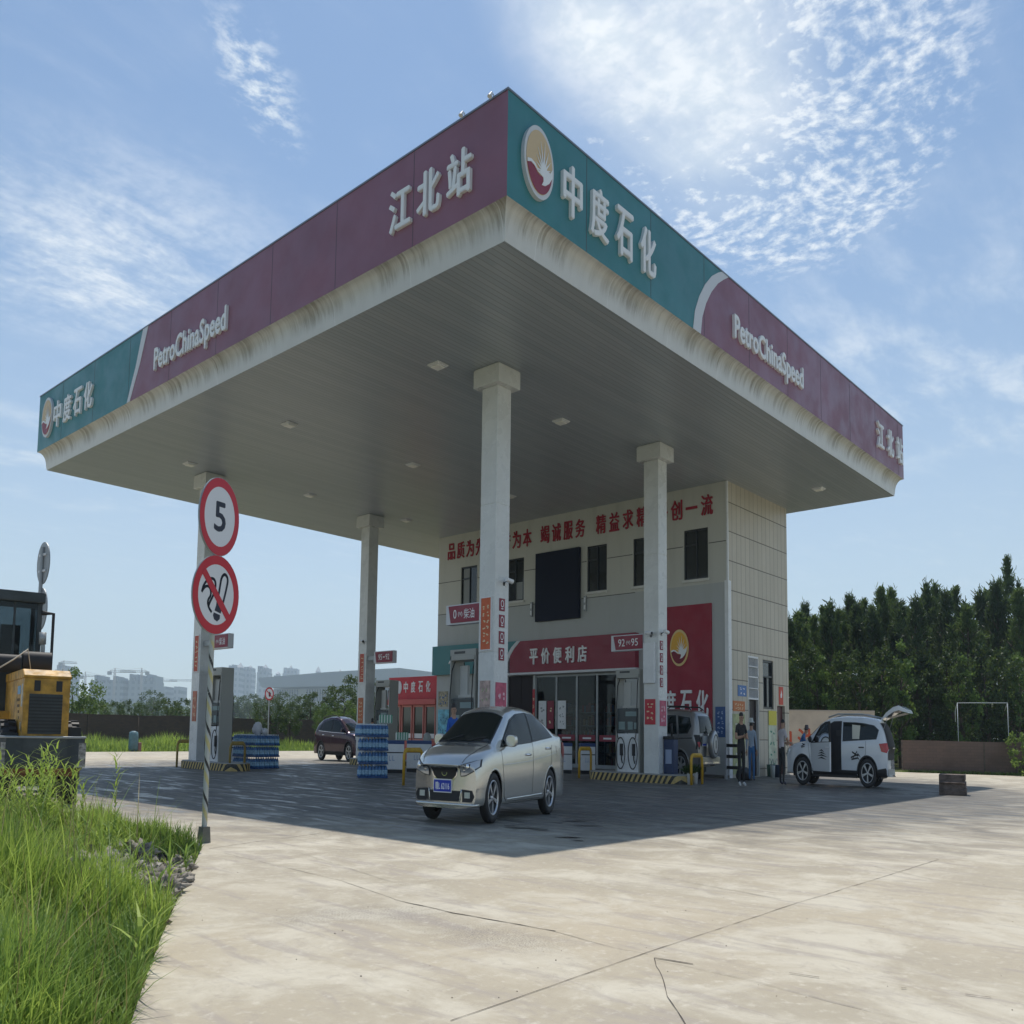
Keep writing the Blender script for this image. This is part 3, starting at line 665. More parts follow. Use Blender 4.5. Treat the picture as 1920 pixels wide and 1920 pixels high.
for a, b in zip(GX[:-1], GX[1:]):
    f = MB()
    for q in (rect(a + .002, a + .05, .13, 4.7), rect(b - .05, b - .002, .13, 4.7), rect(a + .05, b - .05, .13, .3), rect(a + .05, b - .05, 4.6, 4.7)): f.prism(q, FB, -.15, -.07)
    fw = f.build('shop_window', M_GREY, bld); p = MB(); p.prism(rect(a + .05, b - .05, .3, 4.6), FB, -.12, -.11); p.build('pane', M_SGLASS, fw)
    st = MB(); st.prism(rect(a + .12, b - .12, 1.42, 1.72), FB, -.108, -.1); 
    st.build('glass_band', M_MAROON, fw)
    lt = MB(); lt.prism(rect(a + .35, b - .35, 1.52, 1.6), FB, -.099, -.094); lt.build('band_print', M_LET, fw)
d = MB(); a, b, c, e = sdoor; d.prism(rect(a + .02, -28.27, c, e), FB, -.14, -.09); d.prism(rect(-28.25, b - .02, c, e), FB, -.14, -.09); dd = d.build('door', mat('dark_plum_door', (.010, .003, .008), .4, spec=.3), bld)
d = MB(); d.prism(rect(-28.36, -28.32, 1.4, 2.0), FB, -.09, -.04); d.prism(rect(-28.2, -28.16, 1.4, 2.0), FB, -.09, -.04); d.build('handle', M_CHROME, dd)
# shelves with goods, posters behind the glass
shelf_cols = [mat('goods_%d' % i, c, .5) for i, c in enumerate([(.5, .03, .04), (.55, .3, .08), (.12, .2, .4), (.6, .55, .5), (.45, .02, .06), (.5, .06, .05)])]
rnd = random.Random(5)
for k, yy in enumerate((23.0, 24.4, 25.9)):
    sh_ = empty('shop_shelf', (BX + .95, yy, .1), label=['shop shelf with goods just inside the glass beside the fuel pump', 'shop shelf with goods in the middle of the glass front', 'shop shelf with goods near the shop door'][k], cat='shelf', group='shelves inside the shop')
    m1 = MB(); 
    for z in (.1, .75, 1.4, 2.05, 2.7): m1.bb((-.25, -.55, z), (.25, .55, z + .04))
    for sx in (-.25, .22):
        for sy in (-.55, .52): m1.bb((sx, sy, 0), (sx + .03, sy + .03, 2.9))
    m1.build('rack', M_GREY, sh_)
    m1 = MB()
    for z in (.14, .79, 1.44, 2.09, 2.74):
        y = -.5
        while y < .42:
            ww = rnd.uniform(.06, .14); m1.bb((-.22, y, z), (.1, y + ww, z + rnd.uniform(.25, .5)), mi=rnd.randrange(6)); y += ww + .015
    m1.build('goods', shelf_cols, sh_)
def poster(name, F, u0, u1, v0, v1, m, label, cat, marks=None, frame=None, th=.02, group=None, seed=0, parent=None, mm=None, d=0.0):
    """a flat printed board; the print is illegible blocks like those the photo shows"""
    b = MB(); b.prism(rect(u0, u1, v0, v1), F, d, d + th); o = b.build(name, m, parent)
    if parent is None: tag(o, label, cat, group)
    if frame:
        f = MB(); g = .025; G_ = .035
        for q in (rect(u0 - g, u0, v0 - G_, v1 + G_), rect(u1, u1 + g, v0 - G_, v1 + G_), rect(u0, u1, v0 - G_, v0), rect(u0, u1, v1, v1 + G_)): f.prism(q, F, d, d + th + .012)
        f.build('frame', frame, o)
    if marks:
        r_ = random.Random(seed); pm = MB(); nc, nr, fill = marks; W, Hh = (u1 - u0), (v1 - v0)
        for i in range(nc):
            for j in range(nr):
                cu = u0 + W * (.14 + .72 * (i + .5) / nc); cv = v0 + Hh * (.09 + .8 * (j + .5) / nr); hw, hh = W * .72 / nc * fill / 2, Hh * .8 / nr * fill / 2
                for _ in range(3):
                    a = r_.uniform(-1, .2); c_ = r_.uniform(-1, .3)
                    pm.prism(rect(cu + a * hw, cu + (a + .9) * hw * .95, cv + c_ * hh, cv + (c_ + .45) * hh), F, d + th, d + th + .003 + .001 * _)
        pm.build('print_lettering', mm or M_CREAM, o)
    return o
poster('poster', FB, -27.1, -26.62, 2.0, 3.4, M_WPLAS, 'white poster with grey picture on the shop glass, nearest the door', 'poster', (1, 2, .7), seed=3, mm=M_GREY, d=-.10)
poster('poster', FB, -26.55, -26.15, 2.0, 3.4, M_MAROON, 'dark red poster between two white ones on the shop glass', 'poster', (1, 2, .6), seed=4, d=-.10)
poster('poster', FB, -25.9, -25.4, 2.0, 3.4, M_WPLAS, 'white poster with dark text on the shop glass, right of the dark red one', 'poster', (2, 3, .7), seed=5, mm=M_GREY, d=-.10)
poster('vertical_sign', FB, -27.42, -27.28, 1.2, 4.0, M_RED, 'narrow red upright sign beside the plum shop door', 'sign', (1, 6, .8), seed=6, d=.0)
poster('picture_board', FB, -34.2, -33.45, 3.15, 4.02, mat('picture_board', (.42, .37, .26), .5, var=.5, vscale=6), 'board of small framed pictures on the front wall at the left corner', 'notice board', (4, 2, .85), seed=7, mm=M_BLUE)
poster('blue_poster', FB, -34.2, -33.35, 1.3, 3.0, mat('cyan_poster', (.16, .48, .60), .4, var=.5, vscale=3), 'pale blue picture poster under the picture board at the left corner', 'poster', (3, 2, .5), seed=8, mm=M_BLUE)
# red logo panel
pnl = MB(); pnl.prism(rect(-20.75, -17.55, 0.5, 7.55), FB, .0, .06); red = pnl.build('logo_panel', mat('logo_red', (.30, .012, .035), .5, var=.08, vscale=1), None)
tag(red, 'tall dark red wall panel with golden sun emblem and white characters', 'sign')
emblem(frame_mx(BX - .06), -19.08, 5.66, .45, .82, 0, red, M_GOLD, mat('deep_maroon', (.22, .01, .03), .5), .05, white=mat('emblem_rim', (.75, .55, .25), .5))
l = MB(); put_chars(l, '中度石化', frame_mx(BX - .06), -20.6, -17.7, 2.55, 3.78, 0, .06, .56, .03); l.build('lettering', M_LET, red)
poster('blue_notice', FB, -17.42, -16.96, 1.72, 3.03, M_BLUE, 'dark blue notice board beside the white corner trim', 'notice board', (2, 5, .8), seed=9, mm=mat('pale_print', (.35, .45, .62), .6))
# side wall: barred door, window, plum door, notices
g = MB(); a, b = 36.45, 37.5
for q in (rect(a, b, 3.42, 3.50), rect(a, b, 3.9, 3.94), rect(a, b, 4.4, 4.46), rect(a, b, 4.88, 4.92), rect(a, b, 5.28, 5.36), rect(a, a + .05, 3.5, 5.3), rect(b - .05, b, 3.5, 5.3)): g.prism(q, FS, -.06, .01)
for i in range(12): g.prism(rect(a + .09 + i * .078, a + .105 + i * .078, 3.5, 5.3), FS, -.04, -.02)
gr = g.build('window_grille', M_WPLAS, bld); p = MB(); p.prism(rect(a, b, 3.5, 5.3), FS, -.17, -.15); p.build('pane', M_GLASS, gr)
p = MB(); p.prism(rect(a + .05, b - .05, .02, 3.40), FS, -.17, -.12); dr = p.build('side_door', mat('side_door_dark', (.012, .006, .008), .5), bld)
p = MB(); p.prism(rect(a, a + .05, .02, 3.42), FS, -.10, .02); p.prism(rect(b - .05, b, .02, 3.42), FS, -.10, .02); p.build('door_frame', M_WHITE, dr)
f = MB(); a, b = 37.98, 39.12
for q in (rect(a, a + .06, 3.05, 5.3), rect(b - .06, b, 3.05, 5.3), rect(a + .06, b - .06, 3.05, 3.15), rect(a + .06, b - .06, 5.2, 5.3), rect(a + .5, a + .55, 3.15, 4.5), rect(a + .06, b - .06, 4.5, 4.58)): f.prism(q, FS, -.15, -.05)
sw = f.build('window', M_DARK, bld); p = MB(); p.prism(rect(a + .06, b - .06, 3.15, 5.2), FS, -.14, -.12); p.build('pane', M_GLASS, sw)
p = MB(); p.prism(rect(39.52, 40.35, .02, 3.22), FS, -.17, -.12); dr = p.build('plum_door', mat('plum_door', (.07, .015, .02), .4), bld)
p = MB(); p.prism(rect(39.60, 39.65, 1.3, 1.75), FS, -.12, -.07); p.build('handle', M_CHROME, dr)
poster('blue_plate', FS, 35.43, 36.25, 3.52, 4.0, mat('plate_blue', (.05, .16, .42), .4), 'small blue and white plate high on the tiled side wall', 'sign', (2, 2, .7), seed=10, mm=M_WPLAS)
poster('orange_plate', FS, 34.96, 36.08, 2.86, 3.3, mat('orange_plate', (.55, .16, .04), .5), 'orange plate above the notice board on the tiled side wall', 'sign', (4, 2, .8), seed=11)
poster('notice_board', FS, 34.92, 36.07, .15, 2.74, mat('notice_green', (.42, .45, .22), .5, var=.35, vscale=2.5), 'yellow green notice board leaning on the side wall behind the man in black', 'notice board', (3, 5, .6), seed=12, mm=M_WHITE)
poster('yellow_banner', FS, 38.49, 39.33, .1, 2.98, mat('banner_pale', (.52, .58, .45), .5, var=.3, vscale=2), 'tall pale roll-up banner with green print between the two side doors', 'banner', (2, 5, .7), seed=13, mm=mat('green_print', (.06, .25, .17), .5))
poster('yellow_banner_top', FS, 38.49, 39.33, 2.32, 2.98, mat('banner_yellow', (.62, .55, .05), .5), None, None, parent=bpy.data.objects['yellow_banner'], d=.021)
pl = poster('red_plate', FS, 39.69, 40.15, 3.3, 4.14, mat('plate_red', (.55, .06, .03), .5), 'small red plate with white flame above the plum side door', 'sign')
p = MB(); p.prism([(39.86, 3.62), (39.98, 3.62), (40.01, 3.78), (39.93, 4.0), (39.9, 3.85), (39.84, 3.76)], FS, .02, .025); p.build('flame_mark', M_LET, pl)

# ------------------------------------------------------------------ signs on the columns
def on_col(k, face): 
    o = cols[k].location; h = CW / 2
    return frame_mx(o.x - h) if face == 'x' else frame_my(o.y - h)
cA, cB, cC, cD = (cols[k].location for k in 'abcd')
def ub(c, v): return -c.y + v            # u on an x-face, measured from the column's middle
poster('banner', on_col('a', 'x'), -17.11, -16.72, 4.2, 5.75, M_ORANGE, 'orange banner in a white frame on the column behind the sedan', 'banner', (2, 6, .8), M_WPLAS, seed=20)
poster('banner', on_col('c', 'x'), ub(cC, -.13), ub(cC, .2), 4.15, 5.7, mat('red_banner', (.50, .10, .06), .55), 'red banner on the column behind the speed sign', 'banner', (1, 6, .8), M_WPLAS, seed=21)
poster('banner', on_col('d', 'x'), ub(cD, -.15), ub(cD, .18), 4.2, 5.65, mat('red_banner', (.50, .10, .06), .55), 'red banner on the column above the dark purple car', 'banner', (1, 6, .8), M_WPLAS, seed=22)
poster('poster', on_col('a', 'x'), -17.12, -16.72, 2.2, 3.27, mat('milky_poster', (.52, .38, .34), .5, var=.4, vscale=6), 'pale pink food poster low on the column behind the sedan', 'poster', (2, 3, .6), seed=23, mm=mat('poster_green', (.30, .36, .2), .6))
poster('poster', on_col('b', 'x'), ub(cB, -.26), ub(cB, .18), 2.15, 3.1, M_RED, 'red poster with yellow print on the column beside the fuel pump and bin', 'poster', (2, 3, .8), seed=24)
poster('poster', on_col('c', 'x'), ub(cC, -.13), ub(cC, .2), 2.0, 3.3, mat('brick_poster', (.48, .16, .10), .5, var=.3, vscale=5), 'brick red poster low on the column behind the speed sign', 'poster', (2, 3, .6), seed=25)
poster('poster', on_col('d', 'x'), ub(cD, -.2), ub(cD, .18), 2.1, 3.4, mat('orange_poster', (.50, .14, .05), .5, var=.3, vscale=5), 'orange poster low on the column beside the dark purple car', 'poster', (3, 5, .7), seed=26)
poster('price_poster', on_col('a', 'y'), 19.14, 19.62, 2.1, 3.22, M_PINK, 'pink price poster on the right face of the column behind the sedan', 'poster', (2, 2, .75), seed=27, mm=mat('pink_print', (.75, .5, .55), .6))
poster('price_poster', on_col('b', 'y'), 28.5, 28.95, 2.1, 3.05, M_PINK, 'pink price poster on the right face of the column beside the bin', 'poster', (2, 2, .8), seed=28, mm=mat('pink_print', (.75, .5, .55), .6))
ordn = ['top', 'second', 'third', 'lowest']
for key, x0, x1, zt, zb in (('a', 19.26, 19.5, 5.74, 3.88), ('b', 28.52, 28.72, 5.30, 3.55)):
    hgt = (zt - zb - .36) / 4
    for i in range(4):
        z1 = zt - i * (hgt + .12)
        o = poster('safety_plate', on_col(key, 'y'), x0, x1, z1 - hgt, z1, M_MAROON, '%s of four maroon safety plates on the column %s' % (ordn[i], 'behind the sedan' if key == 'a' else 'beside the grey off-road car'), 'sign', group='maroon safety plates on columns')
        m1 = MB(); F = on_col(key, 'y'); cu, cv = (x0 + x1) / 2, z1 - hgt * .42
        n = 20; ring = circle(cu, cv, .07, .11, n); inn = circle(cu, cv, .05, .08, n)
        for q in range(n): m1.add([(*ring[q], .024), (*ring[(q + 1) % n], .024), (*inn[(q + 1) % n], .024), (*inn[q], .024)], [(0, 1, 2, 3)], F)
        m1.prism(rect(cu - .05, cu + .05, z1 - hgt + .05, z1 - hgt + .08), F, .02, .024); m1.build('pictogram', M_LET, o)
poster('cabinet', on_col('b', 'x'), ub(cB, -.27), ub(cB, .19), 3.7, 5.22, M_WPLAS, 'white flat metal cabinet on the column beside the fuel pump', 'cabinet', th=.12)
def cctv(loc, rz, label):
    t = empty('security_camera', loc, rz, label, 'security camera', 'security cameras on columns')
    m1 = MB(); m1.box((0, .04, 0), (.08, .08, .12)); m1.tube([(0, 0, .02), (0, -.12, .08), (0, -.18, .08)], .018); m1.build('bracket', M_GREY, t)
    m1 = MB(); m1.cyl((-.12, -.2, .1), (.14, -.2, .06), .06, .075); m1.build('camera_body', M_WPLAS, t); m1 = MB(); m1.cyl((.14, -.2, .06), (.16, -.2, .058), .06); m1.build('lens', M_BLACK, t)
cctv((19.47, cA.y - CW / 2, 6.2), 0, 'dark security camera on the right face of the column behind the sedan')
cctv((28.62, cB.y - CW / 2, 5.55), 0, 'white security camera above the safety plates on the second column')
cctv((cB.x - CW / 2, 16.9, 5.5), R(-90), 'small security camera above the white cabinet on the second column')
cctv((cD.x - CW / 2, 33.55, 6.2), R(-90), 'security camera high on the column above the dark purple car')
def pump_sign(loc, rz, txt, label, seed=0):
    t = empty('fuel_sign', loc, rz, label, 'fuel sign', 'maroon fuel grade signs over the pumps')
    F = frame_my(-.14)
    m1 = MB(); m1.bb((-.72, -.13, 0), (.72, .13, .62)); m1.build('housing', M_STRIPE, t, bevel=.015)
    m1 = MB(); m1.prism([(-.50, .05), (.70, .05), (.70, .58), (-.60, .58)], F, 0, .012); m1.build('face_panel', M_MAROON, t)
    m1 = MB()
    for s_, a, b, c, d in txt: put_text(m1, s_, F, a, b, c, d, .012, .02, .01)
    m1.build('lettering', M_LET, t)
    m1 = MB(); sx = 1 if loc[1] < 25 else -1; m1.bb((sx * .72, -.05, .2), (sx * (.76 if sx > 0 else 1.42), .05, .42)); m1.build('bracket', M_GREY, t)
    return t
pump_sign((19.24, 17.92, 5.05), R(-90), [('0', -.38, -.25, .18, .46), ('(V)', -.18, -.0, .22, .38), ('柴油', .06, .50, .15, .46)], 'maroon fuel sign reading 0 diesel above the pump left of the front column')
pump_sign((28.55, 17.95, 4.98), R(-90), [('92', -.38, -.08, .17, .46), ('(V)', -.02, .16, .22, .38), ('95', .20, .50, .17, .46)], 'maroon fuel sign reading 92 and 95 above the pump before the shop')
pump_sign((28.55, 32.05, 5.1), R(-90), [('95', -.34, -.06, .17, .46), ('-', .0, .14, .28, .34), ('92', .2, .48, .17, .46)], 'maroon fuel sign reading 95 and 92 near the dark purple car')
pump_sign((19.24, 31.95, 5.05), R(-90), [('(V)', -.2, .0, .22, .38), ('柴油', .06, .50, .15, .46)], 'maroon fuel sign half hidden behind the speed limit post')
# ------------------------------------------------------------------ pump islands, pumps, guard rails
def hazard_mat():
    m = bpy.data.materials.new('hazard_stripes'); m.use_nodes = True
    t = NT(m.node_tree); b = t.n['Principled BSDF']; tc = t.node('ShaderNodeTexCoord').outputs['Object']
    s = t.node('ShaderNodeSeparateXYZ', {0: tc}).outputs
    v = t.math('ADD', t.math('ADD', s[0], s[1]), t.math('MULTIPLY', s[2], .5))
    fr = t.math('FRACT', t.math('DIVIDE', v, .21)); k = t.ramp(fr, .47, .53, 0, 1)
    wear = t.ramp(t.noise(tc, 6, 5, .7), .4, .75, 0, .5)
    c = t.mix(wear, t.mix(k, (.02, .02, .02), (.55, .40, .14)), (.16, .15, .13))
    t.l.new(c, b.inputs['Base Color']); b.inputs['Roughness'].default_value = .6
    return m
M_HAZ = hazard_mat(); M_ISL = mat('island_top', (.33, .33, .32), .7, var=.2, vscale=2)
def island(x, y0, y1, label):
    t = empty('pump_island', (x, 0, 0), label=label, cat='pump island', group='raised pump islands with hazard stripes')
    w = .62; n = 8
    def outline(k):
        w_ = w - k; pts = [(w_ * math.cos(R(a)), y1 - w_ - k + w_ * math.sin(R(a))) for a in range(0, 181, 180 // n)] + [(w_ * math.cos(R(a)), y0 + w_ + k + w_ * math.sin(R(a))) for a in range(180, 361, 180 // n)]
        return pts
    m1 = MB(); m1.prism(outline(0), Matrix.Identity(4), 0, .29); m1.build('kerb', M_HAZ, t)
    m1 = MB(); m1.prism(outline(.03), Matrix.Identity(4), .2901, .33); m1.build('island_top', M_ISL, t)
    return t
island(cA.x, 15.45, 19.8, 'striped pump island hidden behind the silver sedan')
island(cB.x, 15.4, 19.75, 'striped pump island in front of the shop, beside the second column')
island(cC.x, 30.2, 34.5, 'striped pump island behind the speed limit post')
island(cD.x, 30.2, 34.5, 'striped pump island beside the dark purple car')
def fuel_pump(loc, rz, label):
    t = empty('fuel_pump', loc, rz, label, 'fuel pump', 'fuel pumps on the islands')
    sc = (1, 1, 1.5); W = .53
    b = MB(sc); b.bb((-W + .04, -.26, 0), (W - .04, .26, .98)); b.build('cabinet', M_WPLAS, t, bevel=.02)
    b = MB(sc)
    for sx in (-1, 1): b.bb((sx * W, -.30, 0), (sx * (W - .05), .30, 2.5))
    b.bb((-W, -.3, 2.5), (W, .3, 2.62)); b.bb((-W, -.3, 2.40), (W, .3, 2.4995)); b.build('frame', mat('pump_frame', (.34, .34, .31), .4), t, bevel=.01)
    b = MB(sc); b.bb((-W + .06, -.27, 1.0), (W - .06, .27, 1.62)); dsp = b.build('display_box', mat('pump_dark', (.012, .03, .045), .25), t, bevel=.015)
    for sg in (-1, 1):
        b = MB(sc)
        b.bb((-.1, sg * .271, 1.42), (.42, sg * .279, 1.54)); b.bb((-.40, sg * .271, 1.08), (-.12, sg * .279, 1.28)); b.bb((.0, sg * .271, 1.08), (.22, sg * .279, 1.28)); b.bb((.28, sg * .271, 1.1), (.38, sg * .279, 1.26))
        b.build('screen', mat('lcd_panel', (.16, .24, .25), .3), dsp)
    b = MB(sc); b.bb((-.33, -.05, 1.64), (-.02, .05, 2.3)); b.bb((-.33, -.12, 1.64), (.4, .12, 1.7)); b.build('price_board', mat('price_board', (.50, .50, .47), .5), t)
    b = MB(sc); b.bb((-.35, -.301, 2.53), (.1, -.306, 2.58)); b.bb((-.35, .301, 2.53), (.1, .306, 2.58)); b.build('header_print', M_DARK, t)
    for sg in (-1, 1):
        for sx in (-.27, .27):
            h = MB(sc); pts = []
            pts += [(sx * 1.5, sg * .20, 2.38), (sx * 1.62, sg * .30, 2.2), (sx * 1.68, sg * .36, 1.7), (sx * 1.66, sg * .36, 1.1)]
            for a in range(60, 460, 20): pts.append((sx + .20 * math.cos(R(a)) * (1 if sx > 0 else -1), sg * .36, .48 + .40 * math.sin(R(a))))
            sm = [Vector(p) for p in pts]; h.tube(sm, .017, 6); hs = h.build('hose', M_BLACK, t)
            nz = MB(sc); nz.bb((sx - .045, sg * .26, .42), (sx + .045, sg * .34, .72)); nz.tube([(sx, sg * .30, .45), (sx + .03, sg * .33, .32), (sx + .07, sg * .33, .22)], .022, 6); nz.build('nozzle', M_BLACK, hs)
    return t
fuel_pump((19.36, 17.85, .33), R(-90), 'fuel pump just left of the front column, partly behind the sedan')
fuel_pump((28.76, 17.95, .33), R(-90), 'fuel pump with two black hose loops in front of the shop')
fuel_pump((19.36, 32.1, .33), R(-90), 'fuel pump behind the speed limit post, seen from its end')
fuel_pump((28.76, 32.1, .33), R(-90), 'fuel pump beside the red kiosk, near the dark purple car')
def rail(loc, rz, w, h, label, m=None):
    t = tag(MB(REAL).tube([(0, 0, 0), (0, 0, h - .12), (.04, 0, h - .04), (.12, 0, h), (w - .12, 0, h), (w - .04, 0, h - .04), (w, 0, h - .12), (w, 0, 0)], .055, 10).build('guard_rail', m or M_YEL, loc=loc), label, 'guard rail', 'yellow tube guards at the pump islands')
    t.rotation_euler = (0, 0, rz); return t
M_YELD = mat('dirty_yellow', (.30, .21, .05), .6, var=.3, vscale=5)
rail((18.95, 20.25, 0), R(0), .95, .75, 'yellow tube guard left of the silver sedan, beside the white freezer')
rail((28.35, 20.1, 0), R(0), .95, .78, 'yellow tube guard right of the silver sedan before the shop')
rail((28.3, 15.2, 0), R(0), .95, .70, 'yellow tube guard by the bin and the grey off-road car')
rail((18.95, 34.75, 0), R(0), .95, .75, 'dark yellow tube guard left of the column behind the speed sign', M_YELD)
rail((18.95, 30.5, 0), R(0), .8, .75, 'dark yellow tube guard between the speed sign and the water stack', M_YELD)
rail((28.35, 29.9, 0), R(0), .95, .75, 'yellow tube guard in front of the dark purple car', M_YELD)
# blue bin at the second column
t = empty('litter_bin', (28.9, 16.35, .33), R(-90), 'dark blue litter bin with black stand beside the second column', 'bin')
b = MB(REAL); b.bb((-.24, -.2, 0), (.24, .2, .85)); b.build('bin_body', mat('bin_blue', (.025, .045, .11), .5), t, bevel=.02)
b = MB(REAL); b.bb((-.26, -.22, .85), (.26, .22, .93)); b.build('lid', M_BLACK, t, bevel=.02)
b = MB(REAL); b.tube([(.1, -.1, .93), (.1, -.1, 1.25)], .045); b.build('extinguisher', M_BLACK, t)
b = MB(REAL); b.bb((-.15, -.205, .25), (.15, -.201, .6)); b.build('bin_print', mat('bin_print', (.3, .36, .5), .5), t)

# ------------------------------------------------------------------ packs of bottled water
def film_mat():
    m = bpy.data.materials.new('blue_film'); m.use_nodes = True
    t = NT(m.node_tree); b = t.n['Principled BSDF']; tc = t.node('ShaderNodeTexCoord').outputs['Object']
    n = t.noise(tc, 14, 4, .7); c = t.mix(t.ramp(n, .4, .7), (.015, .055, .17), (.05, .13, .30))
    t.l.new(c, b.inputs['Base Color']); b.inputs['Roughness'].default_value = .18; b.inputs['Coat Weight'].default_value = .5
    return m
M_FILM = film_mat(); M_CAPB = mat('bottle_white_cap', (.62, .68, .72), .4); M_LAB = mat('bottle_label', (.30, .50, .66), .4, var=.4, vscale=9); M_DEEP = mat('bottle_deep_blue', (.06, .17, .38), .25, var=.4, vscale=7)
def make_pack(name='water_pack', film=None, lab=None):
    """four by six shrink wrapped bottles: body, shoulder, caps"""
    t = empty(name); W, L, Hh = .31, .43, .33; nx, ny = 2, 3
    b = MB(REAL); c = MB(REAL); l = MB(REAL)
    for i in range(nx):
        for j in range(ny):
            x = -W / 2 + W * (i + .5) / nx; y = -L / 2 + L * (j + .5) / ny; r = .076
            b.lathe([(r * .9, 0), (r, .01), (r, .21), (r * .95, .225), (r * .45, .285), (r * .22, .295)], 12, Matrix.Translation((x, y, 0)))
            c.lathe([(.0, .326), (r * .25, .325), (r * .26, .295)], 6, Matrix.Translation((x, y, 0)))
            l.lathe([(r * 1.02, .09), (r * 1.02, .20)], 12, Matrix.Translation((x, y, 0)))
    b.build('bottles', film or M_DEEP, t); c.build('caps', M_CAPB, t); l.build('bottle_labels', lab or M_LAB, t)
    f = MB(REAL); k = .004
    f.add([(-W / 2 - k, -L / 2 - k, .0), (W / 2 + k, -L / 2 - k, .0), (W / 2 + k, L / 2 + k, .0), (-W / 2 - k, L / 2 + k, .0), (-W / 2 - k, -L / 2 - k, .05), (W / 2 + k, -L / 2 - k, .05), (W / 2 + k, L / 2 + k, .05), (-W / 2 - k, L / 2 + k, .05)], [(0, 1, 5, 4), (1, 2, 6, 5), (2, 3, 7, 6), (3, 0, 4, 7)])
    f.build('wrap_film', M_FILM, t)
    return t
packp = make_pack()
pack_used = [False]
def pack_stack(origin, rz, nu, nv, nl, where, du=.33 * OS, dv=.45 * OS, skip=()):
    """rows x columns x layers of packs; only the outer ones show, the core is left out"""
    ca, sa = math.cos(rz), math.sin(rz); rnd = random.Random(nu * 31 + nl)
    rows = ['nearest', 'second', 'third', 'fourth', 'rear']; lays = ['bottom', 'second', 'third', 'top'] if nl == 4 else ['bottom', 'middle', 'top'] if nl == 3 else ['bottom', 'second', 'third', 'fourth', 'top']
    for k in range(nl):
        for i in range(nu):
            for j in range(nv):
                if 0 < i and 0 < j and k < nl - 1: continue
                if (i, j, k) in skip: continue
                u, v = du * (i + .5), dv * (j + .5)
                lab = 'water pack %s: %s layer, %s along, %s deep' % (where, lays[k], ORD[i], ORD[j])
                if not pack_used[0]: o = packp; pack_used[0] = True
                else: o = dup(packp)
                tag(o, lab, 'water pack', 'packs of bottled water')
                o.location = (origin[0] + ca * u - sa * v, origin[1] + sa * u + ca * v, k * .332 * ZS); o.rotation_euler = (0, 0, rz + rnd.uniform(-.04, .04))
gL = ground(478, 1442); gR = ground(727, 1459)
pack_stack((gL.x, gL.y), R(8), 5, 4, 3, 'in the blue stack by the speed post')
gR0 = ground(673, 1459); aR = math.atan2(gR0.y - gR.y, gR0.x - gR.x)
pack_stack((gR.x, gR.y), aR - R(90), 3, 3, 4, 'in the blue stack by the freezer', du=.275, dv=.368)
# things lying on the stacks
def blob(name, loc, r, sc, m, label, cat, seed=1, amp=.25, sub_=3, freq=1.6):
    me = bpy.data.meshes.new(name); bm = bmesh.new(); bmesh.ops.create_icosphere(bm, subdivisions=sub_, radius=r)
    from mathutils import noise as mn
    for v in bm.verts:
        n = mn.fractal(v.co * (freq / r) + Vector((seed * 3.1, 0, 0)), .8, 2.0, 4) ; v.co *= 1 + amp * n
        v.co = Vector((v.co.x * sc[0], v.co.y * sc[1], v.co.z * sc[2]))
    for f in bm.faces: f.smooth = True
    bm.to_mesh(me); bm.free(); me.materials.append(m); o = bpy.data.objects.new(name, me); COL.objects.link(o); o.location = loc
    if label: tag(o, label, cat)
    return o
p = at(484, 1368, (gL - EYE).dot(FWD) + .5)
zt = 3 * .332 * ZS + .02
def onto(px, py, z):
    d = ray(px, py); return EYE + d * ((z - CAM_Z) / d.z)
def place_depth(px, dist, z):
    d = ray(px, 1400); d = d / d.dot(FWD); q = EYE + d * dist; return Vector((q.x, q.y, z))
dL = (gL - EYE).dot(FWD)
blob('white_bag', place_depth(482, dL + .55, zt + .22), .25, (.9, .75, 1.15), mat('bag_white', (.62, .63, .68), .45), 'stuffed white plastic bag lying on the blue water stack by the speed post', 'bag', 4)
blob('small_white_bag', place_depth(495, dL + .5, zt + .11), .13, (1, .9, 1.1), mat('bag_white', (.62, .63, .68), .45), 'small knotted white bag beside the big one on the water stack', 'bag', 9)
dR = (gR - EYE).dot(FWD)
def tissue_pack(loc, rz, label):
    t = empty('tissue_pack', loc, rz, label, 'tissue pack', 'green and white tissue packs')
    b = MB(REAL); b.bb((-.30, -.16, 0), (.30, .16, .22)); b.build('rolls', mat('tissue_white', (.66, .72, .66), .5), t, bevel=.05)
    b = MB(REAL)
    for i in range(5): b.bb((-.27 + i * .125, -.168, .02), (-.215 + i * .125, .168, .225))
    b.build('green_stripes', mat('tissue_green', (.05, .27, .16), .45), t)
    return t
tissue_pack(place_depth(722, dR + .55, 4 * .332 * ZS + .01), R(-40), 'green striped tissue pack on top of the water stack by the freezer')
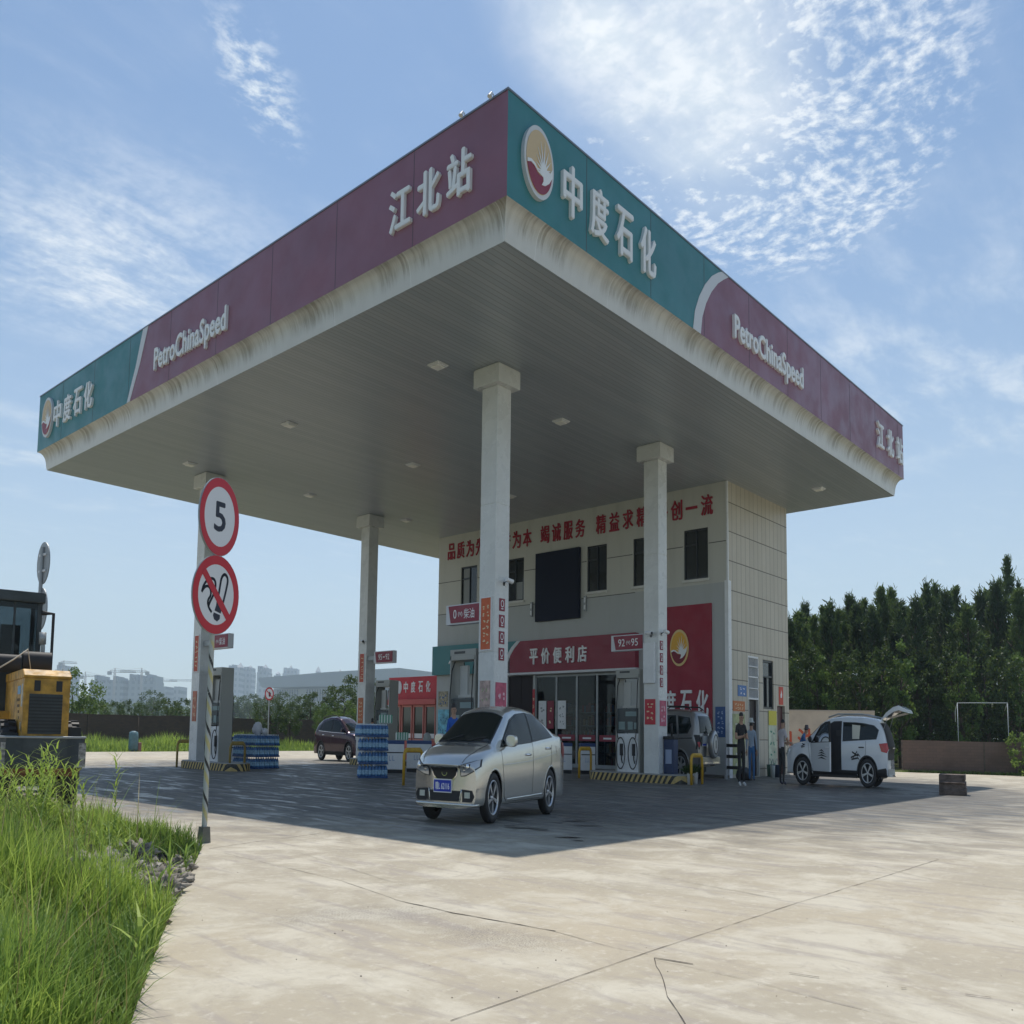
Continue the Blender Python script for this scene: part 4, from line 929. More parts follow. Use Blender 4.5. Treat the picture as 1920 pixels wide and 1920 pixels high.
# ------------------------------------------------------------------ freezers and sales tables
def freezer(loc, rz, w, label, blue=True):
    t = empty('chest_freezer', loc, rz, label, 'freezer', 'white chest freezers')
    b = MB(REAL); b.bb((-w / 2, -.33, .1), (w / 2, .33, .80)); b.build('cabinet', M_WPLAS, t, bevel=.02)
    b = MB(REAL); b.bb((-w / 2 + .03, -.30, 0), (w / 2 - .03, .30, .1)); b.build('plinth', M_BLACK, t)
    b = MB(REAL); b.bb((-w / 2 - .01, -.34, .80), (w / 2 + .01, .34, .9)); b.build('lid', mat('freezer_blue', (.03, .07, .20), .35), t, bevel=.02)
    b = MB(REAL); b.bb((-w / 2 + .02, -.336, .55), (w / 2 - .02, -.331, .58)); b.build('trim', M_DARK, t)
    b = MB(REAL); 
    for i in range(4): b.bb((-w * .2 + i * w * .11, -.334, .34), (-w * .2 + i * w * .11 + w * .02, -.331, .48)); b.bb((-w * .2 + i * w * .11, -.334, .34), (-w * .2 + i * w * .11 + w * .07, -.331, .36))
    b.build('side_print', mat('faint_blue', (.3, .38, .55), .5), t)
    return t
q = ground(728, 1449); freezer((q.x, q.y, 0), R(-44), 1.5, 'white chest freezer with dark blue lid beside the water stack, left of the sedan')
tissue_pack((q.x + .45, q.y - .3, .9 * ZS), R(-30), 'green striped tissue pack lying on the white freezer left of the sedan')
q2 = ground(785, 1447); freezer((q2.x, q2.y, 0), R(-44), 1.25, 'second white freezer partly behind the yellow guard, left of the sedan')
q3 = ground(440, 1437); freezer((q3.x + .3, q3.y + .3, 0), R(-44), 1.1, 'white freezer half hidden behind the water stack near the speed post')
freezer((31.2, 23.2, 0), R(-44), 1.25, 'white freezer right of the silver sedan in front of the shop glass')
freezer((31.9, 22.2, 0), R(-44), .75, 'narrow white freezer with blue lid, closest to the fuel pump before the shop')
t = blob('red_bucket', ground(800, 1440) + Vector((.1, .1, .6)), .42, (1, 1, 1.45), mat('red_cloth', (.30, .02, .035), .7), 'dark red cloth covered drum behind the front of the silver sedan', 'drum', 2, .08)
blob('fruit_bag', ground(800, 1440) + Vector((.1, .1, 1.42)), .2, (1, 1, 1.3), mat('bag_grey', (.36, .38, .36), .6), 'grey plastic bag lying on the dark red drum', 'bag', 6)

# ------------------------------------------------------------------ red kiosk beside the building
KX = 36.5; FK = frame_mx(KX)
k = empty('red_kiosk', (0, 0, 0), label='small red sales kiosk with white characters beside the station building', cat='kiosk')
b = MB(); b.bb((KX + .05, 36.2, 0), (KX + 2.6, 40.4, 5.0)); b.build('cabin', mat('kiosk_wall', (.45, .10, .09), .5), k)
b = MB(); b.prism(rect(-40.5, -36.1, 3.72, 5.1), FK, -.05, .05); sg = b.build('sign_board', M_RED, k)
b = MB(); b.prism(rect(-40.5, -36.1, 3.38, 3.70), FK, -.05, .32); b.build('awning', mat('awning_red', (.52, .11, .10), .6), k)
b = MB(); put_chars(b, '中度石化', FK, -39.1, -36.75, 4.12, 4.82, .05, .08, .38, .03); b.build('lettering', M_LET, sg)
b = MB(); b.prism(circle(-39.5, 4.47, .22, .40, 24), FK, .05, .08); em = b.build('emblem', M_STRIPE, sg); 
for i in range(4):
    u0 = -40.3 + i * 1.03; 
    if i == 0: u0 += .25
    u1 = -40.3 + (i + 1) * 1.03 - .12
    f = MB()
    for qd in (rect(u0, u0 + .07, 1.2, 3.34), rect(u1 - .07, u1, 1.2, 3.34), rect(u0 + .07, u1 - .07, 3.24, 3.34), rect(u0 + .07, u1 - .07, 1.2, 1.3)): f.prism(qd, FK, -.04, .04)
    wf = f.build('window', mat('kiosk_frame', (.52, .20, .17), .5), k)
    f = MB(); f.prism(rect(u0 + .07, u1 - .07, 1.3, 3.24), FK, -.045, -.03); f.build('pane', mat('kiosk_glass', (.05, .06, .05), .08, spec=.7), wf)
b = MB(); b.prism(rect(-40.2, -36.3, 1.34, 1.62), FK, -.028, -.02); b.build('white_strip', M_WPLAS, k)  # plain white strip across the foot of the panes

# ------------------------------------------------------------------ people
def person(loc, rz, height, label, top, bottom, skin, hair, shoe, pose='stand', hat=None, long_sleeve=False, hairlen=0):
    """one continuous skinned body, clothes by region, head with face and hair"""
    s = height / 1.72
    J = {'pel': (0, 0, .95, .125), 'spi': (0, .0, 1.15, .125), 'che': (0, .0, 1.32, .145), 'nec': (0, .0, 1.47, .06), 'hea': (0, .015, 1.60, .092), 'cro': (0, .01, 1.68, .075)}
    for sd, sx in (('l', 1), ('r', -1)):
        J['sh' + sd] = (sx * .17, 0, 1.38, .07); J['el' + sd] = (sx * .23, .0, 1.12, .045); J['wr' + sd] = (sx * .24, .04, .88, .032)
        J['hi' + sd] = (sx * .09, 0, .90, .095); J['kn' + sd] = (sx * .10, .02, .50, .062); J['an' + sd] = (sx * .10, 0, .09, .043); J['to' + sd] = (sx * .11, .15, .04, .035)
    def setj(k, x, y, z): J[k] = (x, y, z, J[k][3])
    if pose == 'phone':
        for sd, sx in (('l', 1), ('r', -1)): setj('el' + sd, sx * .26, .04, 1.12); setj('wr' + sd, sx * .06, .28, 1.16)
        setj('hea', 0, .05, 1.59); setj('cro', 0, .05, 1.67); setj('knl', .11, .06, .5); setj('tol', .13, .18, .04); setj('anl', .12, .05, .09)
    if pose == 'reach':
        for sd, sx in (('l', 1), ('r', -1)): setj('el' + sd, sx * .24, .16, 1.13); setj('wr' + sd, sx * .16, .38, 1.10)
        setj('che', 0, .05, 1.32); setj('nec', 0, .08, 1.46); setj('hea', 0, .12, 1.58); setj('cro', 0, .11, 1.66); setj('shl', .17, .05, 1.38); setj('shr', -.17, .05, 1.38)
    if pose == 'bend':
        setj('spi', 0, .06, 1.13); setj('che', 0, .17, 1.27); setj('nec', 0, .25, 1.38); setj('hea', 0, .34, 1.46); setj('cro', 0, .35, 1.54)
        for sd, sx in (('l', 1), ('r', -1)): setj('sh' + sd, sx * .17, .18, 1.31); setj('el' + sd, sx * .24, .30, 1.08); setj('wr' + sd, sx * .18, .48, 1.0)
    E = [('pel', 'spi'), ('spi', 'che'), ('che', 'nec'), ('nec', 'hea'), ('hea', 'cro')]
    for sd in 'lr': E += [('che', 'sh' + sd), ('sh' + sd, 'el' + sd), ('el' + sd, 'wr' + sd), ('pel', 'hi' + sd), ('hi' + sd, 'kn' + sd), ('kn' + sd, 'an' + sd), ('an' + sd, 'to' + sd)]
    keys = list(J); idx = {k_: i for i, k_ in enumerate(keys)}
    me = bpy.data.meshes.new('sk'); me.from_pydata([J[k_][:3] for k_ in keys], [(idx[a], idx[b]) for a, b in E], []); me.update()
    ob = bpy.data.objects.new('sk', me); COL.objects.link(ob)
    ob.modifiers.new('skin', 'SKIN'); 
    for i, k_ in enumerate(keys):
        v = me.skin_vertices[0].data[i]; v.radius = (J[k_][3], J[k_][3] * (.72 if k_ in ('che', 'spi', 'pel') else 1)); v.use_root = (k_ == 'pel')
    sb = ob.modifiers.new('sub', 'SUBSURF'); sb.levels = sb.render_levels = 2
    dg = bpy.context.evaluated_depsgraph_get(); bm_ = bpy.data.meshes.new_from_object(ob.evaluated_get(dg)); bpy.data.objects.remove(ob)
    part = {'pel': 1, 'spi': 0, 'che': 0, 'nec': 2, 'hea': 2, 'cro': 2}
    def region(p):
        best = None
        for a, b in E:
            A, B = Vector(J[a][:3]), Vector(J[b][:3]); t_ = max(0, min(1, (p - A).dot(B - A) / (B - A).length_squared)); d = (p - A.lerp(B, t_)).length - (J[a][3] * (1 - t_) + J[b][3] * t_)
            if best is None or d < best[0]: best = (d, a, b, t_)
        _, a, b, t_ = best
        if a[:2] == 'an': return 3
        if a[:2] == 'hi' or a[:2] == 'kn': return 1
        if a == 'pel' and b[:2] == 'hi': return 1
        if a == 'pel': return 1 if t_ < .15 else 0
        if a == 'nec' or a == 'hea' or (a == 'che' and b == 'nec' and t_ > .75): return 2
        if a[:2] == 'sh' and t_ > .55 and not long_sleeve: return 2
        if a[:2] == 'el': return 0 if (long_sleeve and t_ < .9) else 2
        return 0
    vs = [v.co.copy() for v in bm_.vertices]; mb_ = MB((OS * s, OS * s, ZS * s))
    for pz in bm_.polygons:
        c = sum((vs[i] for i in pz.vertices), Vector()) / len(pz.vertices)
        mb_.f.append(list(pz.vertices)); mb_.m.append(region(c)); mb_.sm.append(True)
    mb_.v = vs
    # hands: palm, four fingers and a thumb, curled; nose
    for sd, sx in (('l', 1), ('r', -1)):
        W_ = Vector(J['wr' + sd][:3]); d = (W_ - Vector(J['el' + sd][:3])).normalized(); sid = Vector((1, 0, 0)) if abs(d.z) > .5 else Vector((0, 0, 1)); sid = (sid - d * sid.dot(d)).normalized(); nn = d.cross(sid)
        pc = W_ + d * .05; mb_.tube([W_, W_ + d * .03, W_ + d * .075, W_ + d * .09], .03, 8, mi=2, radii=[.028, .04, .04, .03])
        for i_, ln in enumerate((.07, .08, .075, .06)):
            o_ = pc + sid * (-.03 + .02 * i_) + d * .03; mb_.tube([o_, o_ + d * ln * .5, o_ + d * ln * .8 + nn * .02, o_ + d * ln + nn * .045], .009, 5, mi=2)
        mb_.tube([pc - sid * .03, pc - sid * .06 + d * .02, pc - sid * .055 + d * .05 + nn * .02], .011, 5, mi=2)
    hx, hy, hz = J['hea'][:3]
    mb_.tube([(hx, hy + .085, hz + .02), (hx, hy + .105, hz - .02), (hx, hy + .085, hz - .03)], .014, 5, mi=2)
    for sx in (-1, 1): mb_.sphere((hx + sx * .09, hy, hz), .022, 6, mi=2, sc=(.5, 1, 1.5))
    root = mb_.build('person', [mat('cloth_' + top[0], top[1], .8, var=.12, vscale=6), mat('cloth_' + bottom[0], bottom[1], .8, var=.1, vscale=6), mat('skin', skin, .6), mat('shoe_' + shoe[0], shoe[1], .6)], loc=loc)
    root.rotation_euler = (0, 0, rz); tag(root, label, 'person')
    sc_ = (OS * s, OS * s, ZS * s)
    hb = MB(sc_); cx_, cy_, cz_ = J['cro'][:3]
    prof = [(.0, .05), (.05, .044), (.080, .020), (.090, -.012), (.088, -.03 - hairlen)]
    hb.lathe(prof, 14, Matrix.Translation((cx_, cy_ - .022, cz_ - .0)) @ Matrix.Diagonal((.98, 1.03, 1.15, 1))); hb.build('hair', mat('hair_black', hair, .5), root)
    eb = MB(sc_)
    for sx in (-1, 1): eb.sphere((hx + sx * .035, hy + .083, hz + .018), .012, 6)
    eb.bb((hx - .025, hy + .086, hz - .062), (hx + .025, hy + .093, hz - .054)); eb.build('eyes_and_mouth', mat('dark_features', (.05, .02, .02), .5), root)
    if hat:
        h = MB(sc_); h.lathe([(0, .12), (.08, .115), (.1, .05), (.108, .01), (.17, -.01), (.172, -.02), (.1, .0)], 18, Matrix.Translation((cx_, cy_, cz_ + .01))); h.build('hat', mat('hat_' + hat[0], hat[1], .7), root)
    return root
SK = (.42, .25, .17); HB = (.012, .01, .01)
def facing(loc, px): 
    return 0
toward = math.atan2(-.69, -.72) - R(90)      # local +Y looks at the camera
person((29.08, 13.69, 0), toward + R(10), 1.74, 'young man in black looking at a phone by the side wall', ('black', (.02, .02, .022)), ('black', (.018, .018, .022)), SK, HB, ('white', (.6, .6, .6)), 'phone')
person((33.1, 15.15, 0), toward + R(150), 1.6, 'person in a pale hat and blue work clothes at the side door', ('pale blue', (.35, .42, .5)), ('work blue', (.05, .16, .36)), SK, HB, ('dark', (.05, .05, .08)), 'stand', ('pale', (.55, .56, .52)), True, .06)
person((31.35, 13.2, 0), R(0) + R(-115), 1.62, 'man in a pale shirt and dark trousers at the bonnet of the white car', ('pale shirt', (.50, .46, .48)), ('dark trousers', (.025, .028, .03)), SK, HB, ('dark', (.04, .035, .03)), 'reach')
d_ = ray(1500, 1400); hp = EYE + d_ * 37.2; 
person((hp.x, hp.y, 0), toward + R(70), 1.60, 'man in blue with a dark cap behind the bonnet of the white car', ('blue', (.05, .15, .36)), ('work blue', (.05, .16, .36)), SK, HB, ('dark', (.05, .05, .08)), 'bend', ('dark', (.10, .09, .10)), True)
person((17.55, 16.75, 0), toward + R(25), 1.68, 'man in a bright blue shirt behind the windscreen of the silver sedan', ('bright blue', (.02, .10, .42)), ('navy', (.03, .04, .09)), SK, (.10, .10, .10), ('dark', (.05, .05, .05)), 'stand', None, True)
person((27.55, 31.75, 0), toward + R(170), 1.55, 'person in a grey top standing at the pump by the red kiosk', ('grey', (.30, .31, .28)), ('navy', (.03, .04, .09)), SK, HB, ('dark', (.05, .05, .05)), 'stand', None, False, .05)
# ------------------------------------------------------------------ cars
def chaikin(pts, it=3):
    for _ in range(it):
        q = [pts[0]]
        for a, b in zip(pts[:-1], pts[1:]): q += [a * .75 + b * .25, a * .25 + b * .75]
        q.append(pts[-1]); pts = q
    return np.array(pts)
def smooth_list(xs, tab, wdt=.10):
    tx, ty = np.array([t[0] for t in tab]), np.array([t[1] for t in tab])
    acc = 0
    for o in np.linspace(-wdt, wdt, 7): acc = acc + np.interp(np.asarray(xs) + o, tx, ty)
    return acc / 7
def chaikin_ring(p, it=2):
    for _ in range(it):
        q = []
        for (a, b), (c, d) in zip(p, p[1:] + p[:1]): q += [(a * .75 + c * .25, b * .75 + d * .25), (a * .25 + c * .75, b * .25 + d * .75)]
        p = q
    return p
class CarBody:
    """smooth body lofted from profile curves; x forward from the rear axle, y left, z up"""
    def __init__(s, top, belt, wid, topw, x0, x1, wb, wr, zbot=.2, nose=.28, tail=.18, arch=.37):
        xs = np.concatenate([np.linspace(x0, x0 + .12, 9)[:-1], np.linspace(x0 + .12, x1 - .12, 150), np.linspace(x1 - .12, x1, 9)[1:]])
        T, B, Wd, Tw = smooth_list(xs, top, .06), smooth_list(xs, belt, .12), smooth_list(xs, wid, .15), smooth_list(xs, topw, .12)
        rows = []
        for x, t, b, wv, tw in zip(xs, T, B, Wd, Tw):
            b = min(b, t - .035); zb = zbot
            mid = zb + (b - zb) * .52
            P = [np.array(p) for p in ((0, zb), (wv * .86, zb), (wv * .97, zb + .05), (wv * .985, zb + .2), (wv, mid), (wv * .99, b - .08), (wv * .955, b), (min(tw, wv * .93) + (wv * .93 - min(tw, wv * .93)) * .04, t - .06 if t - b > .15 else (t + b) / 2), (min(tw, wv * .9) * .72, t - .012), (0, t))]
            rows.append(chaikin(P, 3))
        Rw = np.array(rows); n, k, _ = Rw.shape; s.n, s.k = n, k
        V = np.zeros((n, 2 * k - 1, 3))
        for i in range(n):
            left = Rw[i]; full = np.concatenate([left, np.stack([-left[-2::-1, 0], left[-2::-1, 1]], 1)])
            V[i, :, 1] = full[:, 0]; V[i, :, 2] = full[:, 1]; V[i, :, 0] = xs[i]
        half = Wd.max()
        fw = np.clip((xs - (x1 - 1.0)) / 1.0, 0, 1) ** 2; bw = np.clip(((x0 + .8) - xs) / .8, 0, 1) ** 2
        for i in range(n): V[i, :, 0] += -nose * fw[i] * (V[i, :, 1] / half) ** 2 + tail * bw[i] * (V[i, :, 1] / half) ** 2
        s.V = V.reshape(-1, 3); m = 2 * k - 1; F = []; A = []
        def inarch(q):
            c = np.mean([s.V[i] for i in q], axis=0)
            if abs(c[1]) < half * .55: return False
            return any((c[0] - ax) ** 2 + (c[2] - wr) ** 2 < arch ** 2 for ax in (0, wb))
        for i in range(n - 1):
            for j in range(m - 1):
                q = (i * m + j, (i + 1) * m + j, (i + 1) * m + j + 1, i * m + j + 1)
                if not inarch(q): F.append(q)
        for j in range(k - 1):             # close the ends
            a, b = j, m - 1 - j
            if a + 1 < b - 0: F.append((a, a + 1, b - 1, b) if a + 1 != b - 1 else (a, a + 1, b)); o = (n - 1) * m; F.append((o + b, o + b - 1, o + a + 1, o + a) if a + 1 != b - 1 else (o + b, o + a + 1, o + a))
        s.F = F; s.half = half
        s.bvh = BVHTree.FromPolygons([Vector(v) for v in s.V], [tuple(f) for f in F], epsilon=0.0)
    def hit(s, proj, a, b):
        if proj == 'L': o, d = Vector((a, 3, b)), Vector((0, -1, 0))
        elif proj == 'R': o, d = Vector((a, -3, b)), Vector((0, 1, 0))
        elif proj == 'F': o, d = Vector((8, a, b)), Vector((-1, 0, 0))
        elif proj == 'B': o, d = Vector((-6, a, b)), Vector((1, 0, 0))
        else: o, d = Vector((a, b, 4)), Vector((0, 0, -1))
        h = s.bvh.ray_cast(o, d)
        if h[0] is None: return None
        nrm = h[1] if h[1].dot(d) < 0 else -h[1]
        return h[0], nrm, d
    def decal(s, mb, poly, proj, off=.004, grid=.05, mi=None):
        """a panel that follows the body, cut to a polygon seen from one side"""
        P2 = []
        for (a, b), (c, d) in zip(poly, poly[1:] + poly[:1]):
            n = max(1, int(math.hypot(c - a, d - b) / grid)); P2 += [(a + (c - a) * i / n, b + (d - b) * i / n) for i in range(n)]
        nb = len(P2); lo = (min(p[0] for p in poly), min(p[1] for p in poly)); hi = (max(p[0] for p in poly), max(p[1] for p in poly))
        def inside(x, y):
            c = False
            for (x1, y1), (x2, y2) in zip(poly, poly[1:] + poly[:1]):
                if (y1 > y) != (y2 > y) and x < (x2 - x1) * (y - y1) / (y2 - y1) + x1: c = not c
            return c
        x = lo[0] + grid / 2
        while x < hi[0]:
            y = lo[1] + grid / 2
            while y < hi[1]:
                if inside(x, y): P2.append((x, y))
                y += grid
            x += grid
        res = delaunay_2d_cdt([Vector(p) for p in P2], [], [list(range(nb))], 1, 1e-5)
        vs = []; ok = []
        for p in res[0]:
            h = s.hit(proj, p.x, p.y)
            if h is None: vs.append(Vector((0, 0, 0))); ok.append(False)
            else:
                q = h[0] + h[1] * off - h[2] * off * .5; vs.append(q); ok.append(True)
        fs = [f for f in res[2] if all(ok[i] for i in f)]
        fl = []
        for f in fs:
            nrm = (vs[f[1]] - vs[f[0]]).cross(vs[f[2]] - vs[f[0]])
            h = s.hit(proj, res[0][f[0]].x, res[0][f[0]].y)
            fl.append(f if nrm.dot(h[1]) > 0 else f[::-1])
        used = sorted({i for f in fl for i in f}); mp = {u: i for i, u in enumerate(used)}
        mb.add([vs[u] for u in used], [[mp[i] for i in f] for f in fl], smooth=True, mi=mi)
    def line(s, mb, pts, proj, r=.006, off=.0, mi=None):
        out = []
        for (a, b), (c, d) in zip(pts[:-1], pts[1:]):
            n = max(1, int(math.hypot(c - a, d - b) / .05))
            for i in range(n):
                h = s.hit(proj, a + (c - a) * i / n, b + (d - b) * i / n)
                if h: out.append(h[0] + h[1] * off)
        h = s.hit(proj, *pts[-1])
        if h: out.append(h[0] + h[1] * off)
        if len(out) > 1: mb.tube(out, r, 5, mi=mi)
def inset(poly, k):
    cx = sum(p[0] for p in poly) / len(poly); cy_ = sum(p[1] for p in poly) / len(poly)
    out = []
    for x, y in poly:
        d = math.hypot(x - cx, y - cy_); f = max(0, d - k) / d if d else 1
        out.append((cx + (x - cx) * f, cy_ + (y - cy_) * f))
    return out
def wheel(parent, x, y, side, r, sc, spokes=5, rimr=.68, wdt=.2, style=0):
    M_ = Matrix.Translation((x, y, r)) @ Matrix.Rotation(R(-90) * side, 4, 'X')      # axis outwards
    t = MB(sc); h = wdt / 2
    t.lathe([(r * .70, -h), (r * .93, -h), (r * .985, -h * .75), (r, -h * .3), (r, h * .3), (r * .985, h * .75), (r * .93, h), (r * .74, h * .96), (r * rimr, h * .8)], 36, M_)
    tyre = MB(sc); wo = t.build('wheel', M_BLACK, parent)
    b = MB(sc); b.lathe([(r * rimr, h * .82), (r * rimr * .95, h * .86), (r * rimr * .91, h * .6), (r * rimr * .88, -h * .4), (.0, -h * .4)], 32, M_, mi=1)
    b.lathe([(r * rimr * 1.01, h * .80), (r * rimr * 1.0, h * .92), (r * rimr * .93, h * .90), (r * rimr * .9, h * .6)], 32, M_, mi=0)
    b.lathe([(0, h * .72), (r * .12, h * .7), (r * .14, h * .3)], 16, M_, mi=0)
    for i in range(spokes):
        for dd in ((0,) if style == 0 else (-.09, .09)):
            a = 2 * math.pi * i / spokes + dd + .3; w1, w2 = (r * .075, r * .10) if style == 0 else (r * .03, r * .035)
            ca, sa = math.cos(a), math.sin(a); r0, r1 = r * .09, r * rimr * .96
            p = [(r0 * ca - w1 * sa, r0 * sa + w1 * ca), (r0 * ca + w1 * sa, r0 * sa - w1 * ca), (r1 * ca + w2 * sa, r1 * sa - w2 * ca), (r1 * ca - w2 * sa, r1 * sa + w2 * ca)]
            b.prism(p, M_, h * .35, h * .78, mi=0)
    b.build('rim', [mat('alloy', (.55, .56, .58), .3, .8), M_DARK], wo)
    return wo
def paint(name, col, metal=.6, rough=.28): return mat(name, col, rough, metal, .5, coat=.8)
M_TAIL = mat('tail_red', (.42, .01, .015), .2, coat=.5); M_LAMP = mat('head_lamp', (.62, .64, .66), .12, .3, coat=.6); M_PLATE = mat('plate_blue_car', (.01, .04, .42), .4)
M_CARGL = mat('car_glass', (.006, .012, .012), .06, spec=.45)
M_GAP = mat('panel_gap', (.03, .03, .03), .6)
def base_car(root, body, pm, sc, wb, wr, W, spokes, style, seams, windows, arch, clad=None, tw=.2):
    b = MB(sc); b.add([tuple(v) for v in body.V], body.F, smooth=True); bo = b.build('body', pm, root)
    b = MB(sc); b.bb((.42, -W / 2 + .1, .22), (wb - .42, W / 2 - .1, .5)); b.bb((-.5, -W / 2 + .26, .22), (.42, W / 2 - .26, .74)); b.bb((wb - .42, -W / 2 + .26, .22), (wb + .45, W / 2 - .26, .66)); b.build('underbody', M_BLACK, root)
    for ax in (0, wb):
        for sd in (1, -1):
            pts = []
            for a in range(-12, 193, 8):
                h = body.hit('L' if sd > 0 else 'R', ax + (arch + .035) * math.cos(R(a)), wr + (arch + .035) * math.sin(R(a)))
                if h: pts.append((ax + arch * math.cos(R(a)), h[0].y - sd * .012, wr + arch * math.sin(R(a))))
            if len(pts) > 3: b = MB(sc); b.tube(pts, .03 if clad else .016, 6); b.build('wheel_arch', clad or pm, root)
    for ax in (0, wb):
        for sd in (1, -1): wheel(root, ax, sd * (W / 2 - tw / 2 - .035), sd, wr, sc, spokes, style=style, wdt=tw)
    for pj in 'LRTB':
        if not any(q[0] == pj for q in seams): continue
        b = MB(sc)
        for proj, pts in seams:
            if proj == pj: body.line(b, pts, proj, .0055)
        b.build('panel_gaps', M_GAP, root)
    for proj, poly in windows:
        f = MB(sc); body.decal(f, poly, proj, .004); fo = f.build('window', M_DARK, root)
        g = MB(sc); body.decal(g, inset(poly, .035), proj, .008); g.build('pane', M_CARGL, fo)
    return bo
def plate(parent, body, sc, proj, cu, cv, txt, w_=.44, h_=.14):
    h = body.hit(proj, cu, cv); x = h[0].x + (.035 if proj == 'F' else -.035)
    F = Matrix(((0, 0, 1, x), (1, 0, 0, 0), (0, 1, 0, 0), (0, 0, 0, 1))) if proj == 'F' else Matrix(((0, 0, -1, x), (-1, 0, 0, 0), (0, 1, 0, 0), (0, 0, 0, 1)))
    u0 = cu - w_ / 2 if proj == 'F' else -cu - w_ / 2
    b = MB(sc); b.prism(rect(u0 - .012, u0 + w_ + .012, cv - h_ / 2 - .012, cv + h_ / 2 + .012), F, -.03, .0); po = b.build('number_plate', M_WPLAS, parent)
    b = MB(sc); b.prism(rect(u0, u0 + w_, cv - h_ / 2, cv + h_ / 2), F, .0, .004); b.build('plate_field', M_PLATE, po)
    b = MB(sc)
    if txt: put_text(b, txt, F, u0 + .03, u0 + w_ - .03, cv - h_ * .36, cv + h_ * .36, .004, .008, .03)
    else: b.prism(rect(u0 + .04, u0 + w_ - .04, cv - h_ * .2, cv + h_ * .2), F, .004, .008)
    b.build('plate_text', M_LET, po)
def mirror(root, body, sc, x, z, sd, pm, blk=False):
    h = body.hit('L' if sd > 0 else 'R', x, z - .03); y = h[0].y if h else sd * .8
    b = MB(sc); b.prism(chaikin_ring([(-.13, -.075), (.10, -.085), (.13, .0), (.10, .075), (-.12, .07)]), Matrix(((0, 0, 1, x), (1, 0, 0, y + sd * .15), (0, 1, 0, z + .03), (0, 0, 0, 1))), -.055, .06); b.tube([(x, y - sd * .02, z - .02), (x, y + sd * .1, z)], .03, 6, mi=0); mo = b.build('mirror', M_BLACK if blk else pm, root, bevel=.015)
    b = MB(sc); b.box((x - .075, y + sd * .15, z + .03), (.02, .17, .11)); b.build('mirror_glass', M_CARGL, mo)
def handles(root, body, sc, pts, sd, m):
    for x, z in pts:
        h = body.hit('L' if sd > 0 else 'R', x, z)
        b = MB(sc); y = h[0].y; b.tube([(x - .1, y - sd * .005, z), (x - .08, y + sd * .03, z), (x + .08, y + sd * .03, z), (x + .1, y - sd * .005, z)], .016, 6); b.build('door_handle', m, root)
def mir(poly): return [(x, -y) for x, y in poly][::-1]

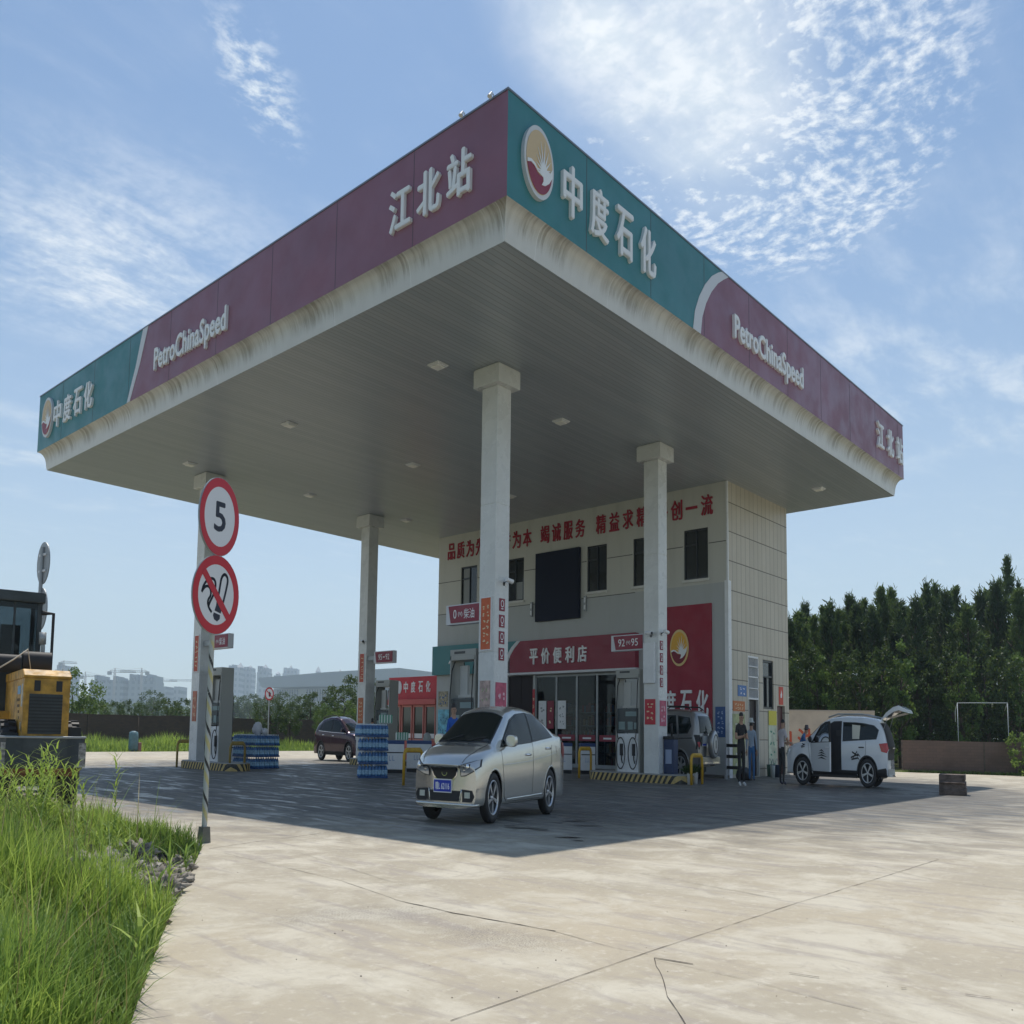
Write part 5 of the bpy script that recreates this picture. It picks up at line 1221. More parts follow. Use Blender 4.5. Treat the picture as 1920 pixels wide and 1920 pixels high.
# --- silver sedan
def sedan():
    k = .865; sc = (k * 1.09, k, 1.555)
    root = empty('parked_sedan', (14.80, 12.08, 0), 3.352, 'silver beige four door sedan at the front corner of the canopy shade', 'car')
    top = [(-1.02, 1.0), (-.97, 1.10), (-.80, 1.125), (-.46, 1.15), (.0, 1.315), (.45, 1.43), (.95, 1.475), (1.35, 1.465), (1.72, 1.41), (2.2, 1.19), (2.68, .975), (3.0, .935), (3.3, .86), (3.45, .79), (3.53, .70)]
    belt = [(-1.02, .98), (-.6, 1.075), (.2, 1.04), (1.2, .965), (2.2, .90), (2.7, .87), (3.2, .80), (3.53, .64)]
    wid = [(-1.02, .78), (-.7, .86), (.0, .885), (1.3, .8875), (2.65, .885), (3.1, .865), (3.4, .82), (3.53, .77)]
    topw = [(-1.02, .70), (-.4, .70), (.3, .625), (.9, .615), (1.6, .625), (2.2, .69), (2.7, .77), (3.53, .70)]
    B = CarBody(top, belt, wid, topw, -1.02, 3.53, 2.65, .315, .20, .34, .2, .35)
    pm = paint('champagne_paint', (.60, .59, .55), .8, .24)
    wl = [(2.36, .925), (2.05, 1.10), (1.72, 1.285), (1.4, 1.36), (.955, 1.385), (.955, .985)]
    wr_ = [(.94, .99), (.94, 1.385), (.55, 1.365), (.25, 1.29), (.0, 1.16), (-.14, 1.06)]
    ws = [(-.60, 0), (.60, 0)]
    wins_ = []
    for pr_ in 'LR': wins_ += [(pr_, wl), (pr_, wr_)]
    wins_ += [('T', [(2.58, -.70), (2.65, -.35), (2.675, 0), (2.65, .35), (2.58, .70), (1.86, .585), (1.79, .28), (1.78, 0), (1.79, -.28), (1.86, -.585)]), ('T', [(.38, -.45), (.40, 0), (.38, .45), (-.28, .56), (-.35, 0), (-.28, -.56)])]
    seams = []
    for pr_ in 'LR':
        seams += [(pr_, [(2.36, .90), (2.30, .6), (2.22, .3), (2.1, .25)]), (pr_, [(.93, 1.36), (.93, .6), (.95, .25)]), (pr_, [(-.02, .95), (-.02, .72), (.30, .45), (.42, .25)]), (pr_, [(2.0, .25), (.5, .25)])]
    seams += [('T', [(2.62, -.66), (3.1, -.62), (3.38, -.5)]), ('T', [(2.62, .66), (3.1, .62), (3.38, .5)])]
    base_car(root, B, pm, sc, 2.65, .315, 1.775, 5, 1, seams, wins_, .35)
    # face: grille with pale rim, lamps, lower intakes
    gr = [(-.36, .70), (.36, .70), (.31, .585), (.22, .53), (-.22, .53), (-.31, .585)]
    b = MB(sc); B.decal(b, gr, 'F', .012, .04); go = b.build('grille', M_CHROME, root); b = MB(sc); B.decal(b, inset(gr, .032), 'F', .018, .04); b.build('grille_mesh', M_BLACK, go)
    h = B.hit('F', 0, .615); b = MB(sc); F = Matrix(((0, 0, 1, h[0].x), (1, 0, 0, 0), (0, 1, 0, 0), (0, 0, 0, 1)))
    b.prism(circle(0, .615, .07, .04, 20), F, .0, .03); eo = b.build('front_badge', M_CHROME, go)
    b = MB(sc); b.prism(circle(0, .615, .058, .031, 20), F, .03, .032); b.build('badge_field', M_BLACK, eo)
    for sd in (1, -1):
        hl = [(.385, .695), (.52, .72), (.68, .755), (.81, .785), (.82, .70), (.74, .64), (.52, .58), (.40, .575)]
        if sd < 0: hl = [(-x, y) for x, y in hl][::-1]
        b = MB(sc); B.decal(b, hl, 'F', .008, .03); lo = b.build('headlight', M_DARK, root)
        b = MB(sc); B.decal(b, inset(hl, .022), 'F', .013, .03); b.build('lens', mat('lamp_lens', (.48, .50, .52), .08, .5, coat=1.0), lo)
        for q in (.5, .62):
            hh = B.hit('F', sd * q, .66 + (q - .5) * .3)
            if hh: b = MB(sc); b.sphere(hh[0] + Vector((.0, 0, 0)), .045, 10, sc=(.6, 1, .8)); b.build('reflector', M_CHROME, lo)
        fg = [(.44, .42), (.70, .41), (.76, .34), (.70, .27), (.46, .27)]
        if sd < 0: fg = [(-x, y) for x, y in fg][::-1]
        b = MB(sc); B.decal(b, fg, 'F', .010, .04); fo = b.build('fog_lamp', M_BLACK, root); hh = B.hit('F', sd * .58, .345); b = MB(sc); b.box(hh[0] + Vector((.012, 0, .01)), (.03, .13, .07)); b.build('lamp_glass', M_LAMP, fo)
    b = MB(sc); B.decal(b, [(-.40, .40), (.40, .40), (.36, .27), (-.36, .27)], 'F', .010, .05); b.build('lower_intake', M_BLACK, root)
    b = MB(sc)
    for sd in (1, -1): B.line(b, [(sd * .42, .42), (sd * .38, .27)], 'F', .02)
    B.line(b, [(-.78, .235), (-.4, .235), (.4, .235), (.78, .235)], 'F', .022); b.build('bumper_lip', pm, root)
    plate(root, B, sc, 'F', -.05, .455, '赣L 62116')
    for sd in (1, -1):
        mirror(root, B, sc, 2.1, .985, sd, pm)
        handles(root, B, sc, [(1.18, .83), (.18, .91)], sd, M_CHROME)
        b = MB(sc); bl = [(-.62, 1.0), (-.85, .99), (-.92, .84), (-.80, .76), (-.6, .84)]; B.decal(b, bl, 'L' if sd > 0 else 'R', .008, .04); b.build('tail_lamp', M_TAIL, root)
    b = MB(sc); B.line(b, [(-.42, .86), (.3, .80), (1.2, .74), (2.3, .71)], 'L', .006); B.line(b, [(.42, .30), (1.2, .29), (2.1, .28)], 'L', .012); b.build('door_strip', pm, root)
    b = MB(sc); B.decal(b, [(-.45, .80), (-.28, .80), (-.28, .94), (-.45, .94)], 'L', .004, .04); b.build('fuel_flap', pm, root)
    for x in (2.58,):
        b = MB(sc)
        for y0 in (-.45, .15):
            p = [B.hit('T', 2.66, y0)[0] + Vector((0, 0, .02)), B.hit('T', 2.56, y0 + .22)[0] + Vector((0, 0, .02)), B.hit('T', 2.50, y0 + .4)[0] + Vector((0, 0, .02))]; b.tube(p, .010, 5)
        b.build('wiper', M_BLACK, root)
    return root
sedan()

SUVT = dict(
    top=[(-.93, .85), (-.90, 1.05), (-.78, 1.30), (-.62, 1.50), (-.42, 1.63), (.2, 1.69), (.9, 1.70), (1.5, 1.66), (1.85, 1.56), (2.25, 1.31), (2.62, 1.085), (3.0, 1.05), (3.35, .98), (3.5, .86), (3.58, .70)],
    belt=[(-.93, .80), (-.7, 1.12), (.2, 1.10), (1.2, 1.065), (2.3, 1.01), (2.7, .98), (3.3, .88), (3.58, .62)],
    wid=[(-.93, .82), (-.6, .90), (0, .925), (1.3, .925), (2.7, .925), (3.2, .90), (3.58, .80)],
    topw=[(-.93, .70), (-.4, .66), (.4, .64), (1.5, .64), (2.2, .72), (2.7, .82), (3.58, .72)])
def suv_windows(qt=True):
    a = [(2.32, 1.05), (2.02, 1.22), (1.66, 1.44), (1.35, 1.53), (1.02, 1.545), (1.02, 1.075)]
    b = [(.98, 1.08), (.98, 1.545), (.45, 1.54), (.12, 1.52), (.06, 1.105)]
    c = [(.02, 1.11), (.08, 1.515), (-.28, 1.47), (-.47, 1.36), (-.38, 1.14)]
    return a, b, c
def suv_face(root, B, sc, pm, zg=.78):
    b = MB(sc); B.decal(b, [(-.42, zg + .08), (.42, zg + .08), (.36, zg - .12), (-.36, zg - .12)], 'F', .01, .05); b.build('grille', M_BLACK, root)
    for sd in (1, -1):
        hl = [(.46, zg + .09), (.80, zg + .14), (.82, zg + .02), (.5, zg - .04)]
        if sd < 0: hl = [(-x, y) for x, y in hl][::-1]
        b = MB(sc); B.decal(b, hl, 'F', .01, .04); b.build('headlight', M_LAMP, root)
    b = MB(sc); B.decal(b, [(-.6, .45), (.6, .45), (.5, .28), (-.5, .28)], 'F', .01, .06); b.build('lower_intake', M_BLACK, root)
# --- dark purple crossover
def dark_suv():
    k = .86; sc = (k, k, 1.52)
    root = empty('parked_crossover', (31.2, 39.55, 0), R(-86), 'dark purple crossover parked beside the rear column under the canopy', 'car')
    T = dict(SUVT); T['top'] = [(-.93, .85), (-.90, 1.03), (-.82, 1.14), (-.55, 1.40), (-.1, 1.57), (.5, 1.65), (1.1, 1.655), (1.55, 1.58), (2.0, 1.36), (2.55, 1.07), (3.0, 1.03), (3.35, .95), (3.5, .84), (3.58, .70)]
    B = CarBody(**T, x0=-.93, x1=3.58, wb=2.65, wr=.345, zbot=.24, nose=.3, tail=.2, arch=.39)
    pm = paint('dark_plum_paint', (.035, .012, .026), .5, .25)
    a, b_, c = [(2.36, 1.05), (2.0, 1.22), (1.6, 1.44), (1.35, 1.51), (1.02, 1.535), (1.02, 1.075)], [(.98, 1.08), (.98, 1.535), (.5, 1.52), (.1, 1.44), (.04, 1.105)], [(.0, 1.11), (.06, 1.42), (-.22, 1.31), (-.36, 1.15)]; W_ = []
    for p in 'LR': W_ += [(p, a), (p, b_), (p, c)]
    W_ += [('T', [(2.58, -.66), (2.62, 0), (2.58, .66), (1.92, .56), (1.86, 0), (1.92, -.56)]), ('B', [(-.52, 1.5), (.52, 1.5), (.62, 1.12), (-.62, 1.12)])]
    seams = []
    for p in 'LR': seams += [(p, [(2.38, 1.03), (2.3, .6), (2.2, .3)]), (p, [(1.0, 1.54), (1.0, .3)]), (p, [(.04, 1.1), (.05, .8), (.42, .4)])]
    base_car(root, B, pm, sc, 2.65, .345, 1.85, 5, 1, seams, W_, .39, M_BLACK)
    suv_face(root, B, sc, pm)
    for sd in (1, -1):
        mirror(root, B, sc, 2.15, 1.12, sd, pm); handles(root, B, sc, [(1.2, .93), (.25, .96)], sd, M_CHROME)
        bb = MB(sc); B.decal(bb, [(-.55, 1.08), (-.82, 1.05), (-.85, .9), (-.6, .94)], 'L' if sd > 0 else 'R', .008, .04); bb.build('tail_lamp', M_TAIL, root)
        bb = MB(sc); bb.tube([(-.2, sd * .60, 1.55), (.2, sd * .6, 1.66), (1.1, sd * .6, 1.69), (1.5, sd * .6, 1.60)], .018, 6); bb.build('roof_rail', M_BLACK, root)
        bb = MB(sc); B.line(bb, [(2.3, 1.03), (1.0, 1.06), (-.3, 1.11)], 'L' if sd > 0 else 'R', .012); bb.build('chrome_strip', M_CHROME, root)
        bb = MB(sc); B.decal(bb, [(.38, .25), (2.25, .25), (2.25, .36), (.38, .36)], 'L' if sd > 0 else 'R', .01, .06); bb.build('sill_cladding', M_BLACK, root)
    return root
dark_suv()
# --- grey off-road car with spare wheel on its back
def grey_suv():
    k = .86; sc = (k, k, 1.545)
    root = empty('parked_offroader', (31.42, 16.95, 0), R(91), 'grey off-road car with a spare wheel on its back behind the second column', 'car')
    T = dict(top=[(-.98, .9), (-.95, 1.1), (-.86, 1.45), (-.72, 1.68), (-.5, 1.78), (.4, 1.83), (1.2, 1.83), (1.7, 1.76), (2.0, 1.62), (2.45, 1.22), (2.55, 1.17), (3.1, 1.12), (3.45, 1.0), (3.55, .8)],
             belt=[(-.98, .9), (-.7, 1.15), (1.0, 1.13), (2.4, 1.1), (3.2, 1.0), (3.55, .7)],
             wid=[(-.98, .84), (-.6, .90), (0, .92), (1.3, .92), (2.7, .92), (3.2, .9), (3.55, .82)],
             topw=[(-.98, .72), (-.4, .70), (.4, .68), (1.5, .68), (2.3, .76), (2.6, .82), (3.55, .76)])
    B = CarBody(**T, x0=-.98, x1=3.55, wb=2.72, wr=.37, zbot=.36, nose=.22, tail=.14, arch=.43)
    pm = paint('warm_grey_paint', (.27, .265, .26), .6, .3)
    W_ = []
    for p in 'LR': W_ += [(p, [(2.28, 1.17), (1.9, 1.5), (1.75, 1.62), (1.05, 1.66), (1.05, 1.17)]), (p, [(1.0, 1.17), (1.0, 1.66), (.3, 1.66), (.16, 1.17)]), (p, [(.08, 1.18), (.2, 1.65), (-.40, 1.60), (-.52, 1.38), (-.36, 1.19)])]
    W_ += [('B', [(-.56, 1.64), (.56, 1.64), (.66, 1.2), (-.66, 1.2)]), ('T', [(2.4, -.66), (2.44, 0), (2.4, .66), (1.98, .6), (1.92, 0), (1.98, -.6)])]
    seams = []
    for p in 'LR': seams += [(p, [(2.3, 1.12), (2.2, .4)]), (p, [(1.02, 1.66), (1.02, .4)]), (p, [(.1, 1.17), (.12, .85), (.46, .5)])]
    seams += [('B', [(-.72, 1.15), (-.72, .62), (.72, .62), (.72, 1.15)])]
    base_car(root, B, pm, sc, 2.72, .37, 1.86, 6, 0, seams, W_, .43, pm, tw=.24)
    suv_face(root, B, sc, pm, .86)
    M_ = Matrix.Translation((-1.14, -.08, .93)) @ Matrix.Rotation(R(-90), 4, 'Y')
    b = MB(sc); r = .36; b.lathe([(0, -.10), (r * .9, -.10), (r, -.06), (r, .07), (r * .93, .11), (r * .62, .115)], 32, M_); so = b.build('spare_wheel', pm, root)
    b = MB(sc); b.lathe([(r * .9, .112), (r * .88, .122), (r * .60, .13), (.0, .135)], 32, M_); b.build('wheel_cover', mat('cover_silver', (.55, .56, .57), .3, .5), so)
    b = MB(sc); b.lathe([(r * .72, .133), (r * .70, .142), (r * .64, .142), (r * .62, .133)], 32, M_); b.prism([(-.10, -.02), (.10, -.02), (.10, .02), (-.10, .02)], M_, .13, .145); b.build('cover_ring', M_DARK, so)
    for sd in (1, -1):
        b = MB(sc); B.decal(b, [(sd * .68, 1.16), (sd * .84, 1.16), (sd * .86, .8), (sd * .70, .8)], 'B', .012, .04); lo = b.build('tail_lamp', M_BLACK, root); b = MB(sc); B.decal(b, [(sd * .72, .98), (sd * .82, .98), (sd * .83, .86), (sd * .72, .86)], 'B', .018, .03); b.build('lens', M_TAIL, lo)
        mirror(root, B, sc, 2.1, 1.22, sd, pm); handles(root, B, sc, [(1.2, 1.02), (.3, 1.02)], sd, M_CHROME)
        b = MB(sc); b.tube([(-.4, sd * .62, 1.80), (-.2, sd * .62, 1.88), (1.3, sd * .62, 1.9), (1.6, sd * .62, 1.8)], .02, 6); b.build('roof_rail', M_BLACK, root)
        b = MB(sc); B.line(b, [(-.6, 1.08), (.5, 1.06), (2.3, 1.04)], 'L' if sd > 0 else 'R', .016); b.build('side_strip', M_GAP, root)
    plate(root, B, sc, 'B', .42, .98, '', .36, .17)
    b = MB(sc); b.bb((-1.10, -.86, .42), (-.93, .86, .62)); b.build('rear_bumper', pm, root, bevel=.02); b = MB(sc); b.bb((-1.11, -.7, .45), (-1.10, .7, .49)); b.build('bumper_strip', M_CHROME, root)
    b = MB(sc); b.bb((-1.02, .22, .95), (-.96, .66, 1.14)); b.build('plate_recess', M_GREY, root)
    return root
grey_suv()
# --- white SUV with open driver's door and tailgate
def white_suv():
    k = .83; sc = (k, k, 1.525)
    root = empty('parked_suv', (33.42, 10.75, 0), R(97), 'white SUV with open front door, raised tailgate and black flame stickers', 'car')
    B = CarBody(**SUVT, x0=-.93, x1=3.58, wb=2.68, wr=.35, zbot=.27, nose=.3, tail=.2, arch=.395)
    pm = mat('white_car_paint', (.66, .69, .72), .25, .0, .5, coat=.8)
    a, b_, c = suv_windows(); W_ = [('R', a), ('R', b_), ('R', c), ('L', b_ + c[1:-1] + [(-.38, 1.14), (.06, 1.10)]), ('T', [(2.58, -.66), (2.62, 0), (2.58, .66), (1.92, .56), (1.86, 0), (1.92, -.56)])]
    W_[3] = ('L', [(.98, 1.08), (.98, 1.545), (.45, 1.54), (.08, 1.515), (-.28, 1.47), (-.47, 1.36), (-.38, 1.14)])
    seams = [('L', [(.04, 1.1), (.05, .8), (.42, .4)]), ('R', [(2.38, 1.03), (2.3, .6), (2.2, .3)]), ('R', [(1.0, 1.54), (1.0, .3)]), ('R', [(.04, 1.1), (.05, .8), (.42, .4)]), ('L', [(2.42, 1.02), (2.34, .6), (2.24, .3)])]
    base_car(root, B, pm, sc, 2.68, .35, 1.85, 5, 1, seams, W_, .395, M_BLACK)
    suv_face(root, B, sc, pm)
    # dark door opening with seat, and the boot opening
    op = [(2.30, 1.04), (2.0, 1.24), (1.66, 1.45), (1.36, 1.55), (1.04, 1.56), (1.04, .36), (2.14, .36), (2.26, .62)]
    b = MB(sc); B.decal(b, op, 'L', .006, .06); oo = b.build('door_opening', mat('cabin_dark', (.010, .010, .013), .7), root)
    b = MB(sc); b.bb((1.05, .5, .4), (1.5, .885, .85)); b.bb((1.06, .5, .8), (1.24, .83, 1.35)); b.build('seat', mat('seat_dark', (.03, .03, .035), .7), root)
    b = MB(sc); B.line(b, op + op[:1], 'L', .014); b.build('door_frame', M_BLACK, oo)
    b = MB(sc); B.decal(b, [(-.62, 1.52), (.62, 1.52), (.70, 1.1), (.66, .66), (-.66, .66), (-.70, 1.1)], 'B', .012, .06); b.build('boot_opening', mat('cabin_dark', (.010, .010, .013), .7), root)
    # door swung out on its front hinge
    door = MB(sc); hx = 2.30; th = R(-38)
    hp_ = B.hit('L', 2.28, .8)[0]; Md = Matrix.Translation((hp_.x, hp_.y, 0)) @ Matrix.Rotation(th, 4, 'Z') @ Matrix(((-1, 0, 0, 0), (0, 0, 1, 0), (0, 1, 0, 0), (0, 0, 0, 1)))   # u back along the door, v up, w outwards
    pan = [(.0, .62), (.12, .36), (1.2, .36), (1.22, 1.06), (0, 1.03)]
    door.prism(pan, Md, -.06, .015); do = door.build('door', pm, root, bevel=.006)
    f = MB(sc); of = [(0, 1.03), (.30, 1.24), (.64, 1.45), (.94, 1.54), (1.22, 1.555), (1.22, 1.06)]; inn = [(.09, 1.06), (.33, 1.22), (.66, 1.41), (.95, 1.50), (1.15, 1.51), (1.15, 1.07)]
    for q in range(6):
        f.prism([of[q], of[(q + 1) % 6], inn[(q + 1) % 6], inn[q]], Md, -.05, .0)
    f.build('door_window_frame', M_BLACK, do)
    f = MB(sc); f.prism(inn, Md, -.03, -.024); f.build('door_glass', M_SGLASS, do)
    f = MB(sc); f.prism([(.08, .5), (1.14, .46), (1.14, 1.0), (.08, .98)], Md, -.075, -.061); f.build('door_lining', mat('seat_dark', (.03, .03, .035), .7), do)
    f = MB(sc); f.sphere(Md @ Vector((.1, 1.12, .14)), .1, 12, sc=(.8, 1.0, .8)); f.build('mirror', M_BLACK, do)
    f = MB(sc); f.tube([Md @ Vector((.98, .93, .015)), Md @ Vector((1.0, .93, .045)), Md @ Vector((1.14, .93, .045)), Md @ Vector((1.16, .93, .015))], .015, 6); f.build('door_handle', M_WPLAS, do)
    # tailgate raised on its top hinge
    t = MB(sc); hz, hxx = 1.60, -.52
    prof = [(0, 0), (-.22, .17), (-.5, .30), (-.72, .34), (-.98, .26), (-1.06, .17), (-.96, .18), (-.72, .23), (-.48, .18), (-.2, .06)]
    vs = []
    for y in (-.68, .68): vs += [(hxx + x, y * (1 if x > -.5 else 1.05), hz + z) for x, z in prof]
    n = len(prof); t.add(vs, [tuple(range(n)), tuple(range(n, 2 * n))[::-1]] + [(i, n + i, n + (i + 1) % n, (i + 1) % n) for i in range(n)])
    to = t.build('tailgate', pm, root, bevel=.01)
    g = MB(sc); g.add([(hxx - .25, -.52, hz + .192), (hxx - .5, -.54, hz + .313), (hxx - .5, .54, hz + .313), (hxx - .25, .52, hz + .192)], [(0, 1, 2, 3)]); g.build('rear_glass', M_CARGL, to)
    g = MB(sc); g.add([(hxx - .2, -.6, hz + .05), (hxx - .94, -.62, hz + .165), (hxx - .94, .62, hz + .165), (hxx - .2, .6, hz + .05)], [(0, 1, 2, 3)]); g.build('gate_lining', M_DARK, to)
    for sd in (1, -1):
        g = MB(sc); g.tube([(-.62, sd * .64, 1.35), (hxx - .3, sd * .64, hz + .12)], .012, 6); g.build('gas_strut', M_GREY, to)
        bb = MB(sc); B.decal(bb, [(-.48, 1.04), (-.76, 1.06), (-.84, .92), (-.80, .82), (-.56, .86)], 'L' if sd > 0 else 'R', .012, .03); bb.build('tail_lamp', M_TAIL, root)
        bb = MB(sc); bb.tube([(-.35, sd * .60, 1.66), (.2, sd * .6, 1.735), (1.2, sd * .6, 1.74), (1.6, sd * .6, 1.66)], .02, 6); bb.build('roof_rail', M_GREY, root)
        bb = MB(sc); B.decal(bb, [(.40, .28), (2.24, .28), (2.24, .42), (.40, .40)], 'L' if sd > 0 else 'R', .01, .06); B.decal(bb, [(-.90, .28), (-.38, .28), (-.42, .44), (-.90, .50)], 'L' if sd > 0 else 'R', .01, .06); bb.build('sill_cladding', M_BLACK, root)
    mirror(root, B, sc, 2.15, 1.12, -1, M_BLACK, True); handles(root, B, sc, [(.22, .95)], 1, M_DARK)
    bb = MB(sc); B.decal(bb, [(-.75, .45), (.75, .45), (.75, .3), (-.75, .3)], 'B', .012, .08); bb.build('rear_bumper', M_GREY, root)
    bb = MB(sc)                                   # torn black flame stickers
    for x0, z0, s_, fl in ((.45, .72, 1, 1), (2.62, .95, .55, 1)):
        for dz_, ln, cv_ in ((0, .55, .06), (.07, .4, -.05), (-.06, .48, .03), (.02, .3, .1)):
            pts = [(x0 - ln * s_ * .6 + fl * .1, z0 + dz_ * s_ - .03 * s_), (x0 - ln * .2 * s_, z0 + dz_ * s_ + cv_ * s_ + .03 * s_), (x0 + ln * .35 * s_, z0 + dz_ * s_ - cv_ * s_ * .6 + .04 * s_), (x0 + ln * .35 * s_, z0 + dz_ * s_ - cv_ * s_ * .6), (x0 - ln * .2 * s_, z0 + dz_ * s_ + cv_ * s_ - .01 * s_)]
            B.decal(bb, pts, 'L', .006, .04)
    bb.build('flame_sticker', M_BLACK, root)
    f = MB(sc)
    for v0, l in ((.72, .5), (.78, .38), (.66, .42), (.84, .25)): f.prism([(.65 - l * .5, v0), (.7, v0 + .05), (.65 + l * .9, v0 - .02), (.68, v0 + .01)], Md, .016, .019)
    f.build('flame_sticker', M_BLACK, do)
    f = MB(sc); B.decal(f, [(.58, 1.14), (.3, 1.14), (.27, 1.46), (.6, 1.48)], 'L', .012, .06); f.build('window_paper', mat('paper_pale', (.62, .60, .50), .7), root)
    return root
white_suv()

# ------------------------------------------------------------------ wheel loader
def loader():
    sc = REAL
    root = empty('wheel_loader', (7.35, 19.55, 0), R(-12), 'yellow wheel loader with dark counterweight parked at the left edge', 'wheel loader')
    Y = mat('loader_yellow', (.47, .25, .03), .5, var=.45, vscale=3.5); DK = mat('loader_dark', (.035, .045, .05), .5, var=.3, vscale=3); RU = mat('rust', (.17, .075, .035), .9, var=.4, vscale=4)
    b = MB(sc)                                     # counterweight: rounded tub across the back
    out = [(-.98, .05), (-.98, -.75), (-.86, -1.0), (-.5, -1.1), (.5, -1.1), (.86, -1.0), (.98, -.75), (.98, .05)]
    levels = [(.42, .80), (.47, .90), (.54, .97), (.62, 1.0), (.97, 1.0)]
    vs = []; n = len(out)
    for z, f in levels: vs += [(x * f, y * f, z) for x, y in out]
    fs = [(l * n + i, l * n + i + 1, (l + 1) * n + i + 1, (l + 1) * n + i) for l in range(len(levels) - 1) for i in range(n - 1)] + [tuple(range((len(levels) - 1) * n, len(levels) * n)), tuple(range(n))[::-1]]
    b.add(vs, fs); cw_ = b.build('counterweight', DK, root)
    m = cw_.data; m.materials.append(RU)
    for p in m.polygons:
        if p.center.z / ZS < .55: p.material_index = 1
    b = MB(sc); lip = [(x * 1.012, y * 1.012, .975) for x, y in out]; b.tube(lip, .018, 6); b.build('top_lip', M_GREY, cw_)
    b = MB(sc); b.bb((.70, -1.02, .55), (.96, -1.005, .90)); b.bb((-.97, -.985, .55), (-.7, -.98, .9)); b.build('worn_sticker', mat('worn_white', (.30, .29, .27), .8, var=.6, vscale=14), cw_)
    b = MB(sc); b.tube([(0, -1.1, .78), (0, -1.16, .78)], .07, 10); b.tube([(-.08, -1.14, .74), (.08, -1.14, .82)], .02, 6); b.build('tow_hitch', M_BLACK, cw_)
    b = MB(sc); b.bb((-.53, -.95, .97), (.53, 2.4, 1.80)); b.prism([(-.95, 1.80), (2.4, 1.80), (2.4, 1.93), (-.7, 1.93), (-.98, 1.84)], Matrix(((0, 0, 1, 0), (1, 0, 0, 0), (0, 1, 0, 0), (0, 0, 0, 1))), -.55, .55); ho = b.build('engine_hood', Y, root, bevel=.02)
    b = MB(sc); b.bb((-.40, -.962, 1.02), (.36, -.951, 1.58)); b.build('radiator_grille', DK, ho)
    b = MB(sc); b.bb((-.30, -.965, 1.62), (-.16, -.951, 1.77)); b.bb((.20, -.965, 1.62), (.34, -.951, 1.77)); b.build('rear_lamp', M_BLACK, ho)
    b = MB(sc)
    for i in range(11): b.bb((-.40, -.975, 1.05 + i * .047), (.36, -.963, 1.07 + i * .047))
    b.build('grille_slats', M_BLACK, ho)
    b = MB(sc)
    for r_ in range(4):
        for c_ in range(4 - r_): b.bb((-.536, -.35 + c_ * .14, 1.48 - r_ * .085), (-.531, -.29 + c_ * .14, 1.52 - r_ * .085))
    b.bb((-.536, -.9, 1.05), (-.531, -.82, 1.12)); b.build('vent_holes', M_BLACK, ho)
    b = MB(sc); b.bb((-.538, -.45, 1.58), (-.532, .05, 1.70)); b.build('blue_label', mat('label_blue', (.16, .34, .52), .5, var=.3, vscale=8), ho)
    b = MB(sc); b.bb((-.538, -.82, 1.40), (-.532, -.62, 1.72)); b.bb((-.538, -.72, 1.08), (-.532, -.6, 1.18)); b.build('label', mat('label_pale', (.50, .52, .48), .6, var=.4, vscale=9), ho)
    for sx in (-.93, .55):
        b = MB(sc); b.bb((sx, -.55, .97), (sx + .38, .6, 1.03)); b.build('step_plate', DK, root)
    b = MB(sc); b.bb((.58, -.7, .97), (.88, -.45, 1.12)); b.build('battery_box', M_BLACK, root, bevel=.01)
    b = MB(sc); b.cyl((-.25, 1.75, 2.12), (.48, 1.75, 2.12), .17); b.cyl((-1.05, 1.65, 2.08), (-.30, 1.65, 2.08), .14); b.build('air_tank', M_BLACK, root)
    b = MB(sc); b.tube([(-1.2, 1.0, 1.85), (-.5, 1.4, 2.14), (-.15, 1.56, 2.31), (-.05, 1.54, 1.98)], .014, 5); b.build('rope', mat('rope', (.55, .50, .42), .9), root)
    b = MB(sc)                                     # cab frame
    x0, x1, y0, y1, z0, z1 = -1.05, .22, 2.45, 3.65, 1.75, 3.10
    for x in (x0, x1):
        for y in (y0, y1): b.bb((x - .06, y - .06, z0), (x + .06, y + .06, z1))
    b.bb((x0 - .02, y0 - .05, z0 - .4), (x1 + .02, y1 + .05, z0 + .22)); b.bb((x0 - .025, (y0 + y1) / 2 - .03, z0), (x0 + .025, (y0 + y1) / 2 + .03, z1)); b.bb((-.45, y0 - .03, z0), (-.39, y0 + .03, z1))
    cb = b.build('cab', DK, root, bevel=.008)
    b = MB(sc); b.bb((x0 - .15, y0 - .18, z1), (x1 + .12, y1 + .15, z1 + .17)); b.build('cab_roof', DK, cb, bevel=.03)
    b = MB(sc); b.bb((x0 + .06, y0 - .008, z0 + .22), (-.45, y0 + .008, z1)); b.bb((-.39, y0 - .008, z0 + .22), (x1 - .06, y0 + .008, z1)); b.bb((x0 + .06, y1 - .008, z0 + .22), (x1 - .06, y1 + .008, z1)); b.bb((x1 - .008, y0 + .06, z0 + .22), (x1 + .008, y1 - .06, z1)); b.build('cab_glass', M_SGLASS, cb)
    b = MB(sc); b.bb((-.7, 2.85, 1.9), (-.2, 3.35, 2.15)); b.bb((-.7, 2.85, 2.1), (-.2, 2.97, 2.75)); b.build('seat', M_BLACK, cb)
    b = MB(sc); b.tube([(x1 + .03, 2.4, 2.95), (x1 + .36, 2.4, 2.95), (x1 + .36, 2.4, 2.02), (x1 + .05, 2.35, 1.95)], .045, 6); b.build('mirror_bracket', M_BLACK, cb)
    b = MB(sc); b.tube([(.30, 2.1, 1.9), (.30, 2.1, 2.40), (.28, 2.1, 2.45)], .06, 10); b.tube([(.28, 2.1, 2.43), (.28, 2.1, 2.62)], .10, 10); b.build('exhaust', M_GREY, root)
    b = MB(sc); b.bb((-.7, 1.9, .6), (.7, 3.6, 1.25)); b.bb((-.9, 1.5, .6), (.9, 3.4, 1.35)); b.build('chassis', Y, root, bevel=.03)
    b = MB(sc)
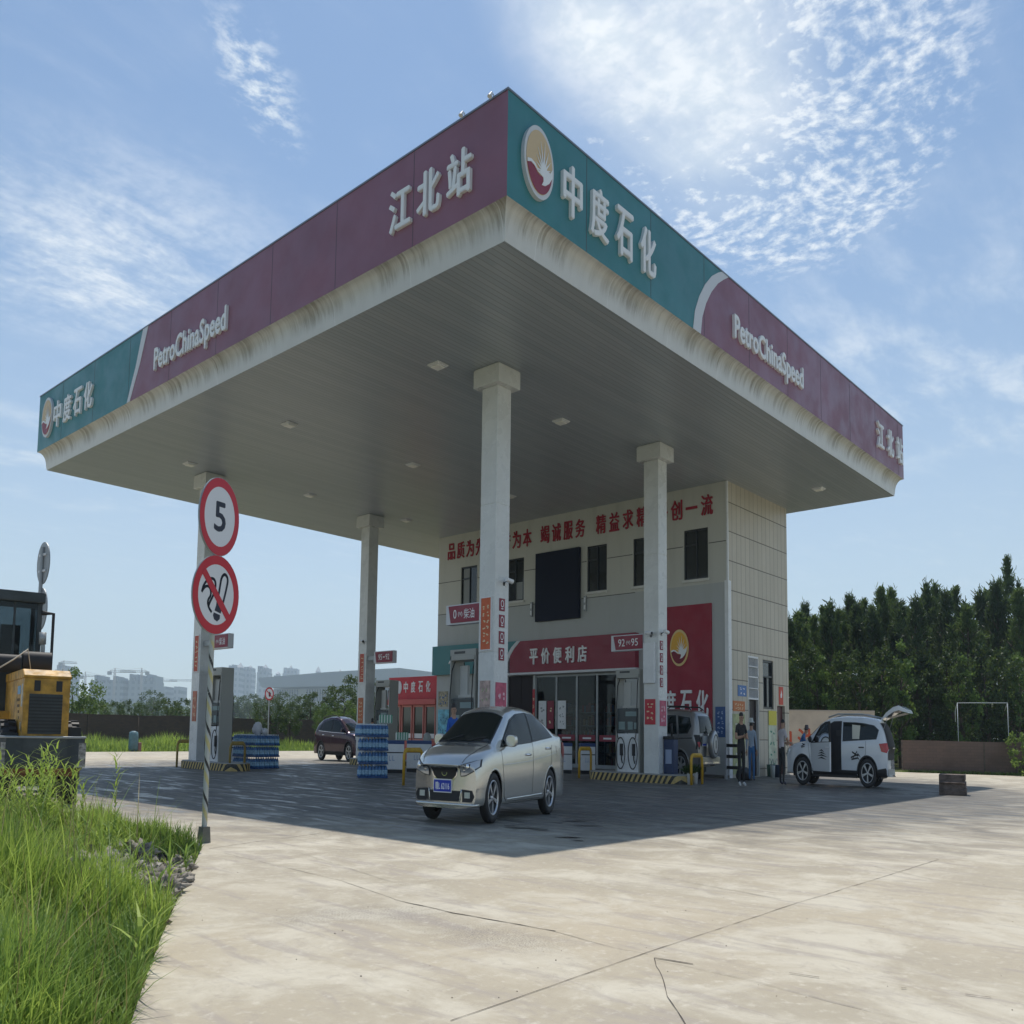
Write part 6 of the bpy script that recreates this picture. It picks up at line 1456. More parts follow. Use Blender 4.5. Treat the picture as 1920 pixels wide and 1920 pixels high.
    for sx in (-.35, .35): b.prism([(2.6, 1.2), (3.0, 1.45), (4.6, .55), (4.5, .35), (2.9, 1.1)], Matrix(((0, 0, 1, sx), (1, 0, 0, 0), (0, 1, 0, 0), (0, 0, 0, 1))), -.08, .08)
    b.build('lift_arm', Y, root)
    b = MB(sc); b.prism([(4.4, .1), (5.3, .08), (4.75, .35), (4.6, .9), (4.45, .95), (4.4, .5)], Matrix(((0, 0, 1, 0), (1, 0, 0, 0), (0, 1, 0, 0), (0, 0, 0, 1))), -1.0, 1.0); b.build('bucket', DK, root)
    for y in (.0, 2.75):
        for sd in (1, -1):
            M_ = Matrix.Translation((sd * .74, y, .60)) @ Matrix.Rotation(R(90) * sd, 4, 'Y')
            w_ = MB(sc); w_.lathe([(.30, -.19), (.50, -.2), (.575, -.17), (.60, -.1), (.60, .1), (.575, .17), (.50, .2), (.30, .19)], 32, M_)
            for i in range(22):
                a = 2 * math.pi * i / 22
                for q in (-1, 1):
                    Mx = M_ @ Matrix.Rotation(a + q * .07, 4, 'Z'); w_.box((.595, 0, q * .09), (.05, .07, .17), M=Mx)
            wo = w_.build('wheel', M_BLACK, root); w_ = MB(sc); w_.lathe([(.30, .17), (.27, .1), (.12, .08), (.10, .14), (0, .14)], 20, M_); w_.build('rim', Y, wo)
    return root
loader()

# ------------------------------------------------------------------ round traffic signs
def disc_on(F, r, mb_back, mb_rim, mb_face):
    mb_back.prism(circle(0, 0, r, r * ZS, 40), F, -.03, .0); 
    o, i = circle(0, 0, r * .985, r * ZS * .985, 40), circle(0, 0, r * .76, r * ZS * .76, 40)
    mb_face.prism(i, F, .001, .004)
    for q in range(40): mb_rim.add([(*o[q], .005), (*o[(q + 1) % 40], .005), (*i[(q + 1) % 40], .005), (*i[q], .005)], [(0, 1, 2, 3)], F)
def sign_frame(z, ang, off=.06):
    """disc plane: u to the right of someone facing it, v up"""
    n = Vector((math.cos(ang), math.sin(ang), 0)); u = Vector((-n.y, n.x, 0))
    return Matrix(((u.x, 0, n.x, n.x * off), (u.y, 0, n.y, n.y * off), (0, 1, 0, z), (0, 0, 0, 1)))
M_SRED = mat('sign_red', (.48, .015, .03), .4); M_SWH = mat('sign_white', (.66, .67, .70), .45)
M_SGREY = mat('sign_back', (.32, .34, .36), .5, .3); M_NAVY = mat('sign_navy', (.012, .016, .035), .5)
def no_smoking(F, r, parent):
    k = MB(); S = lambda x, y: (x * r, y * r * ZS)
    def stroke(pts, w_):
        for a, b in zip(pts[:-1], pts[1:]):
            d = Vector((b[0] - a[0], b[1] - a[1])).normalized(); n = Vector((-d.y, d.x)) * w_; e = d * w_ * .7
            k.prism([S(a[0] + n.x - e.x, a[1] + n.y - e.y), S(a[0] - n.x - e.x, a[1] - n.y - e.y), S(b[0] - n.x + e.x, b[1] - n.y + e.y), S(b[0] + n.x + e.x, b[1] + n.y + e.y)], F, .0045, .006)
    def curve(pts, w_): stroke([tuple(q) for q in chaikin([np.array(p) for p in pts], 2)], w_)
    curve([(.05, -.28), (.15, .22), (.20, .46), (.34, .56), (.48, .46), (.46, .26), (.25, -.35)], .038)
    k.prism([S(.04, -.20), S(.28, -.33), S(.22, -.46), S(-.04, -.40)], F, .0045, .0065); k.prism([S(-.07, -.45), S(.20, -.50), S(.19, -.60), S(.08, -.67), S(-.05, -.62), S(-.10, -.52)], F, .0045, .0065)
    curve([(-.60, .04), (-.54, .20), (-.36, .37), (-.12, .40), (-.02, .26), (-.10, .0), (-.28, -.24), (-.30, -.32)], .036)
    curve([(-.60, .04), (-.46, .18), (-.28, .18), (-.20, -.02), (-.36, -.18), (-.30, -.34), (-.18, -.44)], .034)
    k.build('cigarette_mark', M_NAVY, parent)
    b = MB(); b.prism([S(-.63, .49), S(-.49, .63), S(.63, -.49), S(.49, -.63)], F, .007, .009); b.build('red_bar', M_SRED, parent)
g = ground(382, 1580)
post = empty('sign_post', (g.x, g.y, 0), label='striped sign post with speed limit 5 and no smoking discs at the grass edge', cat='sign post')
def post_mat():
    m = bpy.data.materials.new('worn_post'); m.use_nodes = True
    t = NT(m.node_tree); b = t.n['Principled BSDF']; tc = t.node('ShaderNodeTexCoord').outputs['Object']
    s = t.node('ShaderNodeSeparateXYZ', {0: tc}).outputs
    an = t.math('ARCTAN2', s[1], s[0])
    fr = t.math('FRACT', t.math('ADD', t.math('DIVIDE', s[2], .52), t.math('MULTIPLY', an, .16)))
    n = t.noise(tc, 9, 4, .6)
    yel = t.math('MULTIPLY', t.ramp(fr, .40, .42, 0, 1), t.ramp(t.math('ADD', fr, t.math('MULTIPLY', n, .2)), .72, .76, 1, 0)); blk = t.ramp(fr, .83, .85, 0, 1)
    low = t.ramp(s[2], 3.0, 3.1, 1, 0)
    c = t.mix(t.math('MULTIPLY', yel, t.math('MULTIPLY', low, .75)), (.42, .44, .42), (.50, .42, .13)); c = t.mix(t.math('MULTIPLY', t.math('MULTIPLY', blk, low), t.ramp(n, .36, .44, 0, 1)), c, (.02, .02, .02))
    t.l.new(c, b.inputs['Base Color']); b.inputs['Roughness'].default_value = .5; return m
b = MB(); b.cyl((0, 0, .1), (0, 0, 5.5), .04, .038, 14); b.build('pole', post_mat(), post)
b = MB(); b.prism([(-.075, 0), (.075, 0), (.055, .24), (-.055, .24)], Matrix(((1, 0, 0, 0), (0, 0, -1, 0), (0, 1, 0, 0), (0, 0, 0, 1))), -.07, .07); b.build('concrete_foot', mat('foot_concrete', (.16, .16, .14), .9, var=.3), post)
for i, (z, ang, nm) in enumerate(((4.97, math.atan2(-.975, .22), 'speed_disc'), (3.755, math.atan2(-.99, .03), 'no_smoking_disc'))):
    F = sign_frame(z, ang); a_, b_, c_ = MB(), MB(), MB(); disc_on(F, .41, a_, b_, c_); bo = a_.build(nm, M_SGREY, post); b_.build('red_ring', M_SRED, bo); c_.build('white_face', M_SWH, bo)
    if i == 0:
        t_ = MB(); put_text(t_, '5', F, -.115, .125, -.245, .245, .0042, .007, .045); t_.build('numeral', M_NAVY, bo)
    else: no_smoking(F, .41, bo)
pb = Vector((9.15, 24.8, 0))
p2 = empty('round_sign_pair', pb, label='two round signs seen from behind on a grey pole beyond the loader cab', cat='sign post')
b = MB(); b.cyl((0, 0, 0), (0, 0, 6.7), .05, .05, 12); b.build('pole', M_SGREY, p2)
for z in (6.25, 4.95):
    F = sign_frame(z, R(2)); b = MB(); b.prism(circle(0, 0, .40, .40 * ZS, 36), F, -.03, 0); bo = b.build('sign_disc', M_SGREY, p2); b = MB(); b.prism(rect(-.03, .03, -.42, .42), F, -.06, -.031); b.prism(rect(-.22, .22, .2, .26), F, -.06, -.031); b.prism(rect(-.22, .22, -.26, -.2), F, -.06, -.031); b.build('rail', M_STRIPE, bo)
p3 = empty('no_smoking_sign', (39.6, 58.3, 0), label='small round no smoking sign on a thin pole at the far grass verge', cat='sign')
b = MB(); b.cyl((0, 0, 0), (0, 0, 4.7), .045, .045, 8); b.build('pole', M_SGREY, p3)
F = sign_frame(4.55, math.atan2(-.82, -.57)); a_, b_, c_ = MB(), MB(), MB(); disc_on(F, .36, a_, b_, c_); bo = a_.build('disc', M_SGREY, p3); b_.build('red_ring', M_SRED, bo); c_.build('white_face', M_SWH, bo)
kk = MB(); kk.prism([(-.03, -.22), (.08, -.24), (.14, .0), (.02, .2), (-.06, .02)], F, .0045, .007); kk.build('flame_mark', M_NAVY, bo); kk = MB(); kk.prism([(-.22, .22), (-.17, .27), (.22, -.22), (.17, -.27)], F, .008, .010); kk.build('red_bar', M_SRED, bo)
# ------------------------------------------------------------------ boundary walls
def brick_mat(name, a, bcol, mort, ang=0.0, sc=2.2):
    m = bpy.data.materials.new(name); m.use_nodes = True
    t = NT(m.node_tree); b = t.n['Principled BSDF']; tc = t.node('ShaderNodeTexCoord').outputs['Object']
    s = t.node('ShaderNodeSeparateXYZ', {0: tc}).outputs
    v = t.node('ShaderNodeCombineXYZ', {0: s[0], 1: s[2], 2: 0.0}).outputs[0]
    br = t.node('ShaderNodeTexBrick', {'Vector': v, 'Color1': a, 'Color2': bcol, 'Mortar': mort, 'Scale': sc, 'Mortar Size': .012, 'Brick Width': .55, 'Row Height': .26})
    n = t.noise(tc, .7, 6, .65)
    c = t.mix(t.ramp(n, .42, .75, 0, .55), br.outputs[0], (a[0] * .55, a[1] * .55, a[2] * .55))
    t.l.new(c, b.inputs['Base Color']); b.inputs['Roughness'].default_value = .9
    return m
def wall(name, p, q, h, th, m, label, cat='wall', cope=None, jag=0.0, seed=1, group=None):
    d = Vector((q[0] - p[0], q[1] - p[1])); L = d.length
    root = empty(name, (p[0], p[1], 0), math.atan2(d.y, d.x), label, cat, group)
    b = MB(); rnd = random.Random(seed); n = max(1, int(L / 1.2))
    prof = [(L * i / n, h + rnd.uniform(-jag, jag)) for i in range(n + 1)]
    b.prism([(0, -.3), (L, -.3)] + prof[::-1], Matrix(((1, 0, 0, 0), (0, 0, -1, 0), (0, 1, 0, 0), (0, 0, 0, 1))), -th / 2, th / 2); b.build('masonry', m, root)
    if cope: b = MB(); b.bb((0, -th / 2 - .03, h), (L, th / 2 + .03, h + .08)); b.build('coping', cope, root)
    return root, L
M_BRW = brick_mat('brown_blocks', (.17, .115, .095), (.14, .10, .085), (.10, .08, .07), sc=1.6)
M_BRD = brick_mat('dark_brick', (.105, .07, .052), (.085, .06, .05), (.07, .055, .045), sc=2.0)
M_BEI = mat('beige_render', (.50, .44, .37), .85, var=.12, vscale=1.2)
wall('boundary_wall', (-25, 70), (30, 70), 2.72, .3, M_BRD, 'dark brown boundary wall behind the left grass verge, beside the loader', jag=.04, seed=3)
wall('boundary_wall', (30.05, 70), (75, 70.5), 2.72, .3, M_BRD, 'dark brown boundary wall behind the water stack and the dark purple car', jag=.05, seed=4)
bw, L = wall('beige_wall', (48.3, 22.0), (51.75, 16.45), 3.3, .25, M_BEI, 'beige rendered wall with red characters behind the white car', cope=mat('wall_cope', (.42, .38, .34), .8))
b = MB(); F = Matrix(((1, 0, 0, 0), (0, 0, -1, -.126), (0, 1, 0, 0), (0, 0, 0, 1)))
put_chars(b, '加油站', F, 1.15, 4.6, .75, 2.35, .0, .012, .95, .03); b.build('lettering', mat('faded_red', (.50, .10, .05), .8), bw)
rw, L = wall('block_wall', (51.87, 15.07), (58.6, 4.7), 1.74, .25, M_BRW, 'low reddish brown block wall in front of the pine trees', jag=.02, seed=6)
b = MB(); 
for x in (4.1, 5.65, 7.1): b.bb((x - .035, -.135, -.1), (x + .035, -.12, 1.7))
b.build('wall_joint', M_CRACK, rw)

# ------------------------------------------------------------------ small things around the right side
g = ground(1786, 1490)
t = empty('concrete_block', (g.x, g.y, 0), R(12), 'brown broken concrete block standing at the edge of the canopy shade', 'concrete block')
b = MB(); rnd = random.Random(4)
b.prism([(-.44, 0), (.62, 0), (.48, .10), (.40, .3), (.34, .42), (.43, .46), (.42, .66), (-.36, .66), (-.38, .44), (-.46, .40), (-.38, .34), (-.39, .2), (-.45, .16)], Matrix(((1, 0, 0, 0), (0, 0, -1, 0), (0, 1, 0, 0), (0, 0, 0, 1))), -.36, .36)
b.build('core', mat('rust_concrete', (.13, .10, .085), .95, var=.45, vscale=5, bump=.8, bscale=14), t, bevel=.03)
b = MB()
for i, (x, z, w_, h_) in enumerate(((-.02, .47, .84, .2), (.0, .245, .8, .19), (.02, .02, .92, .20))): b.bb((x - w_ / 2, -.38 - .012 * i, z), (x + w_ / 2, -.34, z + h_))
b.build('face_slab', mat('rust_concrete2', (.12, .095, .085), .95, var=.5, vscale=4, bump=.8, bscale=10), t, bevel=.02)
a_, c_ = at(1795, 1318, 55), at(1889, 1318, 55)
t = empty('pipe_goal', (a_.x, a_.y, 0), math.atan2(c_.y - a_.y, c_.x - a_.x), 'thin white metal frame like a goal standing behind the block wall', 'frame')
b = MB(); Lw = (Vector((c_.x, c_.y)) - Vector((a_.x, a_.y))).length
b.tube([(0, 0, 0), (0, 0, a_.z)], .018, 6); b.tube([(Lw, 0, 0), (Lw, 0, c_.z)], .018, 6); b.build('post', mat('white_pipe', (.6, .64, .66), .5), t); b = MB(); b.tube([(0, 0, a_.z), (Lw, 0, c_.z)], .02, 6); b.tube([(0, 0, a_.z), (.14, .5, a_.z - .5), (.14, .5, a_.z - 1.2)], .025, 6); b.tube([(Lw, 0, c_.z), (Lw + .12, .5, c_.z - .5)], .025, 6); b.build('crossbar', MATS['white_pipe'], t)
M_LEAF0 = None
def leaf_mat(name, a, b_, back=.35, sc=.9):
    m = bpy.data.materials.new(name); m.use_nodes = True
    t = NT(m.node_tree); p = t.n['Principled BSDF']; tc = t.node('ShaderNodeTexCoord').outputs['Object']
    at_ = t.node('ShaderNodeAttribute', attribute_name='tint')
    c = t.mix(t.math('ADD', t.math('MULTIPLY', at_.outputs['Fac'], .7), t.math('MULTIPLY', t.ramp(t.noise(tc, sc, 3), .3, .7), .3)), a, b_)
    t.l.new(c, p.inputs['Base Color']); p.inputs['Roughness'].default_value = .55; p.inputs['Specular IOR Level'].default_value = .3
    tr = t.node('ShaderNodeBsdfTranslucent', {'Color': t.mix(.5, c, (.22, .30, .04), 'SCREEN')})
    mx = t.node('ShaderNodeMixShader', {0: back, 1: p.outputs[0], 2: tr.outputs[0]})
    t.l.new(mx.outputs[0], t.n['Material Output'].inputs['Surface']); return m
class Leaves:
    """many small faces in one mesh, each with its own tint"""
    def __init__(s): s.v = []; s.f = []; s.t = []
    def quad(s, a, b, c, d, tint):
        o = len(s.v); s.v += [a, b, c, d]; s.f.append((o, o + 1, o + 2, o + 3)); s.t += [tint] * 4
    def build(s, name, m, parent=None):
        me = bpy.data.meshes.new(name); me.from_pydata([tuple(p) for p in s.v], [], s.f)
        at_ = me.attributes.new('tint', 'FLOAT', 'POINT'); at_.data.foreach_set('value', s.t); me.materials.append(m); me.update()
        o = bpy.data.objects.new(name, me); COL.objects.link(o)
        if parent is not None: o.parent = parent
        return o
def rv(r): 
    v = Vector((r.gauss(0, 1), r.gauss(0, 1), r.gauss(0, 1))); return v.normalized()
M_PINE = leaf_mat('pine_needles', (.010, .030, .018), (.055, .10, .042), .25)
M_PINE2 = leaf_mat('pine_needles_light', (.018, .046, .020), (.10, .165, .055), .3)
M_BROAD = leaf_mat('broad_leaves', (.025, .06, .018), (.10, .17, .04), .35)
M_BROADD = leaf_mat('dark_leaves', (.012, .035, .014), (.05, .09, .03), .25)
M_SUNNY = leaf_mat('pale_leaves', (.07, .13, .03), (.22, .30, .07), .4)
M_BARK = mat('bark', (.085, .065, .05), .95, var=.4, vscale=3)
M_GRASS = leaf_mat('green_grass', (.075, .15, .022), (.40, .52, .10), .45, .5)
M_GRASSD = leaf_mat('deep_grass', (.04, .10, .022), (.22, .34, .07), .4, .5)
M_DRY = leaf_mat('dry_stems', (.16, .14, .06), (.32, .27, .12), .3, .5)
def trunk_mb(h, r, lean, rnd, limbs=6, spread=.9):
    b = MB(); pts = [Vector((lean * (i / 6) ** 2, lean * .4 * math.sin(i), h * i / 6)) for i in range(7)]
    b.tube(pts, r, 8, radii=[r * (1.15 - .95 * i / 6) for i in range(7)])
    for k in range(limbs):
        z = h * rnd.uniform(.3, .9); a = rnd.uniform(0, 6.28); p = Vector((lean * (z / h) ** 2, 0, z)); l = spread * (1 - z / h * .6)
        b.tube([p, p + Vector((math.cos(a) * l * .5, math.sin(a) * l * .5, l * .35)), p + Vector((math.cos(a) * l, math.sin(a) * l, l * .9))], r * .3, 5, radii=[r * .35, r * .22, r * .08])
    return b
def make_pine(seed, m, H=10.0, R0=1.5, n=80, per=52):
    """tall pine: tiers of upward tufts of needles round a straight trunk"""
    rnd = random.Random(seed); root = empty('pine_tree'); trunk_mb(H * .95, .15, rnd.uniform(-.3, .3), rnd, 14, 1.3).build('trunk', M_BARK, root)
    L = Leaves()
    tops = [(0, 0, H)] + [(rnd.uniform(-.8, .8), rnd.uniform(-.8, .8), H * rnd.uniform(.84, .96)) for _ in range(3)]
    for i in range(n):
        q = rnd.random() ** .8; h = H * (.14 + .86 * q); rad = R0 * ((1 - q) ** .75) * rnd.uniform(.35, 1.15) + .05; a = rnd.uniform(0, 6.283)
        c = Vector((rad * math.cos(a), rad * math.sin(a), h)); cl = rnd.uniform(.32, .62) * (1.1 - .5 * q); tone = rnd.random()
        if i < 16: tp = tops[i % 4]; c = Vector((tp[0] + rnd.uniform(-.08, .08) * (1 + i // 4), tp[1] + rnd.uniform(-.08, .08) * (1 + i // 4), tp[2] - .25 - (i // 4) * .40)); cl = .17 + .06 * (i // 4)
        ax = Vector((c.x * .35, c.y * .35, rnd.uniform(.6, 1.4))).normalized()
        for _ in range(per):
            d = (rv(rnd) + ax * 1.1).normalized(); o = c + Vector((rnd.gauss(0, cl * .38), rnd.gauss(0, cl * .38), rnd.gauss(0, cl * .62)))
            ln = rnd.uniform(.18, .36); wd = rnd.uniform(.022, .05); sd = d.cross(rv(rnd)).normalized() * wd
            L.quad(o - sd, o + sd, o + sd * .4 + d * ln, o - sd * .4 + d * ln, min(1, max(0, tone * .65 + rnd.random() * .35)))
    L.build('crown', m, root); return root
def make_broad(seed, m, H=5.0, RX=1.8, n=46, per=70, leaf=.11, name='broadleaf_tree', low=.25, trunk=True, lean=0):
    rnd = random.Random(seed); root = empty(name)
    if trunk: trunk_mb(H * .75, H * .022 + .03, rnd.uniform(-.2, .2), rnd, 8, RX * .8).build('trunk', M_BARK, root)
    L = Leaves()
    for i in range(n):
        v = rv(rnd) * rnd.uniform(.45, 1.0) ** .6; c = Vector((v.x * RX, v.y * RX, H * (low + (1 - low) * (.5 + .5 * v.z)))); cl = rnd.uniform(.18, .36) * RX * .75; tone = rnd.random()
        for _ in range(per):
            o = c + rv(rnd) * cl * rnd.random() ** .4; d = (rv(rnd) + Vector((0, 0, -.25))).normalized(); sd = d.cross(rv(rnd)).normalized(); ln = leaf * rnd.uniform(.6, 1.5)
            L.quad(o, o + d * ln * .5 + sd * ln * .32, o + d * ln, o + d * ln * .5 - sd * ln * .32, min(1, max(0, tone * .6 + rnd.random() * .4)))
    L.build('crown', m, root); return root
pines = [make_pine(11, M_PINE), make_pine(12, M_PINE2, R0=1.35, n=74), make_pine(13, M_PINE, R0=1.75, n=92), make_pine(14, M_PINE2, R0=1.6, n=84)]
TOPS = [(1481, 1160), (1497, 1150), (1509, 1139), (1526, 1158), (1543, 1142), (1557, 1131), (1576, 1146), (1594, 1124), (1606, 1140), (1620, 1128), (1633, 1142), (1651, 1104), (1671, 1106), (1685, 1135), (1701, 1143), (1715, 1123), (1736, 1097), (1753, 1098), (1773, 1117), (1791, 1106), (1813, 1138), (1835, 1111), (1851, 1112), (1866, 1100), (1888, 1051), (1909, 1110), (1930, 1092), (1955, 1105), (1985, 1080)]
rnd = random.Random(21)
used = [False] * 4
def put_tree(protos, flags, k, loc, scale, label, group):
    if not flags[k]: o = protos[k]; flags[k] = True
    else: o = dup(protos[k])
    o.location = loc; o.scale = scale; o.rotation_euler = (0, 0, rnd.uniform(0, 6.28)); tag(o, label, 'tree', group); return o
GP = 'pine trees behind the walls'
for i, (px, py) in enumerate(TOPS):
    D_ = 62 + (i * 7 % 5) * 2.4 + rnd.uniform(-1, 1); tp = at(px, py, D_); h = tp.z
    lab = 'tall dark pine, %s from the station building among the treetops' % ORD[i] if i != 24 else 'tallest pine, its thin spire standing clear above the tree row'
    put_tree(pines, used, (i * 3 + i // 4) % 4 if i != 24 else 1, (tp.x, tp.y, -.2), (rnd.uniform(.85, 1.25), rnd.uniform(.85, 1.25), (h + .1) / 10.0), lab, GP)
for i in range(14):                                   # a back row closes the gaps
    px = 1485 + i * 35; D_ = 78 + rnd.uniform(-2, 2); tp = at(px, 1190 - rnd.uniform(0, 20), D_)
    o = put_tree(pines, used, i % 4, (tp.x, tp.y, -.2), (1.35, 1.35, tp.z / 10.0), 'dark pine of the rear row, %s from the station building, mostly hidden' % ORD[i], GP)
for i in range(15):                                   # front row, shorter and leafier, hung with creeper
    px = 1478 + i * 33 + rnd.uniform(-10, 10); D_ = 58.5 + rnd.uniform(-1, 1.5); tp = at(px, 1225 - rnd.uniform(0, 45), D_)
    if i == 0: br = [make_broad(31, M_BROADD, 6, 1.5, 60, 60, .16, 'creeper_tree', .05), make_broad(32, leaf_mat('creeper_leaves', (.045, .095, .025), (.15, .25, .065), .4), 6, 1.2, 50, 55, .15, 'creeper_tree', .05)]; fl2 = [False] * 2
    put_tree(br, fl2, 1 if i in (2, 6, 10, 13) else 0, (tp.x, tp.y, -.2), (1, 1, tp.z / 6.0), ('light green' if i in (2, 6, 10, 13) else 'dark green') + ' creeper covered tree, %s of the front row right of the station building' % ORD[i], 'creeper covered trees in front of the pines')
sh1 = make_broad(41, M_SUNNY, 1.6, .8, 22, 45, .10, 'shrub', .05, False)
def shrub(o, loc, s, label, group='shrubs by the walls'):
    o.location = loc; o.scale = s; o.rotation_euler = (0, 0, rnd.uniform(0, 6)); return tag(o, label, 'shrub', group)
q = ground(1672, 1440); shrub(sh1, (q.x + .6, q.y + .3, -.1), (.55, .55, 1.5), 'small pale shrub between the raised tailgate and the block wall')
q = ground(1905, 1452); shrub(dup(sh1), (q.x - .4, q.y - .2, -.1), (1.0, 1.0, 1.55), 'pale green shrub at the right end of the block wall')
q = ground(1930, 1456); shrub(dup(sh1), (q.x, q.y, -.1), (1.1, 1.1, 1.2), 'low leafy shrub cut by the right picture edge')
# plants, buckets and rail near the grey car
for i, (px, py, lab) in enumerate(((1293, 1471, 'white plant pot with dark leaves at the island end, left one'), (1304, 1470, 'white plant pot with dark leaves at the island end, right one'))):
    q = ground(px, py); t = empty('plant_pot', (q.x, q.y, 0), label=lab, cat='plant pot', group='white plant pots')
    b = MB(REAL); b.lathe([(0, 0), (.09, 0), (.12, .28), (.13, .29), (.11, .29), (.09, .22), (0, .22)], 16); b.build('pot', M_WPLAS, t)
    lv = Leaves(); r_ = random.Random(i)
    for _ in range(160):
        d = (rv(r_) + Vector((0, 0, 1.2))).normalized(); o = Vector((r_.gauss(0, .04), r_.gauss(0, .04), .36)); ln = r_.uniform(.2, .45); sd = d.cross(rv(r_)).normalized() * .03; lv.quad(o, o + d * ln * .5 + sd, o + d * ln, o + d * ln * .5 - sd, r_.random())
    lv.build('leaves', M_BROADD, t)
for px, py, c, lab, rr in ((1444, 1456, (.10, .20, .15), 'green bucket by the tiled side wall', .17), (1449, 1459, (.55, .58, .56), 'white water jug by the tiled side wall', .12), (1457, 1457, (.03, .05, .09), 'black basin leaning on the tiled side wall', .2)):
    q = ground(px, py); b = MB(REAL); b.lathe([(0, 0), (rr * .8, 0), (rr, .34), (rr * 1.06, .36), (rr * .96, .35), (rr * .78, .06), (0, .06)], 18); o = b.build('bucket', mat('bucket_%d' % px, c, .4), loc=(q.x, q.y, 0)); tag(o, lab, 'bucket')
    b = MB(REAL); b.tube([(-rr, 0, .34), (-rr * .7, 0, .48), (0, 0, .54), (rr * .7, 0, .48), (rr, 0, .34)], .012, 5); b.build('handle', M_GREY, o)
q = ground(1352, 1452); t = empty('rail_barrier', (33.6, 16.35, 0), R(-90), 'black horizontal rail barrier at the building corner beside the grey car', 'barrier')
b = MB(REAL)
for z in (.28, .58, .88): b.bb((-.15, -.04, z), (.75, .04, z + .09))
b.build('bars', M_BLACK, t); b = MB(REAL); b.bb((.68, -.06, 0), (.78, .06, 1.0)); b.bb((-.2, -.06, 0), (-.1, .06, 1.0)); b.build('posts', mat('barrier_white', (.45, .46, .48), .5), t)
blob('tarp_heap', (33.75, 15.75, .2), .45, (1.0, .6, .75), mat('tarp_black', (.015, .016, .02), .6), 'low black heap of sacks at the building corner', 'sacks', 8, .3)
# blue drum and broom at the far verge
q = Vector((28.2, 57.9, 0)); t = empty('blue_drum', q, label='blue green drum with a broom at the left grass verge', cat='drum')
b = MB(REAL); b.lathe([(0, 0), (.34, 0), (.38, .15), (.38, .75), (.33, .9), (.12, .95), (0, .95)], 18); b.build('drum_body', mat('drum_teal', (.10, .19, .22), .5, var=.2), t)
b = MB(REAL); b.tube([(.45, 0, 0), (.40, .1, 1.6)], .02, 5); b.build('broom_stick', M_BARK, t); b = MB(REAL); b.bb((.38, -.15, 0), (.66, .2, .42)); b.build('red_can', mat('can_pink', (.35, .16, .14), .6, var=.3), t, bevel=.04)

# ------------------------------------------------------------------ grass bed, rubble, verge
def inpoly(x, y, poly):
    c = False
    for (x1, y1), (x2, y2) in zip(poly, poly[1:] + poly[:1]):
        if (y1 > y) != (y2 > y) and x < (x2 - x1) * (y - y1) / (y2 - y1) + x1: c = not c
    return c
BEDP = BED + [(-6, 16), (-2.5, 6.5), (1.4, 4.2)]
from mathutils import noise as mnoise
def bed_z(x, y):
    """the soil heaps up a little in the bed"""
    d = min((Vector((x, y)) - Vector(p)).length for p in BED); e = min(1, d / 1.2)
    return -.06 + e * (.16 + .18 * mnoise.noise(Vector((x * .6, y * .6, 3))))
b = MB(); vs = []; n = 60
xs, ys = np.linspace(-8, 7.2, n), np.linspace(3.6, 21, n); fs = []
for y in ys:
    for x in xs: vs.append((x, y, bed_z(x, y) if inpoly(x, y, BEDP + []) else -.11))
for j in range(n - 1):
    for i in range(n - 1): fs.append((j * n + i, j * n + i + 1, (j + 1) * n + i + 1, (j + 1) * n + i))
b.add(vs, fs, smooth=True); struct(b.build('bed_soil', M_SOIL))
def blades(L, x, y, z, rnd, h, wd, lean, tint, segs=3, az=None):
    a = rnd.uniform(0, 6.283) if az is None else az; dr = Vector((math.cos(a), math.sin(a), 0)); sd = Vector((-dr.y, dr.x, 0)); p = Vector((x, y, z)); pr_ = None
    for k in range(segs + 1):
        t_ = k / segs; q = p + dr * (lean * h * t_ ** 2.0) + Vector((0, 0, h * (t_ - .28 * lean * t_ ** 2))); w_ = wd * (1 - t_ ** 1.5) + .0006
        cur_ = (q - sd * w_, q + sd * w_)
        if pr_: L.quad(pr_[0], pr_[1], cur_[1], cur_[0], tint)
        pr_ = cur_
ROCKS = [(186, 1632, .34), (262, 1604, .24), (292, 1650, .26), (312, 1660, .22), (334, 1640, .2), (338, 1618, .16), (160, 1668, .28), (120, 1690, .26), (232, 1668, .22), (205, 1655, .3), (84, 1700, .22), (270, 1662, .2)]
rock_xy = []
M_ROCK = mat('rubble_grey', (.25, .225, .19), .95, var=.5, vscale=7, bump=1.0, bscale=22)
for i, (px, py, r_) in enumerate(sorted(ROCKS, key=lambda q: -q[0])):
    q = ground(px, py + 14); rock_xy.append((q.x, q.y, r_)); r_ *= .62
    o = blob('rubble_rock', (q.x, q.y, bed_z(q.x, q.y) + r_ * .25), r_, (1.15, 1.0, .95), M_ROCK, 'lumpy grey rubble chunk in the grass bed, %s from the sign post' % ORD[i], 'rock', i + 2, .85, 4, 2.6); o['group'] = 'rubble chunks in the grass bed'
rnd = random.Random(78); gm = MB()
